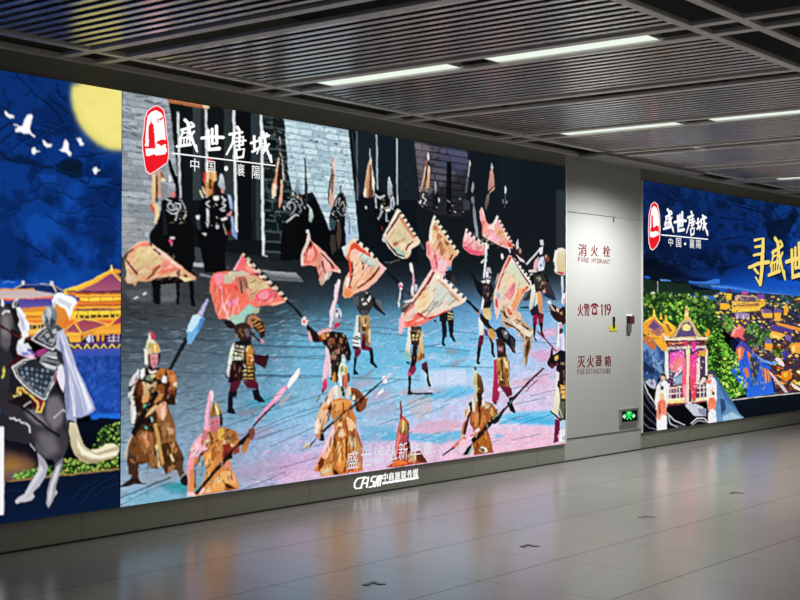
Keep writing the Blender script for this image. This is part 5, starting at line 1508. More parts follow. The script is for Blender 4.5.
    # ---- men right of the middle
    c.run('''
t 380 260 8
l 11181e 3: 40 80 110 145 165 205
p f8c0c8: 0 20 20 35 55 70 30 90 10 110 0 105
p f8e8ec: 145 195 170 180 185 200 180 230 170 260 165 300 150 340 140 360 150 300 160 240
p e05878: 150 200 170 195 175 220 155 225
l 2a3038 1.6: 180 215 200 240 260 300
l 16181c 1.8: 175 240 178 310
p f8ece8: 235 30 250 22 262 50 270 90 265 130 275 180 270 250 275 290 250 290 248 230 262 170 260 110 240 80
p e0a0b0: 262 110 272 110 278 170 268 220 258 200
p b8d0dc: 280 190 298 200 300 230 285 260 275 230
p f0d8dc: 190 330 260 310 270 325 200 345
p 605c5c>484444: 160 345 210 340 260 330 240 370 200 420 170 420
p f0e0e4: 140 340 150 320 160 360 150 385
t 380 320 8
p 3a3430: 245 50 330 50 330 90 245 90
p d8a050: 245 85 320 85 330 110 240 110
p e8e8e0>d8dcc8: 225 60 245 60 250 180 240 260 245 330 200 300 200 260 215 160
p 90c0a8 s=1: 195 270 220 240 245 290 240 330 205 310
p 28201c: 240 90 315 90 315 200 250 200
p e8c888: 258 118 275 115 275 135 258 135
p e8c888: 285 118 305 115 305 135 285 135
p d8b070: 258 145 275 142 275 165 258 165
p d8b070: 285 145 305 142 305 165 285 165
p f0d8b0>c08848: 315 90 330 90 345 170 355 260 360 300 300 340 290 300 310 230
p 8a5830 : 300 280 350 250 358 290 310 330
l e0c090 1.2: 320 180 345 270
p 2a1418>1c0c12: 265 200 300 200 295 330 270 400 235 400 250 320
p 101418: 210 330 240 335 238 355 215 350
p 7a2040>8a2848: 235 380 285 360 290 400 265 440 220 450 225 410
p d84878: 222 420 250 425 240 450 222 450
p 0f0e16: 225 450 250 445 245 570 265 585 250 600 220 598 225 520
p 5a1c38>481428: 330 350 375 330 385 390 370 405 335 400
p 101018: 350 400 385 390 392 460 400 500 412 535 385 535 370 470 375 440
l 1c2430 2: 245 585 300 590 400 588 420 590
t 380 260 8
p 16181c: 475 440 520 420 585 400 590 470 540 490 475 490
l d8c090 1.2: 545 420 580 430
l d8c090 1.2: 545 450 585 455
l c8b078 1.1: 545 475 585 470
p 1c1a20: 490 490 530 490 535 620 500 620
p 2a2020: 540 480 590 470 590 580 560 620 550 560
l 14161c 2.4: 435 488 445 485
p 5890c0: 535 60 570 50 570 80 540 95
p 181c24: 520 90 565 80 580 130 560 170 530 160
p 3a3028 : 570 120 600 140 610 170 590 200 570 170
l 12141a 2.4: 690 320 740 365 790 410
t 380 320 8
p 15121a: 490 0 530 0 535 100 520 140 515 180 528 210 500 210 492 180 498 120
p 15121a: 550 0 590 0 590 60 580 110 605 165 605 180 585 170 560 130 555 100 565 50
p 8a9098 a=.7 s=2: 500 250 560 230 640 250 600 280 560 270
p a08898 a=.6 s=2: 560 350 620 320 720 310 640 340 580 390
t 470 250 8
p f0f8f8: 120 -60 136 -60 138 40 128 130 118 220 104 230 110 140 118 60
p b0d8e0: 128 0 136 0 134 90 126 120
p e8d8c8 : 80 100 110 70 118 80 100 105
p c8c0cc>9890a0: 130 140 160 140 175 190 165 230 130 230
p 1c1820: 150 180 175 190 170 210 150 210
p f0f0f8: 125 170 140 170 145 210 125 225
p 14141a: -10 150 40 210 60 250 100 250 120 240 160 250 190 310 185 400 165 440 150 480 100 470 90 380 60 330 40 280 20 220
p 2c2430: 100 260 150 260 165 330 140 420 100 400
p e8e8ec: 90 250 125 240 120 262 95 262
p 484048: 110 290 135 290 130 320 110 320
p f4f8f4>e8e8dc: 100 370 115 400 105 470 90 480 75 600 95 640 70 680 75 580 90 450
p c8a870>e0c898: 105 470 160 460 170 520 150 560 110 540
p 20181a: 80 500 120 540 150 560 160 640 110 600 80 560
p f8ece4: 248 30 262 25 270 60 258 80 246 60
p f0f4f8 : 130 235 165 240 150 270 130 262
p d86858: 60 490 75 480 78 510 62 520
l 101a22 2.4: -10 410 30 460 62 492
p 2a1c24: 340 -30 400 -20 440 60 460 120 400 90 370 60 340 20
p d0d0d4: 370 -60 385 -90 390 -20 372 0
p c08878: 395 -20 412 0 405 30 390 20
p e8d0d8: 365 30 400 60 430 80 440 100 400 90
p 100e12: 455 130 480 160 520 190 560 180 610 210 640 260 660 330 690 400 660 400 620 350 580 330 520 330 490 260
p 3a3634>2a2a26: 505 200 580 190 610 240 600 300 550 330 520 300
p 8a9080: 530 220 560 210 570 240 545 255
p c8a088: 580 320 605 310 605 340 585 345
p d8e4f0: 560 60 590 50 600 110 590 160 545 170 540 110
p 5080b8: 560 110 575 110 575 135 560 135
p b0b8c8: 585 70 600 90 595 130 582 140
p e8b0b8: 520 80 550 50 545 120 530 160 505 160 510 110
p 7a4038: 598 60 630 50 640 80 610 100
p f4d0d4: 465 160 530 155 540 175 470 180
p f0e8ec: 550 -10 585 -30 580 30 560 40
p d0d4d8: 560 -80 585 -80 590 -40 565 -40
l f0f0f0 1.6: 452 112 500 60 560 -5
p 3c3040: 600 250 640 260 690 400 660 405 620 350 600 320
p d8a088: 600 40 620 40 615 60 600 60
l f0e8e4 1.2: 480 200 500 190
p f0f0e8>d8d0c0: 495 290 515 270 525 330 510 420 490 480 470 470 480 400
p e8d8b8: 520 350 540 340 550 400 530 470 510 490 520 420
p e8a868>d88850: 540 340 565 330 580 400 580 510 555 500 545 430
p 3a3028: 420 400 440 380 470 340 490 300 480 390 450 410
p 2a1c30: 480 480 540 430 555 500 540 560 490 520
p 14101a: 545 500 580 510 580 540 550 530
l 141c24 2.2: 405 460 470 462
l 5898b8 1.6: 405 472 470 475
p c81c58>a01848: 505 530 535 520 540 590 520 620 500 610
p 8a1c44>6a1434: 545 520 585 530 585 600 560 620 545 590
p 1c2c40: 580 345 600 370 640 390 700 400 640 350
t 470 310 8
p e8e4ec a=.0: 0 0 1 0 1 1
p 7a1838: 500 60 530 50 530 120 510 130
p 6a1430: 550 40 590 30 585 100 560 110
p 16101c: 505 120 530 110 525 180 520 220 538 245 520 252 508 220
p 16101c: 560 100 585 100 580 170 600 215 590 222 565 190
p 9a2840: 565 70 585 70 580 100 565 100
l 8a2440 1.6: 540 170 600 230 640 275 690 330
p f4ccd8: 710 100 735 100 745 140 735 200 720 230 705 200
t 470 250 8
p c8d8dc: 730 210 745 205 750 280 745 350 735 350 728 280
p f0ecec: 740 350 768 340 765 420 745 440 728 420
p c8a8a8: 745 390 765 390 760 430 745 430
p 2a1a18>181216: 630 425 650 430 690 450 720 470 740 450 768 460 768 570 750 600 720 580 690 570 660 530 640 490
p 8a6048: 640 450 660 460 690 520 670 530 645 490
p f0e0dc: 615 410 640 400 655 425 640 440 620 425
l e8d8c8 1: 640 435 680 490
p e0c0a8: 690 460 715 470 710 500 690 490
p b89068: 700 510 740 490 740 520 710 530
t 470 310 8
p 2a1a18: 640 0 690 10 740 40 768 60 768 110 710 100 680 80 645 40
p f0f0f0: 705 100 735 100 735 160 715 200 718 290 690 300 700 200
p 50b8d8: 740 120 765 110 768 230 745 220
p d898b0: 710 110 735 105 740 150 715 150
p 3c2830: 715 150 742 145 745 190 715 190
p e8e0e8: 730 180 752 190 755 330 735 320
p 14161c: 720 320 768 330 768 700 700 700 690 500 700 430 660 470 640 460 620 440 615 420 640 370 650 300 665 310 665 360 700 340
p 5a1830: 640 430 665 425 672 465 650 470
p c8a050: 680 370 705 360 710 390 690 410 675 395
p f0d890: 685 375 700 372 700 388 688 390
p f4f0f4: 690 490 705 490 705 600 690 590
p 8a2850: 688 430 706 430 708 490 690 490
p 8a7c60: 725 420 755 415 755 445 725 445
p 303438: 710 450 760 450 760 540 715 540
t 480 360 8
p 18181c: 610 40 690 40 690 480 650 480 620 420 620 180
p e8e8ec: 612 90 632 100 632 160 615 180
p d0a050: 640 200 690 200 690 310 650 310 645 250
l f0d890 1.2: 655 225 688 222
l f0d890 1.2: 655 255 688 250
l 6a4820 1: 650 240 688 238
l f0d890 1.2: 655 290 688 285
p f4f0dc>e0dcb8: 605 190 632 230 640 320 625 430 605 440 580 410 590 350 600 270
p e8dcc0: 570 380 600 390 610 440 570 410
l 0f1014 1.8: 565 410 610 450 650 485
p 5c6454: 640 330 680 330 670 470 640 460 625 420
l b8b898 1.2: 635 390 660 460
p 8a1c50>6a1438: 605 470 640 480 640 540 630 600 590 600 600 540
p a8d8f0: 645 490 680 480 680 560 645 560
p f0e8f0: 640 560 685 540 685 620 640 640
t 470 385 8
p 6a1438: 680 275 718 285 720 360 700 400 710 450 668 465 675 380
p f0f0f4: 720 400 768 380 768 450 710 455
p b0c0d0: 735 415 765 400 765 440 740 445
''')
    # ---- the two flag men at centre right
    c.run('''
t 470 310 8
p f0f0ec>dcdcc8: 70 60 95 60 110 140 100 200 75 200 70 130
p d8b878>e8d0a0: 100 -10 160 -10 175 40 165 80 130 70 105 40
p 3a2418: 85 40 130 80 170 130 200 170 160 160 120 130 85 80
p 181418: 80 40 110 60 150 110 200 160 230 170 220 190 170 150 110 110 80 70
p c89048>d8a860: 145 150 180 150 210 200 190 240 160 240 150 190
p 7a3050: 105 150 140 160 145 210 120 210
p 6a1838>5a1430: 75 200 110 200 105 270 85 300 60 290
p 111018: 60 290 90 300 78 380 72 410 88 430 75 435 52 430 52 400
p 6a1c34: 145 200 180 240 185 260 160 260
p 111018: 165 260 190 260 190 340 205 375 190 382 170 350
p 14121a: 200 160 240 130 280 140 320 190 365 230 360 320 365 350 340 340 310 290 280 260 230 250
p 5a5c60: 250 160 280 160 310 200 300 240 270 220
p c8c8cc: 285 165 300 180 285 200 275 190
p 303034: 320 210 355 240 350 310 330 300
p 7a4038: 340 290 360 310 355 340
p 3a2424>2a1818: 205 230 250 230 285 270 290 380 220 390 215 300
p 6a4848: 220 280 270 290 265 340 225 330
p b08898: 225 300 260 300 255 325 230 325
p c82050>d83868: 190 400 215 390 215 540 205 620 185 640 195 500
p c8a060>8a5828: 215 380 290 375 320 490 320 610 215 610 215 480
p f0dcb0: 220 400 235 390 240 450 225 470
p f0e0b8: 270 390 290 385 300 420 275 430
p e8d8a8: 280 430 302 425 310 470 290 480
l 402010 1.6: 250 400 262 560
p e8c078: 225 500 245 480 250 540 230 560
p 5a3818: 215 560 280 565 280 600 220 600
l f4e4c0 1.1: 300 500 315 600
p f4ecdc: 215 560 232 560 230 600 215 600
t 480 360 8
p c82454>a01c48: 115 0 130 0 140 150 160 240 150 320 110 340 95 330 100 250
p b88848>8a5828: 130 0 240 0 240 240 210 240 200 160 150 160 140 100
p f0dcb0: 190 0 220 0 230 60 205 70
l 3a1c10 1.6: 170 0 185 150
p e8c888: 145 110 170 150 190 160 150 165
l f0e0c0 1.1: 225 100 240 220
p 7a1c40>5a1430: 150 200 250 220 260 280 220 300 180 240
p f8d8e0: 140 230 155 220 165 240 150 255
p 5c1430: 110 330 140 330 130 360 105 350
p 0f1018: 230 300 262 290 262 350 285 420 275 430 240 405 230 370
t 470 250 8
p d8c0a0>b89878: 260 420 300 460 360 500 400 550 460 590 460 620 300 620 250 600 250 500
p f4ccb0 : 370 480 400 500 420 560 380 560
p 4a2c18: 265 450 290 480 340 550 340 590 300 560 265 520
p ccb898: 250 520 280 560 330 600 300 610 250 570
t 470 310 8
p c8b498>a08868: 260 80 320 60 400 90 430 110 480 130 510 160 500 220 490 300 470 350 450 440 440 470 432 430 425 380 430 270 410 210 370 160 320 130 270 120
p f0e4d0: 330 80 380 110 440 150 480 180 500 160 505 180 470 230 440 210 400 160 350 120
p 3a2414: 260 90 300 100 370 140 420 190 440 270 430 230 400 180 350 140 290 120
p 5a3c24: 440 200 480 220 480 300 455 380 440 420 440 330 450 260
p 2c1c10: 455 220 470 220 470 290 455 330
p 4a3420: 400 90 440 130 480 150 460 160 420 130
p 8a6c4c: 440 380 470 340 455 430 440 465
p e0d0b4 s=1 a=.7: 425 370 445 400 440 470 430 430
l 3c2818 1.2: 250 10 330 60 400 90
p e8b498: 260 -20 320 0 380 0 400 60 360 80 300 50
p c84838: 300 -20 340 30 330 50 300 20
''')
    # ---- the near soldiers
    c.run('''
t 120 325 8
l 1c2022 3.6: 388 375 460 240 535 105
l 0e1012 1.6: 395 380 465 250 540 120
p 90c8f0>78b4e8: 555 70 600 20 640 0 655 10 620 60 600 100 570 150 545 150 540 110
p d8e4f0: 530 50 545 0 580 -50 600 -40 560 40 545 70
p e8f0f8: 590 60 610 80 560 110 545 100
p 9aa0a8: 528 40 545 30 560 60 545 75
t 120 300 5
p a0a8d8>c0b8d8: 385 75 420 15 440 -10 445 0 430 30 412 80
p 70b0e0: 365 75 385 72 428 95 400 150 355 215 335 205 340 170 330 155
p c8e4f4: 365 75 385 72 410 85 380 130 355 160 332 155
p 4a88c8: 400 90 428 95 400 150 385 160
t 120 325 8
p 2a1810: 70 480 150 360 200 340 320 340 370 345 440 380 460 460 450 560 440 640 380 640 80 640
p e8e0c8>b8a870: 205 160 225 110 240 100 265 120 300 150 322 200 320 230 300 225 240 230 225 260 228 320 205 320 195 240
p 58b068: 225 160 240 140 245 180 225 200
p d8a850: 245 150 300 150 318 210 300 220 250 220
p f4e0a0: 270 165 290 160 290 220 278 220
p f0f0e8: 230 70 245 60 250 100 240 130 230 110
p e04868>b82844: 235 50 250 45 275 70 290 110 275 125 255 110 250 75
p f4e8e0: 195 190 215 190 222 320 200 320
p 181014: 225 235 245 235 240 300 260 350 230 340
p 1a1014: 300 220 322 220 320 280 305 320 300 280
p d8949c>c07880: 240 235 300 230 305 280 290 330 265 350 245 320
p 8a4850: 255 265 270 262 270 272 255 275
p 8a4850: 282 265 296 262 296 272 284 274
p a85464: 262 310 285 305 280 320 268 320
p f0f0ec: 225 350 250 370 290 360 300 370 260 390 240 385
p e8e4ec>d0c4c8: 68 480 95 420 150 350 160 360 150 430 130 460 80 490
p f0ecf0: 165 360 195 340 200 400 175 440 160 430
p e8e4ec: 65 560 90 510 125 470 120 500 90 580 70 590
p e8e4e8 : 330 440 350 400 375 420 370 460 340 460
p c07838>a86028: 290 380 330 340 370 350 350 400 320 440 290 430
p 6a8878: 210 410 250 395 270 420 240 450 205 440
p d8c088: 240 400 280 385 290 410 260 430
p b87040>985830: 370 350 430 370 455 420 455 480 440 530 400 550 380 520 400 480 380 420
p d88c50: 395 400 440 400 440 460 410 450
p e8c8a0: 420 460 460 455 455 500 425 490
p 7a3c28: 380 510 440 520 445 555 400 555
p 4a2018: 130 460 180 450 190 560 150 560 110 520
p 7a3c1c>5a2c14: 150 470 200 450 230 550 210 620 150 600
p d8c098>b08850: 180 450 250 480 290 450 300 470 270 530 230 560 220 620 190 560
p 604828: 220 520 250 490 280 500 240 560
p 8a4c24: 290 480 350 470 360 600 300 600 280 550
p 3a1c10: 350 460 380 460 370 600 350 600
t 120 395 8
p 3a2414>4a2c18: 60 460 80 350 130 250 90 240 80 100 80 0 360 0 370 60 400 130 440 230 450 360 510 500 500 600 400 600 370 640 330 560 310 590 250 590 230 540 150 560 150 640 70 640 55 520
p 7a4c28>6a4020: 60 460 90 350 170 280 270 300 300 480 290 540 200 540 100 530
p e8e0dc>c8b8b0: 80 0 110 10 130 60 130 130 115 220 95 240 80 150 85 60
p f0ecf0: 100 110 125 90 130 150 115 230 95 240
p 2a1410: 110 30 170 20 170 120 130 140
p e0dcd0>c8b090: 35 470 60 390 100 300 160 210 165 240 90 350 60 430 50 500 40 510
p a86c48>90582c: 150 330 200 290 260 310 270 420 230 460 170 450
p d09060: 190 330 215 300 235 400 210 430
p 8a5830: 300 120 370 60 400 150 440 240 450 370 400 370 320 400 290 280
p a07044: 310 230 390 220 420 300 350 340 320 320
p c8a080 s=1: 380 260 430 270 430 310 390 320
p 6a4424: 290 250 330 240 340 360 300 370
p e0a888>c88058: 300 90 350 50 370 60 375 150 345 215 310 180 280 110
p f0c8b0: 330 100 360 80 365 160 345 205 325 160
p d89c60: 180 0 240 0 220 50 180 70
p d8b078: 230 120 290 70 300 90 250 150 200 180
p c88848: 240 20 300 -10 350 -10 330 40 270 70
p 40d8b0: 190 90 205 70 225 85 220 115 200 120
p 40d8b0: 192 255 205 245 222 265 210 275
p 90d8c0: 245 185 255 170 265 210 255 220
p 181010: 100 330 160 240 240 110 300 -10 270 -10 200 100 140 200 90 300
l 141012 4.6: 300 -20 200 140 110 320
p 1a1010: 180 200 240 180 250 220 220 240 260 260 260 300 230 240 180 230
p c89858: 265 230 290 220 310 300 330 400 350 540 340 570 300 450
p f0e0b0>e0c080: 285 400 300 400 315 470 325 580 305 580 300 500
p 3c2410: 340 420 380 410 400 530 370 550 345 500
p e0d0a0: 395 470 415 480 440 525 425 540
p 7a4c2c>4a2c18: 400 390 450 370 510 500 490 540 440 540
p c07848: 400 400 430 390 460 440 440 470
p 241408: 440 540 510 500 515 520 480 560 440 570
p 9a6438: 230 460 290 500 290 560 260 590 235 540
t 120 440 8
p 4a3020>3a2418: 60 100 140 140 150 200 140 280 160 330 180 340 80 360 90 280 70 180
p 2c1a12: 0 370 40 340 90 305 130 310 165 340 210 345 200 352 120 355 40 378 0 380
p 8a5c3c: 80 150 100 150 130 180 120 190 90 180
p a06c48: 385 215 450 200 430 240 400 270 385 260
p 5a3824: 440 180 510 150 490 200 520 270 490 320 470 280
p 14191c: 485 300 520 270 540 290 540 370 500 360 480 330
p a8b8b0: 478 305 520 268 525 275 490 300 485 320
l 2a3a40 2 a=.7: 210 380 300 340 400 300
l 1e343c 1.4 a=.6: 0 460 80 430 200 385
''')
    c.run('''
t 180 430 8
p c07840>d89050: 180 0 220 -20 340 -20 450 10 470 60 480 110 420 160 400 230 420 320 465 410 475 470 360 490 250 510 130 525 140 470 190 400 210 320 190 230 170 180
p f4a8bc>f8c0c8: 70 190 90 130 130 70 180 20 200 40 200 130 230 150 150 200 75 215
p fcd0dc: 90 150 120 100 150 110 140 170 90 195
p f0a0b8>e09078: 60 250 75 215 160 205 150 250 110 310 105 420 120 510 130 525 60 530 60 420 55 330
p c87838>e8a058: 110 225 165 205 165 240 120 290 105 320 110 230
p 5a2c14: 155 190 235 145 240 160 165 210 165 240 120 300 105 300 150 230
p d88848>e09850: 75 320 105 310 110 400 120 520 85 520 75 420
p f4c8d4: 55 530 62 500 110 500 130 528
p 8a4828: 115 330 130 330 130 460 110 470
p a04038>c85838: 170 40 190 60 190 110 180 140 170 100
p d8a878: 190 -10 215 -20 215 100 200 130 190 90
p 2a1410: 232 0 260 60 262 110 240 130 250 90 236 40
p e0e0d8: 210 50 225 40 230 120 215 130
p d88c48>b87030: 300 40 340 0 340 110 300 130
p 8a5430>a86c40: 340 10 400 -15 440 20 455 70 420 120 370 110 345 70
p b88858: 350 50 400 40 430 70 400 100 360 95
p e8d0b0: 345 75 360 70 365 105 350 110
p e0994c: 195 180 250 150 290 200 280 260 250 330 220 380 210 290
p f0b868: 215 200 245 180 240 260 220 320
p b06028: 250 160 300 180 270 250 250 240
p 8a2c24: 345 120 400 110 420 140 400 190 360 230 340 210
p 141214: 480 90 550 20 565 40 480 130 420 180 420 230 380 240 280 350 150 510 125 520 120 500 230 370 340 240 400 170
p 9a5430>c88858: 545 0 590 -10 598 30 570 60 530 180 510 200 490 170 490 110 550 60
p f0d0b0: 405 115 425 110 425 130 410 135
p 8a3c30: 420 170 470 120 480 180 430 200
p d88078>e0a070: 375 250 400 240 410 300 440 350 380 320 350 280
p f0b870>e8a058: 270 400 340 330 410 330 440 370 460 440 360 420 350 480 250 500
p f8d8b0: 300 390 330 370 330 410 300 430
p a85c28: 360 430 380 430 440 460 460 470 470 475 360 490
p 3a1c10: 362 425 400 440 440 465 380 470 360 450
p e8a880: 380 350 430 360 450 410 400 410
p f0c8c0: 150 510 190 450 200 480 170 520
p 3c8090: 240 410 265 395 260 410 245 420
p f4c898: 200 500 240 440 250 500
t 200 365 8
p e8a0bc>f098a8: 30 520 40 400 60 270 70 220 85 200 105 210 110 270 85 340 70 420 80 540 60 560
p fcd8e0: 78 215 100 205 108 240 105 290 90 290
p f4b8cc: 40 420 60 280 75 240 80 310 60 420 55 520 40 520
p c8a458>8a6428: 80 380 90 320 120 295 150 310 175 370 175 400 150 400 80 420
p f8ecb0: 115 320 125 300 150 370 155 400 140 400
p 4a3410: 105 310 120 300 120 360 100 400
p 2a1610: 155 390 178 390 182 480 165 510 155 440
p d08088>c06070: 80 430 150 410 158 460 150 520 110 545 85 500
p 803040: 92 455 110 450 110 462 95 466
p 803040: 130 450 146 446 146 456 132 460
p e0b050: 140 520 180 500 200 540 190 600 140 600
p c87c80: 20 530 60 520 60 600 10 600
p b87848>8a5430: 190 520 250 515 290 560 300 600 190 600
p fc88cb4: 0 0 1 0 1 1
'''.replace('p fc88cb4: 0 0 1 0 1 1\n', '') + '''
p f890b8>f8a8c8: 435 450 560 300 600 250 670 160 700 170 690 200 640 260 590 320 470 460
p fff4f8: 695 160 720 110 790 20 800 30 790 90 710 190
p f8c0d4 : 640 200 690 170 660 240 600 290 590 270
p d0b0b0 a=.7 s=1: 640 280 690 250 740 210 740 230 690 280 650 330 630 320
l e07088 1: 600 250 650 230
l 201418 2: 425 490 480 430 600 310
p 7a4434: 385 520 430 490 440 550 420 600 385 590
p 141214: 300 620 390 540 400 560 340 640
t 240 340 5
''')
    c.run('''
t 290 350 8
p d0783c>b86430: 330 400 400 380 480 400 500 440 510 540 520 620 340 620 340 520
p f4ccb8>e8a078: 215 560 235 480 290 380 340 290 360 310 345 400 330 480 300 560 270 620 210 640
p e8944c>c87038: 235 490 300 440 330 430 310 500 290 560 260 600 240 560
p 401810: 300 470 330 410 335 480 310 560 280 600 265 600 290 540
p f8e0cc: 290 420 330 360 330 400 310 440
p f0f0e8>e0e0d0: 350 290 380 280 390 340 400 380 360 400
p c8c8b0: 380 300 410 290 440 320 430 360 410 380 390 370
p 1c1818: 405 290 420 290 435 320 430 340 410 330
p 2c2828: 415 340 440 340 440 370 420 370
p e8ecd8>c8c4a0: 385 200 395 130 410 95 440 105 460 150 465 190 440 200 420 200 415 290 395 290
p 68a058: 405 140 425 120 430 170 405 180
p d8a040: 435 130 460 150 465 195 440 200
p f4f0ec: 385 200 402 200 420 280 400 290
p d87058>c05848: 425 200 465 195 465 260 455 310 435 310 425 260
p 2a1418: 460 180 478 190 480 250 465 260
p 181418: 415 230 428 230 430 290 420 290
p f0ccb0: 455 300 490 290 490 330 470 390 450 390
p 8a4c28>6a3418: 490 300 540 310 580 350 590 380 520 420 490 400
p f0e0d0: 495 375 520 360 525 400 500 405
p e8a058>d07830: 340 410 400 400 480 400 490 430 440 480 380 560 350 530
p a04c20: 420 420 432 420 435 470 420 480
p f0a860: 350 420 400 410 400 480 360 520
p 4a1c10: 500 440 580 380 620 360 620 400 590 470 560 500 530 490 525 450
p 9a5430>7a4020: 550 460 600 380 625 350 620 400 605 470 560 500
p f0dce0: 590 350 610 340 625 350 620 380 600 385
p 7c4424: 530 420 560 400 560 440 535 460
p 141a1e: 330 590 440 500 570 380 580 395 450 515 345 605
p 1a242c: 575 380 640 320 720 255 740 240 745 250 650 335 590 390
p 3c464c: 400 540 520 430 525 440 410 548
p f0f4f8: 735 230 750 205 770 220 775 260 760 270 745 255
l e8f0f8 2.6: 745 245 800 195
l ffffff 1.6: 745 215 770 250
l c890a8 1: 740 240 800 200
p c07840 : 440 500 500 470 520 560 530 620 450 620
p f8e0c8: 425 590 440 560 460 580 450 610
t 270 410 8
l f4f4f8 2.6: 870 -130 905 -160
l c8d0e0 1.4: 850 -100 860 -130
p d08040>c07030: 480 0 660 0 690 60 690 150 720 230 740 290 730 360 740 480 690 500 640 500 560 520 440 530 410 530 400 495 345 490 370 430 420 330 470 220 510 120
p e8c0a0>d89870: 390 0 480 0 470 60 440 120 430 190 400 220 360 200 360 140 375 60
p f8e0cc: 360 100 390 60 400 120 380 190 355 190
p 14141a: 440 60 490 0 470 0 420 110 400 180 430 190 440 240 410 250 395 240 385 220 410 180
p c88060: 360 190 400 190 400 230 375 230
p 1c262a: 405 175 540 55 600 0 620 0 560 60 430 185
p 8c9c98: 500 92 560 40 560 50 510 95
p 1a1a1e: 310 280 370 225 375 235 320 295
p f0d8b8: 270 300 290 270 320 260 325 275 300 300 275 305
p c89860: 290 285 320 270 300 300 275 308
p f4b8b8>f0a8a0: 500 110 525 130 510 230 470 310 440 390 410 370 380 440 345 490 400 360 450 250
p f8d0d0: 500 140 515 160 480 250 430 350 410 340 460 230
p f0d090: 505 240 515 230 490 310 460 380 440 390 470 310
p b06024: 515 230 545 220 550 300 540 420 520 460 500 400 500 300
p f0a050>e08838: 540 250 600 230 610 300 600 420 590 500 560 490 530 440 540 350
p f8c880: 550 260 575 250 570 350 560 460 545 430
p 6a300c: 605 210 620 210 620 330 610 440 600 460 602 330
p 6a2c10: 380 430 410 380 440 400 420 450 390 490
p d88040: 345 490 390 430 380 490 400 495
p f0b070>e09858: 400 480 480 420 500 440 500 520 420 535
p d8d0a8: 410 490 460 465 490 470 470 510 420 510
p e8a870: 430 510 480 490 490 520 440 535
p 3c1c10: 495 400 510 470 540 490 550 520 510 520
p b87040>c8a060: 615 190 680 170 720 240 740 300 720 360 700 360 660 300 630 270
p d8d0b0: 640 200 680 230 690 290 660 300 640 260
p f0c898: 610 60 640 60 690 120 680 150 650 170 620 150
p f0d8a8: 545 100 570 90 580 120 560 140 545 130
p f8c8a0: 540 160 580 150 600 200 570 230 540 200
p c05c30: 580 80 610 80 610 150 585 150
p a05830: 690 160 720 220 745 300 730 300 700 230
p c88878>a04c30: 720 310 760 320 740 440 700 460 690 380
p e8783c: 610 470 650 450 690 470 690 500 640 500 605 500
p d07030: 690 400 735 440 745 480 720 490
p 8a3818: 590 460 620 450 600 500 580 500
''')
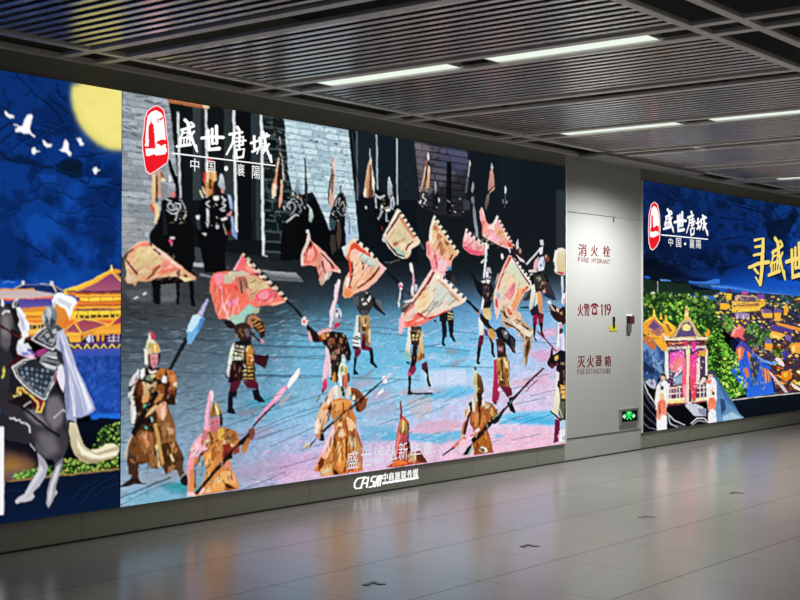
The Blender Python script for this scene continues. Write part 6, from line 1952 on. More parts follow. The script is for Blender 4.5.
    c.run('''
t 340 410 8
p c8402c>a02820: 455 170 475 90 485 70 500 50 520 60 550 100 550 200 550 280 560 360 460 380 440 380 445 260
p f47060>f88890: 450 300 455 170 478 95 482 200 470 270 460 340 445 380 440 340
p 8a1830: 478 -60 490 -80 500 0 498 60 478 75 480 10
p d0a050>8a6a28: 480 100 500 70 535 100 545 190 480 190
p e8d088: 495 90 515 80 515 180 495 185
p 4a1818: 535 100 552 110 552 280 540 260 545 190
p c05060>a84050: 480 195 540 190 540 240 520 270 490 265
p 2a1018: 530 250 560 260 565 340 545 330
p 8a3020>b84428: 370 460 420 420 450 390 560 350 640 320 660 370 690 410 700 420 560 440 450 460
p f07838: 420 420 470 400 530 410 540 430 490 440 420 450
p f4a070: 540 400 600 390 605 420 560 430
p c8b080: 540 360 600 340 610 400 560 400
p 5a2818: 640 330 690 400 700 420 630 420 610 380
p e8783c: 60 480 100 450 140 470 140 500 70 500
t 430 380 8
p a05028>b86030: 320 190 360 170 440 170 480 210 480 300 460 400 480 450 510 580 360 600 330 480 345 400 320 350
p e0d8b0>b8a860: 350 0 380 0 375 100 370 200 355 250 340 200 360 100
p 6a4818>3a2410: 380 0 420 0 432 90 410 130 380 120
p a88848: 385 0 405 0 400 70 385 90
p 2a1410: 370 100 410 110 420 150 400 230 405 320 390 300 385 200
p f0ece0: 415 170 435 160 435 210 415 220
p e8e0d0: 330 170 350 150 360 230 345 260
p 181214: 310 180 335 170 340 240 320 290 300 360 280 390 285 340 305 260
p f0dccc>d8b898: 270 250 315 200 320 250 300 290 275 300
p b87848: 262 350 300 300 290 380 265 460 250 440
p 3c1810: 280 340 310 300 300 380 275 460 262 450
p e8b890: 250 430 280 440 270 490 240 490
p f4d0dc: 240 500 270 480 280 560 240 590
p c89868: 280 240 300 230 285 300
p c07038>d88848: 330 270 400 260 440 250 450 330 400 380 345 370
p 7a3818: 390 280 410 280 400 380 390 360
p 8a5c2c>a87038: 440 170 500 190 540 250 560 290 540 340 500 350 470 310
p e0a060: 470 230 500 220 510 260 490 290
p d8d8b8: 440 180 465 180 470 220 445 230
p f0b050: 390 480 430 470 440 510 400 510
p b87028>984c18: 350 520 380 460 460 440 500 560 510 580 350 600
p f4ecc8: 390 560 410 530 450 540 465 575 420 580
p 4a2818: 400 545 430 545 440 570 410 575
p f8e0e8: 310 450 390 380 400 400 330 470 300 480
p d88090 : 320 440 370 410 360 440 320 460
l 141014 4.6: 340 490 420 420 480 345
p 101014: 330 490 400 420 470 340 560 270 580 280 480 370 360 500
p 1c1418: 560 260 590 220 605 240 590 260 550 330 520 355 480 345 500 330 540 300
p 8ac8a0: 300 600 330 530 345 540 320 600
p 101214: 260 600 300 540 340 500 330 540 300 600
l 1a1820 2.2: 560 270 640 190 740 70 800 5
l 64b090 1: 510 310 560 260
l 58a8a0 .8: 640 185 660 165
l d87868 3: 180 545 230 500 280 460
l 301020 1.8: 105 600 190 540
p f8c8d0: 230 500 260 470 290 480 290 530 260 560
t 480 360 8
l 2c1c24 2: 220 350 330 240 420 150 510 65
l 501830 1.3: 420 145 470 95 510 65
l 8a4060 1: 375 250 400 215 465 160
l 8a4060 .9: 365 200 385 220
l 8a4060 .9: 415 155 435 180
t 430 380 8
p d03060 a=.0: 0 0 1 0 1 1
t 470 310 8
p e8e0c0>b8a860: 28 500 40 470 55 490 60 540 62 600 30 600
p 701830: 32 460 45 450 55 475 40 490
p 7a5828>4a3418: 55 500 90 530 102 580 104 620 60 620
''')
    c.t(0, 0, 1)
    DK, LT = ['3a1c0c', '5a2c10', '2a1408', '4a2410'], ['f0d0a0', 'e0a868', 'f8e0b8', 'd89050']
    for q, n_, L_, r_ in (('130 372 170 372 178 400 172 420 130 420', 40, 5, .2), ('132 425 168 420 178 446 182 466 160 468 132 462', 46, 9, .15), ('190 445 216 440 228 452 222 470 196 478 190 470', 34, 6, .4), ('206 470 232 468 236 486 208 490', 20, 6, -.2), ('208 432 232 430 236 446 212 446', 14, 4, .8),
                      ('334 402 350 400 352 420 334 422', 20, 5, .1), ('336 424 352 422 362 468 320 472 328 448', 60, 11, .12), ('318 398 330 392 330 420 318 440', 14, 6, .25), ('350 392 364 394 360 410 352 410', 10, 4, .5),
                      ('470 408 488 404 488 426 472 428', 26, 5, .05), ('474 432 488 430 492 450 474 452', 20, 5, .1), ('486 404 498 408 496 422 488 420', 10, 4, .6),
                      ('328 334 346 332 348 362 330 366', 30, 4, .1), ('360 318 370 318 371 346 361 346', 14, 7, .0), ('232 322 262 318 262 340 236 338', 22, 4, .3), ('233 344 254 344 256 380 232 382', 34, 7, .05), ('498 358 509 358 510 386 498 386', 26, 6, .0),
                      ('410 332 424 332 424 358 410 358', 16, 6, .1), ('482 284 492 284 492 300 484 300', 12, 4, .2), ('534 276 546 276 546 290 536 290', 12, 4, .2), ('390 452 412 444 420 462 390 466', 16, 5, .9), ('394 424 407 424 408 440 396 440', 8, 6, .0), ('558 366 566 366 566 410 560 410', 16, 6, .0)):
        c.folds(q, DK, int(n_*.6), L_, 1.0, r_, .5); c.folds(q, LT, int(n_*.5), L_*.8, .8, r_, .5)
    for q, r_, n_, L_ in (('126 252 150 243 168 250 192 276 178 280 150 282 130 278', .9, 46, 8), ('212 276 228 272 244 284 240 312 222 318 214 300', .2, 34, 9), ('246 276 268 280 282 300 262 302 246 300', .9, 26, 7), ('302 246 314 246 318 262 304 264', .3, 14, 6), ('318 256 332 270 322 284 316 276', .4, 12, 6),
                      ('352 248 376 262 372 276 352 292', .5, 30, 8), ('390 218 410 240 404 252 392 244', .6, 22, 7), ('434 222 452 246 446 262 430 262', .5, 30, 8), ('404 302 424 282 448 296 456 302 420 314', .9, 34, 10), ('405 316 440 310 425 322 408 324', 1.1, 18, 8),
                      ('468 236 484 242 484 252 466 248', .6, 16, 6), ('484 232 500 232 510 244 496 246 484 238', .9, 22, 7), ('500 266 522 280 516 300 498 304 494 290', .4, 34, 9), ('504 304 524 322 528 350 520 336 506 318', .7, 24, 9)):
        c.folds(q, ['a04c34', 'b86a50', '8a3c2c', 'c88468'], int(n_*.5), L_, 1.0, r_, .34); c.folds(q, ['fff0e0', 'fce0d0', 'f8e8c8'], int(n_*.55), L_, 1.0, r_, .40)
    # sparks of metal on the riders and the far men
    for q, n_ in (('160 196 184 200 188 222 164 226', 26), ('206 194 226 196 230 226 206 228', 26), ('284 196 306 196 306 214 286 216', 26), ('332 196 348 196 350 226 330 226', 22), ('374 194 396 194 396 214 378 220', 16), ('416 196 440 196 440 208 418 208', 12), ('444 200 466 196 466 212 446 212', 10)):
        c.dabs(q, ['c8d4d8', '3a4046', '8a949a', '101214', '1a1c20', 'b09070'], n_, 1.8, 1.2, .75, .5)
    c.grain('100 60 600 60 600 540 100 540', .09, 3)
    c.finish()
    return c
PICS['main'] = paint_main()
def paint_right():
    c = Canvas(SCR['right'][0], SCR['right'][1], Z_LO, Z_HI, 420, 430, 11)
    c.p(('0b1d48', '0c2f86', 'v'), '630 170 900 215 900 320 630 320')
    field(c, '630 170 900 215 900 320 630 320', [642, 680, 720, 760, 800, 850], [185, 215, 245, 265, 285, 300], [
        '0a1f4c 0b234f 0c2452 0c2858 0c2a5c 0c2a5c', '0a1c48 0a1f4a 0b2760 0b2a68 0d3a88 0d3c90', '0a1838 0a1c44 0a2660 0b2c70 0d44a4 0d48ac', '0b1428 0b1a3c 0a1e50 0b3080 0e50bc 0e50bc',
        '1a2c50 1a3468 1040a0 1050b8 1258c8 1258c8', '2a5cb0 2c60b8 3470c8 2a6cc8 2a6cd0 2a6cd0'])
    c.mottle('630 170 900 215 900 285 630 275', '07142c', .55, 40, .6)
    c.mottle('630 170 900 215 900 275 630 265', '123a80', .58, 30, .45)
    for q in ['655 190 672 200 690 202 700 210', '668 188 676 196 690 194', '735 205 760 212 772 222 768 236', '770 205 778 218 792 210 800 204', '720 218 745 220 760 228', '722 240 745 236 760 244', '720 270 735 266 752 258 770 262', '668 250 676 262 668 275', '690 255 700 260 715 262', '705 262 720 268 735 266', '730 200 750 206 765 206', '645 262 660 258 680 262 700 272', '790 230 782 250 772 262']:
        c.l('050d20', 1.5, q, .7, .6)
    c.p('060d1c', '765 222 785 218 795 208 800 215 786 236 776 244 768 238', .7, 3)
    c.p('050a16', '642 258 668 262 690 276 720 281 720 286 690 282 642 276', .6, 4)
    c.run('''
t 640 270 6.667
p 0a1220: 0 -20 140 0 200 40 240 75 300 70 330 95 533 140 533 160 0 160
p 3a78d8 s=1: 325 70 380 78 440 75 500 60 533 62 533 90 440 96 330 84
p 2458b8: 20 40 60 42 70 55 40 58
p 5a90e0: 130 62 200 66 210 74 140 74
p 2c4c80 s=1: 360 90 533 98 533 120 400 112
p 16261e>1f3326: -10 55 60 62 120 78 200 72 250 95 300 80 330 100 350 130 450 135 533 130 533 170 -10 170
l c8d4d8 .8: 118 75 118 165
t 720 270 6.667
p 1a4cb4>2a70d8 s=4 a=.8: -30 118 130 120 250 150 400 165 540 180 620 190 620 130 540 110 250 95 100 92 -10 100
p 3f86e4 s=3 a=.8: -60 95 60 108 130 118 260 145 400 158 540 172 700 185 700 205 540 190 400 172 260 158 130 130 60 122 -60 112
p 6aa4f0 s=2 a=.6: -60 104 60 114 160 128 260 148 260 156 130 130 -60 112
p 2a5a3c>1c3a24: 290 180 330 165 400 165 470 180 540 185 900 190 900 420 540 400 300 260
p 7a98c8: 300 165 340 155 400 160 400 172 330 176
''')
    c.t(0, 0, 1)
    # hillside woods
    W = '640 292 660 294 690 296 715 300 722 320 724 345 735 372 748 393 722 400 690 395 660 380 640 360'
    c.p(('1f3a22', '1c361a', 'v'), W)
    c.dabs(W, ['1c3318', '264620', '38682a', '4c8432', '182e14', '386a2a', '7cac44', '0e1c0a', '284c22', '142810'], 1500, 2.2, 2.0)
    c.dabs('640 292 700 294 720 304 720 318 690 312 640 306', ['3c6428', '1a3014', '5c8a34', '86a848', '284a20'], 130, 4, 3.4)
    c.dabs('700 318 722 330 736 372 748 393 724 400 706 372', ['64b034', '448426', '94d44c', '24541a', '5a9c2c', '183610', '142c0e', '102408'], 620, 2.1, 2.0)
    c.dabs('664 300 690 304 704 330 690 328 668 318', ['8acc40', '5ca434', '204818', 'a8d858'], 80, 2.6, 2.6)
    c.dabs('640 290 720 297 720 299 640 293', ['f0f0d0', 'd8e8b8'], 16, 1.6, 1.6)
    # the lit town
    T = '715 292 760 293 800 296 860 300 860 400 800 391 772 394 770 372 756 352 738 340 726 332 716 312'
    c.p(('30304a', '4a3028', 'v'), T)
    c.dabs(T, ['2c2448', '38305c', '1e2a1c', '2c4424', '4a3050', '1a1c30', '5a4a78', '6a4430', '8a5a34', 'e8a838', 'ffd25a'], 900, 3.4, 1.8, 1, .2)
    c.dabs('715 310 740 314 760 318 800 322 860 330 860 345 775 345 740 330 720 322', ['f8c048', 'e89a38', 'ffe090', '5a4a90', '4a3878', '2c4424', '22301c', '7a5aa0'], 260, 2.8, 1.7, 1, .2)
    c.dabs('715 292 860 300 860 312 770 306 715 304', ['2a4a34', '1c3424', '3c5c48', '5a7a8c', 'c8a050'], 160, 3, 1.8)
    c.dabs('770 345 800 350 860 360 860 400 800 391 774 394', ['ffb030', 'f89020', 'ffd860', '8a3c18', 'c85818', '3a2030', 'ffe8a0', '5a2818', '2c2a60'], 330, 3.4, 2.4, 1, .5)
    c.dabs('740 340 772 348 772 355 752 350', ['30283c', '4a3850', '1a2030', 'e0a040', '6a7080'], 40, 3, 2)
    c.run('''
t 720 270 6.667
p f0b840>ffc850: 80 215 120 200 130 215 260 210 300 205 305 230 270 255 265 270 80 282
p 5a4878: 110 195 140 178 200 182 225 178 235 205 120 210
p f0b8a0: 95 200 115 165 130 168 215 172 235 185 225 178 130 175 118 205
p f8c050: 200 165 225 170 262 195 290 190 300 215 262 200
p c89050>f0b048: 85 225 265 215 260 245 85 255
l 5a3a28 1.1: 90 240 260 232
p ffd048: 78 262 268 250 265 270 80 284
p 9a8ab0: 100 285 180 285 200 300 180 325 110 320
p e8c0d0: 110 300 120 300 120 330 110 330
p e8c0d0: 150 300 160 300 160 330 150 330
p d84890: 140 150 170 140 190 160 160 165
p f0c040: 40 170 50 145 70 140 80 160 75 200 40 200
p 3a3468: 30 150 60 120 95 150 70 160
p ffb830: 0 220 60 225 70 250 40 265 0 260
p 4a3c80: 0 210 30 205 60 220 0 222
p 7a4ca0: 240 165 290 160 300 190 250 195
p 6a5898: 270 270 300 255 340 265 350 285 290 290
p ffb840: 280 290 350 285 350 320 290 320
p 6a5898: 360 260 390 252 420 275 400 285 365 282
p f8b040: 360 285 410 285 400 340 365 340
p ffb030: 428 240 440 230 452 240 450 300 425 300
p 5a78b0: 420 200 445 195 460 215 440 230
p 5a4490>4a3880: 330 370 400 365 490 390 485 420 420 410 340 395
p f89a38: 380 350 490 375 540 390 540 410 480 395 380 365
p ffb848: 330 400 440 430 400 460 330 450
p f8e088: 350 430 400 440 390 455 350 445
p 6a6ab8: 300 440 340 455 345 490 300 490
p 7a60a8: 440 430 480 440 470 480 440 465
p ffa830: 300 490 350 490 345 540 300 530
p f8a038: 460 500 540 480 540 560 480 550
p ffe080: 480 510 500 500 500 550 480 540
p 46389a: 400 560 440 530 470 560 430 600
''')
    c.t(0, 0, 1)
    c.dabs('746 324 760 322 762 344 750 346', ['4a7a38', '2c5424', '6a9a48', '88b458', '1c3818'], 60, 3.2, 3)
    c.dabs('722 314 732 316 733 332 724 330', ['4a8a38', '2c5a24', '6aa448', '88c058'], 36, 3, 3)
    c.dabs('762 328 770 330 768 340 762 340', ['3a6a30', '24481c', '5a8a40'], 20, 3, 3)
    c.dabs('774 348 784 350 782 356 774 356', ['4a6a28', '6a8a30', '2c4018'], 16, 3, 3)
    c.dabs('720 338 730 346 738 366 724 360', ['4a8a2c', '78b83c', '2c5a1c'], 50, 3.4, 3)
    c.dabs('768 296 800 300 830 302 830 312 800 312 770 306', ['2c5434', '1c3c24', '3c6c44', 'e8c060'], 60, 3, 2.4)
    c.run('''
t 720 270 6.667
p f87878>e86058: 70 440 85 400 110 380 150 375 165 400 150 440 170 470 100 450
p f8b8b0: 80 430 95 395 130 378 140 385 105 400 90 440
p 201c50: 85 460 120 445 160 470 220 530 290 590 310 640 240 600 180 520 110 480
l 28c8f0 2: 170 500 200 540
t 720 340 6.667
p 2c50d0>2a78e8: 100 60 130 20 180 60 230 110 280 150 330 175 345 200 360 330 370 355 180 382 170 340 110 260 75 215 95 170
p 2a68e0 s=2: 120 200 220 260 340 290 360 350 180 380 170 330 110 255
p e86850>f07048 s=1: 105 60 135 40 165 60 150 120 120 150 100 110
p f8c080 s=1: 120 60 140 50 135 120 125 130
p f09038>e88030 s=1: 180 70 205 80 215 120 195 150 185 110
p 2c3c50 s=2: 200 110 240 120 265 170 250 230 240 300 215 260 200 180
p 3a5a70 s=2 a=.8: 210 240 245 260 235 310 215 300
p f07038 s=1: 163 190 185 185 190 240 178 255 168 240
p c86048 s=1: 270 180 330 200 340 270 310 280 290 260
l f8b070 1: 300 190 308 290
l f8a050 .9: 320 200 325 280
p 202868: 330 190 345 200 370 330 380 350 360 350 345 270
p 5a4a9c>2a3890: 140 0 180 30 230 80 280 120 350 150 380 150 370 165 320 165 250 130 190 80 130 20
p 70a0f0: 230 90 290 130 350 148 385 146 380 160 340 165 280 145
p 101830: 60 0 110 0 110 50 100 120 110 180 80 190 80 80
p e8e8f0: 365 130 380 115 400 120 430 165 420 180 390 150
p d8c0c0: 330 205 420 300 455 350 430 350 400 310 330 225
p f0e0d8: 470 280 533 320 533 340 480 310
p e88820: 410 210 470 200 480 250 440 280 410 260
p ffc838: 420 220 450 215 450 240 430 250
''')
    c.t(0, 0, 1)
    c.dabs('722 348 736 352 742 376 748 392 730 400 722 384', ['86d040', '5aa430', 'a0d850', '347022', '1c3c12', 'c8e078'], 150, 2.8, 2.6)
    # theatre gate with its gold roof and pink drapes, rocks, dancers
    c.run('''
t 640 350 6.667
p 14203c>05070c: 0 -60 0 -60
p 101216: -20 180 60 220 200 320 420 420 540 380 540 600 -20 600
t 720 340 6.667
p 0e1520>0a0e16: 40 408 535 350 800 320 800 440 535 472 160 520 70 420
l d8d8d0 .9: 45 406 200 385 535 352 800 320
t 640 350 6.667
p 3c5c94>2a4878: 0 -40 30 -90 60 -110 110 -120 150 -60 165 0 170 60 160 130 130 160 110 240 60 200 20 200 -10 190
p 5a80b8 s=1: 40 -60 90 -80 120 0 140 100 110 100 60 40
p 88a8d0 s=1 a=.8: 80 30 130 90 165 160 150 170 90 110
p 1c2c50 s=1: 10 60 70 110 120 140 80 160 10 140
p 6a90c8 s=1: 10 -40 50 -70 60 -20 20 20
p b8bcd0: 30 215 60 195 95 195 110 220 100 260 70 250
p c8ccd8: 300 370 330 340 420 380 440 440 360 440
p 8a90a8: 380 390 440 390 440 440 400 430
p 0a0b0f: -10 200 60 240 120 320 190 400 260 430 320 470 300 520 100 560 -10 580
p 0a0b0f: 190 390 300 370 330 420 420 470 440 500 180 540
l d8dce4 1.1: 20 205 50 280 110 370
l 5a6070 .8: 20 260 60 340 110 400
l 4a5060 .8: 20 340 60 400 110 450
l 4a5060 .8: 20 420 60 460 110 500
l c8ccd4 1: 180 420 230 470 300 500
l e8ecf0 1.1: 340 490 380 455 430 455 450 480
l 9aa0ac .9: 350 500 390 470 440 480
l 5a6070 .8: 200 500 240 500 300 520
l 6a7080 .8: 20 480 60 520 110 530
l b8bcc8 .9: 190 430 200 490 260 520
p 3a5c98>4a78a8: 500 150 533 220 560 260 610 330 690 470 600 500 500 500 450 480 500 400
p 88a8c8 s=1: 510 200 533 250 533 330 510 340
t 720 340 6.667
p 4a78a8>6a98c0: -20 250 10 340 40 400 70 430 160 520 0 546 -60 540
p 284878 s=1: 0 390 30 400 40 460 10 500
p a8c8e0 s=1: 20 510 80 480 150 518 20 540
t 640 270 6.667
p f0942c>ffb83c: 20 355 60 320 95 300 105 310 130 350 160 375 195 390 235 380 245 400 210 450 150 440 180 500 190 540 150 540 90 470 40 430 20 420
p 8a5c80>b07868: 55 370 95 330 140 370 165 410 140 430 110 450 70 410
p 6c4c78: 60 380 90 345 130 375 100 400
p ffd858: 88 262 98 262 104 310 84 310
p ffc040: 132 290 142 285 150 330 130 330
p ffc040: 165 305 178 300 185 345 165 345
l ffe070 1.2: 30 350 85 315 95 300
l ffd860 1.4: 100 310 130 350 160 370
p ffcc40: 150 340 175 335 230 375 245 385 210 430 170 390
p a8642c: 165 360 185 360 215 400 200 420
p c87038: 30 440 60 440 110 500 90 540 20 470
p ffb030: 60 430 120 440 170 490 180 540 150 540 110 480
p f8a038: 430 430 455 395 470 410 460 440 440 450
p f8d898: 300 270 312 230 322 270 325 310 345 335 290 335 298 310
p ffc048: 296 310 328 310 328 330 296 330
p e0a028: 305 255 318 255 318 275 305 275
p d8c080>c8a878: 205 455 240 410 265 360 290 330 330 325 355 350 380 400 410 440 440 450 430 465 190 468
p 6a5480>584878: 235 448 265 390 290 350 325 345 350 380 375 440
p ffe890: 280 375 310 355 340 375 335 400 310 408 285 400
p f8e8c8: 160 455 450 448 455 465 165 470
p f0e0d0: 150 420 175 440 200 450 160 460
p 6a3438>a04038: 185 470 440 465 435 520 190 530
p d8d0d0: 180 515 440 505 445 525 185 535
p 5a2838: 200 470 300 470 290 495 210 500
p 5a2838: 350 470 430 468 425 495 350 495
p e07858: 190 485 300 480 300 490 190 495
p 4a3468>703868: 195 530 440 520 440 640 195 640
p e85cb0>f880c8: 220 550 250 540 290 545 300 620 220 640
p e838a0: 345 480 370 470 375 520 400 560 400 620 350 620
p f8e8c8: 305 500 330 500 330 640 308 640
p c84070: 290 475 320 470 320 510 300 510
p f0a850: 180 560 200 550 200 640 180 640
p e8b060: 430 520 455 530 450 600 430 600
t 640 350 6.667
p 38304c: 190 20 440 0 445 340 185 350
p f04cb8>f878b0: 200 20 290 0 300 60 280 130 240 110 215 150 195 110
p f88890: 195 110 240 60 290 40 280 120 230 150
p f8c8d8>d8e0e8: 220 190 250 130 290 90 295 120 250 170 230 230
p 7898b8: 225 180 280 160 290 230 230 240
p 9ab0d0: 240 195 285 170 285 210 245 225
p f07098>f84858: 285 60 305 60 315 340 285 355 280 200
p f8e0b0>f8d0c0: 305 0 335 0 330 120 325 360 310 350 310 100
p f03ca8>f07060: 330 40 380 10 385 100 375 200 370 330 345 345 335 200
p f83c50 s=1: 345 190 365 190 370 310 345 320
p f8e8d8: 380 60 400 40 400 120 395 230 375 230
p 4a3050: 400 40 440 20 440 180 400 220
p f0e8e0: 436 0 450 0 450 170 436 170
p e8a840: 385 10 440 0 440 40 385 40
p f0e8e8: 165 0 185 10 195 180 180 200 165 150
p 6a2c48>5a3050: 185 240 280 230 285 350 185 355
p f8d8c0: 190 250 280 240 280 250 190 262
p f8d8c0: 190 290 280 280 280 288 190 300
l f8e8d8 1: 205 245 205 330
l f8e8d8 1: 245 240 245 330
l f8e8d8 1: 265 240 265 330
p f8f0d8>f8d878: 185 325 305 318 305 350 185 360
p 8a2c3c: 185 358 310 350 310 362 185 372
p f8a8b8: 285 230 310 230 310 360 300 360
p 5a3050: 375 230 440 215 440 310 375 320
l f8e0d8 1: 380 255 440 248
l f8e0d8 1: 380 285 440 278
l f8e8d8 1: 400 230 400 320
l f8e8d8 1: 425 230 425 315
p f8e8b8: 345 325 445 310 445 335 345 350
p 8a2c3c: 345 350 445 335 445 346 345 362
p d84848: 350 320 372 318 372 340 350 345
p f0d8d0: 395 220 420 180 440 190 430 215 400 240
p 2a2c34: 138 160 150 152 162 158 165 180 150 178 138 184
p e8b8a8: 138 175 155 170 170 185 165 205 140 205
p f4f0f0: 110 240 140 205 175 205 190 225 195 280 180 380 170 400 105 400 100 330
p f0e8e8: 175 235 200 220 200 240 180 255
p f0c878: 130 290 160 285 160 330 135 330
p 3a3440: 135 240 155 240 160 260 140 270
p f07858>f8a888: 118 350 135 330 165 330 175 360 175 440 150 430 130 470 108 460
p f8f4f4: 110 460 130 470 150 430 178 440 180 530 112 540
p c84838: 125 370 135 360 140 420 125 440
p 3c3a58: 455 140 475 128 490 140 490 165 460 170
p e8b8a8: 455 165 485 160 490 185 455 190
p f4f0f4: 440 210 460 190 495 180 512 220 512 330 500 400 455 410 445 330
p f8d8a0: 465 260 490 250 490 310 470 310
p 302c3c: 480 270 500 290 495 300 480 295
p f07050>f89878: 450 350 465 320 495 315 510 350 500 400 480 390 455 410
p f0f0f4: 455 420 480 390 505 405 512 480 455 490
p f08068: 440 200 480 195 470 225 430 220
''')
    c.t(0, 0, 1)
    c.dabs('670 352 684 350 684 396 669 398', ['f8c8e0', 'f8e8f0', 'e870b0', 'c8507c', 'a8c0d8', 'f0a0a0'], 60, 2.2, 1.4, .7, .5)
    c.dabs('692 350 704 348 704 392 692 396', ['f8c8e0', 'f8e8f0', 'e870b0', '8a4060', 'f0a0a0', '5a3850'], 46, 2.0, 1.4, .7, .5)
    c.dabs('666 338 708 336 708 348 666 350', ['f0e0d0', '5a2838', 'c86048', 'f8d8a0', '8a4858'], 50, 2.4, 1.0, .8)
    c.dabs('642 330 664 328 664 342 644 344', ['ffd050', 'e08828', 'c06a30', '8a5060', 'f8e0a0'], 40, 2.4, 1.2, .6, .6)
    c.dabs('732 296 766 298 764 312 732 312', ['ffd860', 'e8a030', '7a4020', 'fff0a0', 'c87828'], 70, 2.2, 1.0, .8)
    c.dabs('742 350 756 352 768 366 770 390 748 392 742 372', ['4a90f0', '2048b8', '6ab0f8', 'e89060', '183878', 'f0b060'], 90, 1.6, 3.2, .5)
    c.dabs('642 352 664 352 662 384 644 384', ['6a94c8', '2a4878', 'a8c4e0', '1c3058'], 40, 2, 4, .5, .3)
    c.grain('630 280 900 290 900 420 630 420', .16, 4)
    c.finish(.7, .5)
    return c
PICS['right'] = paint_right()
# ---------------------------------------------------------------- LED screens
def picture_mesh(cv):
    img = np.clip(cv.result(), 0, 1)
    lin = np.where(img <= .04045, img/12.92, ((img+.055)/1.055)**2.4)
    nx, nz = cv.nx, cv.nz
    xs = np.linspace(cv.x0, cv.x1, nx+1); zs = np.linspace(cv.z1, cv.z0, nz+1)
    V = np.zeros(((nx+1)*(nz+1), 3), np.float32); gx, gz = np.meshgrid(xs-cv.x0, zs)
    V[:, 0] = gx.ravel(); V[:, 2] = gz.ravel()
    i, j = np.meshgrid(np.arange(nx), np.arange(nz)); a = (j*(nx+1)+i).ravel()
    Q = np.stack([a, a+nx+1, a+nx+2, a+1], 1).astype(np.int32)
    me = bpy.data.meshes.new('picture'); nf = nx*nz
    me.vertices.add(len(V)); me.vertices.foreach_set('co', V.ravel())
    me.loops.add(nf*4); me.loops.foreach_set('vertex_index', Q.ravel())
    me.polygons.add(nf); me.polygons.foreach_set('loop_start', np.arange(0, nf*4, 4, dtype=np.int32))
    me.update(calc_edges=True)
    pad = np.pad(lin, ((1, 1), (1, 1), (0, 0)), mode='edge')
    vc = (pad[:-1, :-1]+pad[1:, :-1]+pad[:-1, 1:]+pad[1:, 1:])/4
    at = me.color_attributes.new('picture', 'FLOAT_COLOR', 'POINT')
    c4 = np.ones((len(V), 4), np.float32); c4[:, :3] = vc.reshape(-1, 3)
    at.data.foreach_set('color', c4.ravel())
    return me
def picture_material():
    m = bpy.data.materials.new('LED picture'); m.use_nodes = True; nt = m.node_tree; nt.nodes.clear()
    o = nt.nodes.new('ShaderNodeOutputMaterial'); e = nt.nodes.new('ShaderNodeEmission'); a = nt.nodes.new('ShaderNodeVertexColor'); a.layer_name = 'picture'
    e.inputs[1].default_value = SCREEN_GAIN; nt.links.new(a.outputs[0], e.inputs[0]); nt.links.new(e.outputs[0], o.inputs[0])
    m.cycles.emission_sampling = 'FRONT'
    return m
M['picture'] = picture_material()
def screen(key, label, sides):
    cv = PICS[key]; t = thing('led_screen', label, 'screen', (cv.x0, 0, 0))
    w_ = cv.x1-cv.x0
    link('picture', picture_mesh(cv), M['picture'], t)
    boxes('backing_cabinet', [(0, w_, .002, WALL_Y-.001, Z_LO, Z_HI)], M['black'], t)
    if 'l' in sides: boxes('edge_trim', [(-.02, -.002, -.006, WALL_Y-.001, Z_LO-.004, Z_HI+.004)], M['trimw'], t)
    if 'r' in sides: boxes('edge_trim', [(w_+.002, w_+.02, -.006, WALL_Y-.001, Z_LO-.004, Z_HI+.004)], M['trimw'], t)
    return t
S_L = screen('left', 'lit screen at far left with moon, palace and a rider on horseback', 'l')
S_M = screen('main', 'large lit central screen showing flag-waving soldiers in armour', 'r')
S_R = screen('right', 'lit screen at far right showing a night river town', 'l')
def emblem(parent, ox, oy, k, outline, shapes):
    bm = bmesh.new(); px = parent.location.x
    for n, (mi, q) in enumerate([(1, outline)]+shapes):
        P = [(a-px, b) for a, b in wall_xz(q, ox, oy, k)]
        plate_bm(bm, P, -.0012-.0005*n, -.0012-.0005*n, mi)
    bmesh.ops.triangulate(bm, faces=bm.faces)
    me = bpy.data.meshes.new('emblem')
    for f in bm.faces:
        if f.normal.y > 0: f.normal_flip()
    bm.to_mesh(me); bm.free()
    return link('emblem', me, [M['led_red'], M['led_pink'], M['led_white']], parent)
emblem(S_M, 120, 90, 8, '290 122 250 138 213 168 192 230 187 310 174 390 176 480 188 560 194 610 208 660 238 680 258 668 292 648 332 620 382 582 392 520 388 420 374 330 368 230 350 155 320 132', [
    (0, '290 130 252 146 220 174 200 232 195 312 182 392 184 478 196 558 202 608 215 648 240 668 256 658 288 640 326 612 375 578 384 518 380 422 366 332 360 234 343 162 318 140'),
    (2, '285 160 250 175 220 205 212 260 205 330 200 400 205 460 260 470 330 430 366 400 355 300 348 220 330 185'),
    (0, '245 238 252 266 262 272 270 290 266 300 272 320 268 332 274 350 270 364 276 384 272 398 278 440 278 466 226 466 230 400 225 386 230 366 225 350 230 332 226 318 231 302 228 288 240 268'),
    (0, '276 466 282 432 300 410 330 396 358 398 367 420 370 466'),
    (0, '194 470 196 452 226 452 226 470'),
    (2, '195 430 215 430 218 450 198 452'),
    (2, '200 468 300 470 330 462 300 440 285 432 295 428 330 448 355 432 368 440 345 460 372 480 372 498 345 490 345 505 365 505 355 515 330 508 320 520 300 512 285 525 268 512 250 522 240 510 225 530 205 525'),
    (0, '290 240 310 232 340 215 345 225 320 245 300 262'),
    (2, '296 244 312 238 320 240 302 254')])
emblem(S_R, 640, 180, 6.667, '95 143 72 162 57 230 53 330 56 420 68 462 85 470 112 446 132 402 137 330 132 230 120 163', [
    (0, '95 149 76 166 62 232 58 330 61 416 72 455 86 462 108 440 127 398 131 330 126 232 115 168'),
    (2, '92 172 76 190 68 250 64 330 64 378 90 384 128 362 128 300 122 220 110 185'),
    (0, '74 236 84 236 86 300 90 318 110 302 124 310 127 352 112 350 104 338 90 345 68 345 68 320 74 318'),
    (2, '106 345 118 340 122 352 110 356')])
fit_main = lambda x, y: (lambda P: (P[0], P[2]))(on_wall(120+x/8, 90+y/8))
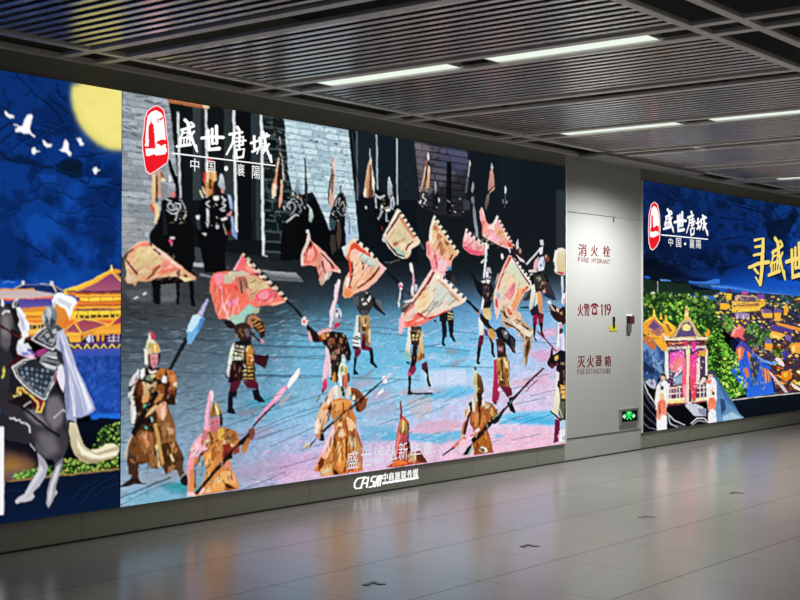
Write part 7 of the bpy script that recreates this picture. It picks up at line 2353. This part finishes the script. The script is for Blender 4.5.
for c_ in '盛世唐城': brush('title_character', BR[c_], M['led_white'], S_M, fit_main, -.0012, .0008, 1.22)
letters('subtitle_character', [('中', 190.3, 158.5, 199, 171.3), ('国', 207, 161, 215, 172.2), ('襄', 237, 163.8, 244.5, 176.3), ('陽', 252, 166, 260, 179)], M['led_white'], S_M, -.0012, .0006, .0)
def strokes(name, L, m, parent, y=-.0012, d=.0006):
    """plain bars and dots: each a list of outline points in the photograph"""
    bm = bmesh.new(); px = parent.location.x
    for q in L: plate_bm(bm, [(a-px, b) for a, b in wall_xz(q)], y, y-d)
    return link(name, mesh_of(bm), m, parent)
def dot(x, y, r, ry=None):
    ry = ry or r
    return [v for i in range(14) for v in (x+r*math.cos(i*math.pi/7), y+ry*math.sin(i*math.pi/7))]
strokes('underline', [[171.9, 152.4, 275.5, 165.1, 275.5, 166.3, 171.9, 153.9]], M['led_white'], S_M)
strokes('subtitle_dot', [dot(226, 168.5, 2.0, 2.6)], M['led_white'], S_M)
letters('caption_character', [('盛', 347, 451, 358, 468.5), ('世', 361, 448.5, 371.5, 466), ('颂', 374, 447.5, 383.5, 463.5), ('弘', 386, 445, 396.5, 461.5), ('新', 398.5, 442, 407.5, 460), ('华', 410, 442.5, 420.5, 459), ('章', 423, 441, 432, 456)], M['led_grey'], S_M, -.0012, .0006, .002)
def refit(x0, y0, x1, y1, tx0, ty0, tx1, ty1):
    """a fit for the same lettering standing elsewhere on the wall: box in brush units -> box in the photograph"""
    A = fit_main(x0, (y0+y1)/2)[0], fit_main(x1, (y0+y1)/2)[0]; B = fit_main((x0+x1)/2, y1)[1], fit_main((x0+x1)/2, y0)[1]
    T = on_wall(tx0, (ty0+ty1)/2)[0], on_wall(tx1, (ty0+ty1)/2)[0]; U = on_wall((tx0+tx1)/2, ty1)[2], on_wall((tx0+tx1)/2, ty0)[2]
    def f(x, y):
        X, Z = fit_main(x, y)
        return T[0]+(X-A[0])/(A[1]-A[0])*(T[1]-T[0]), U[0]+(Z-B[0])/(B[1]-B[0])*(U[1]-U[0])
    return f
BX = {'盛': (450, 236, 620, 498), '世': (648, 284, 828, 482), '唐': (850, 294, 1006, 552), '城': (1044, 330, 1213, 580)}
for c_, q in (('盛', (663.2, 209, 673.6, 232.8)), ('世', (674, 212, 686, 231.2)), ('唐', (686.3, 211.5, 695, 235.8)), ('城', (696, 215, 707.7, 235.8))):
    brush('title_character', BR[c_], M['led_white'], S_R, refit(*BX[c_], *q), -.0012, .0008, 1.35)
letters('subtitle_character', [('中', 668.4, 237.8, 672.8, 246.3), ('国', 676, 238.3, 681, 247.2), ('襄', 689.4, 239, 694.3, 248.4), ('陽', 696, 240, 701, 248.5)], M['led_white'], S_R, -.0012, .0006, .0)
strokes('underline', [[661, 234.2, 707.8, 238.7, 707.8, 239.9, 661, 235.4]], M['led_white'], S_R)
strokes('subtitle_dot', [dot(685, 243.9, 1.1, 1.4)], M['led_white'], S_R)
fit_right = lambda x, y: (lambda P: (P[0], P[2]))(on_wall(720+x/6, 190+y/6))
XUN = ['17 18: 206 302 258 290 256 378', '14 14: 208 342 254 335', '14 16: 200 392 256 380', '17 22: 172 466 228 442 292 432', '20 16: 254 388 250 480 240 572', '12 8: 240 568 212 522', '15 13: 204 470 228 502']
for nm, m_, y_, ft, dx, dy in (('slogan_shade', 'led_shadow', -.0008, 1.7, .4, .5), ('slogan_character', 'led_gold', -.0022, 1.12, 0, 0)):
    brush(nm, XUN, M[m_], S_R, lambda x, y, dx=dx, dy=dy: fit_right(x+dx*6, y+dy*6), y_, .0006, ft)
    for c_, q in (('盛', (768, 237.5, 785.3, 281.7)), ('世', (785.6, 243, 805, 277.5))):
        brush(nm, BR[c_], M[m_], S_R, refit(*BX[c_], q[0]+dx, q[1]+dy, q[2]+dx, q[3]+dy), y_, .0006, ft)
# ---------------------------------------------------------------- company sign in lit letters below the big screen
sg_at = on_wall(355, 482, WALL_Y)
sg = thing('company_sign', 'white backlit company sign with letters on the strip below the big screen', 'sign', (sg_at[0], WALL_Y-.0055, 0))
def sign_strokes(L, w_):
    """rounded stroke lettering; widths in photograph pixels"""
    bm = bmesh.new()
    for q in L:
        p = np.array([float(v) for v in q.split()]).reshape(-1, 2)/8.889+np.array([340, 455])
        n = len(p)
        for i in range(n-1):
            d_ = p[i+1]-p[i]; Ld = math.hypot(*d_); t_ = d_/Ld; k_ = np.array([-t_[1], t_[0]])
            a, b = p[i]-t_*w_*.3, p[i+1]+t_*w_*.3
            c = np.array([a+k_*w_/2, b+k_*w_/2, b-k_*w_/2, a-k_*w_/2]).ravel()
            plate_bm(bm, [(X-sg.location.x, Z) for X, Z in wall_xz(list(c))], -.0, .005)
    return bm
for q in (['238 198 175 210 155 228 143 255 143 285 155 300 205 294'], ['198 297 220 222 236 206 266 200 250 290', '212 256 256 249'], ['334 191 304 196 292 216 290 235 316 238 308 280 272 288'], ['324 284 344 212 354 190 380 184 368 275', '362 192 347 279']):
    link('letter', mesh_of(sign_strokes(q, 1.2)), M['sign_white'], sg)
def sign_chars(items):
    return letters('chinese_character', items, M['sign_white'], sg, WALL_Y-.002, .003, .0)
o = sign_chars([('中', 384, 473.2, 389.2, 481.6), ('商', 390.4, 472.6, 395.4, 480.6), ('旅', 396.4, 471.8, 401.6, 479.8), ('联', 402.7, 471, 407.8, 479), ('传', 408.8, 470.1, 413.6, 478.1), ('媒', 414.5, 469, 419.6, 477.2)])
sp = []
for i in range(16):
    x = 384+i*2.25; b = 482.4-(x-384)*.158
    sp.append([x, b, x+2.05, b-.3, x+2.05, b+2.0-(i % 3)*.25, x, b+2.3-(i % 2)*.3])
bm = bmesh.new()
for q in sp: plate_bm(bm, [(X-sg.location.x, Z) for X, Z in wall_xz(q)], .001, .005)
link('small_lettering', mesh_of(bm), M['sign_white'], sg)
# ---------------------------------------------------------------- fire cabinet door between the screens
PX0, PX1 = SCR['main'][1]+.021, SCR['right'][0]-.021
dz0 = on_wall(604, 433.5, WALL_Y)[2]; dz1 = on_wall(604, 216.5, WALL_Y)[2]
fc = thing('fire_cabinet', 'pale grey flush fire cabinet door with red Chinese lettering between two screens', 'cabinet', (PX0, WALL_Y, 0))
W_ = PX1-PX0
boxes('door', [(.012, W_-.006, -.012, -.001, dz0, dz1)], M['panel'], fc, .0015)
for q in [(.02, W_*.66, -.0022, -.0002, dz1, dz1+.009), (W_*.66, W_-.01, -.0022, -.0002, dz1, dz1+.004), (.0, W_*.62, -.0022, -.0002, dz0-.008, dz0), (W_*.62, W_-.01, -.0022, -.0002, dz0-.004, dz0)]:
    boxes('door_gap', [q], M['dark'], fc)
def fletters(name, items, bold):
    letters(name, items, M['red'], fc, WALL_Y-.0122, .0006, bold, .009 if 'char' in name else 0)
fletters('hydrant_character', [('消', 579, 243.9, 587, 256.4), ('火', 591.6, 245, 598.4, 256.4), ('栓', 603.8, 245.9, 610.6, 256.9)], .0)
def word(text, x0, x1, ya, yb, h):
    n = len(text); w1 = (x1-x0)/n; out = []
    for i, ch_ in enumerate(text):
        if ch_ == ' ': continue
        x = x0+i*w1; y = ya+(yb-ya)*(i+.5)/n
        f = .25 if ch_ == 'I' else .82
        out.append((ch_, x+w1*(.5-f/2), y-h/2, x+w1*(.5+f/2), y+h/2))
    return out
fletters('hydrant_letter', word('FIRE', 578.3, 589.6, 259.2, 260.2, 4.6)+word('HYDRANT', 592, 611.2, 260.4, 262, 4.6), .006)
fletters('alarm_character', [('火', 578.3, 303.6, 584, 316.3), ('警', 584.6, 303.6, 590.3, 316), ('9', 607.2, 303.8, 611.4, 315.3)], .0)
fit_door = lambda x, y: (lambda P: (P[0], P[2]))(on_wall(570+x/10.667, 295+y/10.667))
for dx in (0, 37): brush('alarm_numeral', ['13 13: %d 98 %d 216' % (348+dx, 348+dx), '11 7: %d 104 %d 124' % (345+dx, 334+dx)], M['red'], fc, fit_door, WALL_Y-.0122, .0006)
bm = bmesh.new()
for q in ('228 128 232 105 250 90 268 86 288 90 304 104 310 128 294 130 288 118 268 112 248 118 244 130', '252 125 262 120 278 120 286 125 292 150 298 210 238 212 244 150'):
    plate_bm(bm, [(X-fc.location.x, Z) for X, Z in wall_xz(q, 570, 295, 10.667)], -.0125, -.0131)
link('telephone_symbol', mesh_of(bm), M['red'], fc)
bm = bmesh.new(); plate_bm(bm, [(X-fc.location.x, Z) for X, Z in wall_xz('256 145 280 145 284 186 252 187', 570, 295, 10.667)], -.0132, -.0134)
link('telephone_dial', mesh_of(bm), M['panel'], fc)
fletters('extinguisher_character', [('灭', 578, 356.3, 585.7, 367.9), ('火', 587.7, 355.3, 594.4, 367.6), ('器', 596.2, 355.6, 602.5, 366.3), ('箱', 605.2, 355.8, 611.4, 366.6)], .004)
fletters('extinguisher_letter', word('FIRE', 577.8, 585.4, 372, 371.6, 5.4)+word('EXTINGUISHER', 586.6, 611.6, 371.5, 370.9, 5.2), .006)
def fbox(name, x0, y0, x1, y1, ya, yb, m, bevel=.002, parent=None):
    a = on_wall(x0, (y0+y1)/2); b = on_wall(x1, (y0+y1)/2); zt = on_wall((x0+x1)/2, y0)[2]; zb = on_wall((x0+x1)/2, y1)[2]
    return boxes(name, [(a[0]-fc.location.x, b[0]-fc.location.x, ya, yb, zb, zt)], m, parent or fc, bevel)
k1 = fbox('latch_key', 613.2, 317, 614.5, 328, -.03, -.012, M['black'], .003); k1['label'] = 'thin black latch bar'
k2 = fbox('yellow_tape', 609.4, 326, 617.6, 331, -.018, -.0121, M['yellow'], .001); k2['label'] = 'crumpled yellow tape across the latch'
k3 = fbox('lock_body', 627, 316, 629.7, 332.3, -.036, -.012, M['black'], .006); k3['label'] = 'black cylinder lock'
fbox('lock_barrel', 626.3, 323.5, 630.2, 332.3, -.042, -.037, M['steel'], .004)
fbox('lock_cap', 626.6, 314.2, 631.2, 316.2, -.03, -.0121, M['white'], .002)
k4 = fbox('lock_tag', 630, 316, 634.8, 323.4, -.018, -.0125, M['redtag'], .0015); k4['label'] = 'dark red lock tag'
fbox('door_tab', 613.5, 217.5, 614.8, 222, -.0135, -.0121, M['steel'], .0005)
# ---------------------------------------------------------------- exit sign
e0, e1 = on_wall(619.5, 416)[0], on_wall(637.3, 416)[0]; ez1, ez0 = on_wall(628, 408.6)[2], on_wall(628, 424)[2]
ex = thing('exit_sign', 'small green lit emergency exit sign low on the wall beside the right screen', 'sign', ((e0+e1)/2, WALL_Y-.012, ez0))
ew, eh = (e1-e0)/2, ez1-ez0
boxes('frame', [(-ew, ew, -.028, -.0005, 0, .03), (-ew, ew, -.028, -.0005, eh-.026, eh), (-ew, -ew+.03, -.028, -.0005, .03, eh-.026), (ew-.03, ew, -.028, -.0005, .03, eh-.026)], M['steel'], ex, .002)
boxes('face', [(-ew+.03, ew-.03, -.02, -.0005, .03, eh-.026)], M['exit_dark'], ex)
bm = bmesh.new(); bm2 = bmesh.new()
def ep(b_, q):
    plate_bm(b_, [(X-ex.location.x, Z-ex.location.z) for X, Z in wall_xz(q, 570, 400, 8.889)], -.021, -.022)
for q in ('490 112 498 100 534 100 542 112 542 122 526 122 526 112 506 112 506 122 490 122', '500 124 530 124 548 136 545 146 528 138 528 150 542 168 530 176 516 156 504 176 492 172 504 150 502 138 484 146 482 136'): ep(bm, q)
for q in ('456 146 478 122 480 138 490 138 490 156 480 156 480 170',): ep(bm2, q)
bm3 = bmesh.new(); bm4 = bmesh.new(); ep(bm3, '574 140 552 116 552 132 542 132 542 150 552 150 552 164'); ep(bm4, '508 112 524 112 524 124 508 124')
link('figure_head', mesh_of(bm4), M['exit_pale'], ex); link('arrow', mesh_of(bm3), M['exit_pale'], ex)
link('running_figure', mesh_of(bm), M['exit_green'], ex); link('arrow', mesh_of(bm2), M['exit_pale'], ex)
# ---------------------------------------------------------------- small dark marks on the floor
for (px, py, lab) in ((375, 584, 'small dark curved mark on the floor at the bottom, nearest the viewer'), (530, 546, 'small dark curved floor mark, second from the viewer'),
                      (647, 517, 'small dark curved floor mark in front of the exit sign'), (737, 493, 'small dark curved floor mark in front of the right screen')):
    P = on_level(px, py, 0); bm = bmesh.new()
    path = [(on_level(375+a_, 584+b_, 0)-on_level(375, 584, 0))[:2] for a_, b_ in ((-9.7, 1.6), (-6, .1), (-.6, -1.8), (1.2, -.5), (4.5, .5), (10.5, .2))]
    hw = [.014, .009, .009, .010, .008, .004]; n = len(path); top = []; bot = []
    for i in range(n):
        d_ = path[min(i+1, n-1)]-path[max(i-1, 0)]; d_ = d_/np.hypot(*d_); nn = np.array([-d_[1], d_[0]])*hw[i]*1.6
        top.append(bm.verts.new((*(path[i]+nn), .0035))); bot.append(bm.verts.new((*(path[i]-nn), .0035)))
    for i in range(n-1): bm.faces.new((top[i], bot[i], bot[i+1], top[i+1]))
    r = bmesh.ops.extrude_face_region(bm, geom=list(bm.faces))
    for g in r['geom']:
        if isinstance(g, bmesh.types.BMVert): g.co.z = .0
    o = link('floor_mark', mesh_of(bm), M['black']); o.location = (P[0], P[1], 0)
    tag(o, lab, 'floor mark', 'dark marks along the floor')
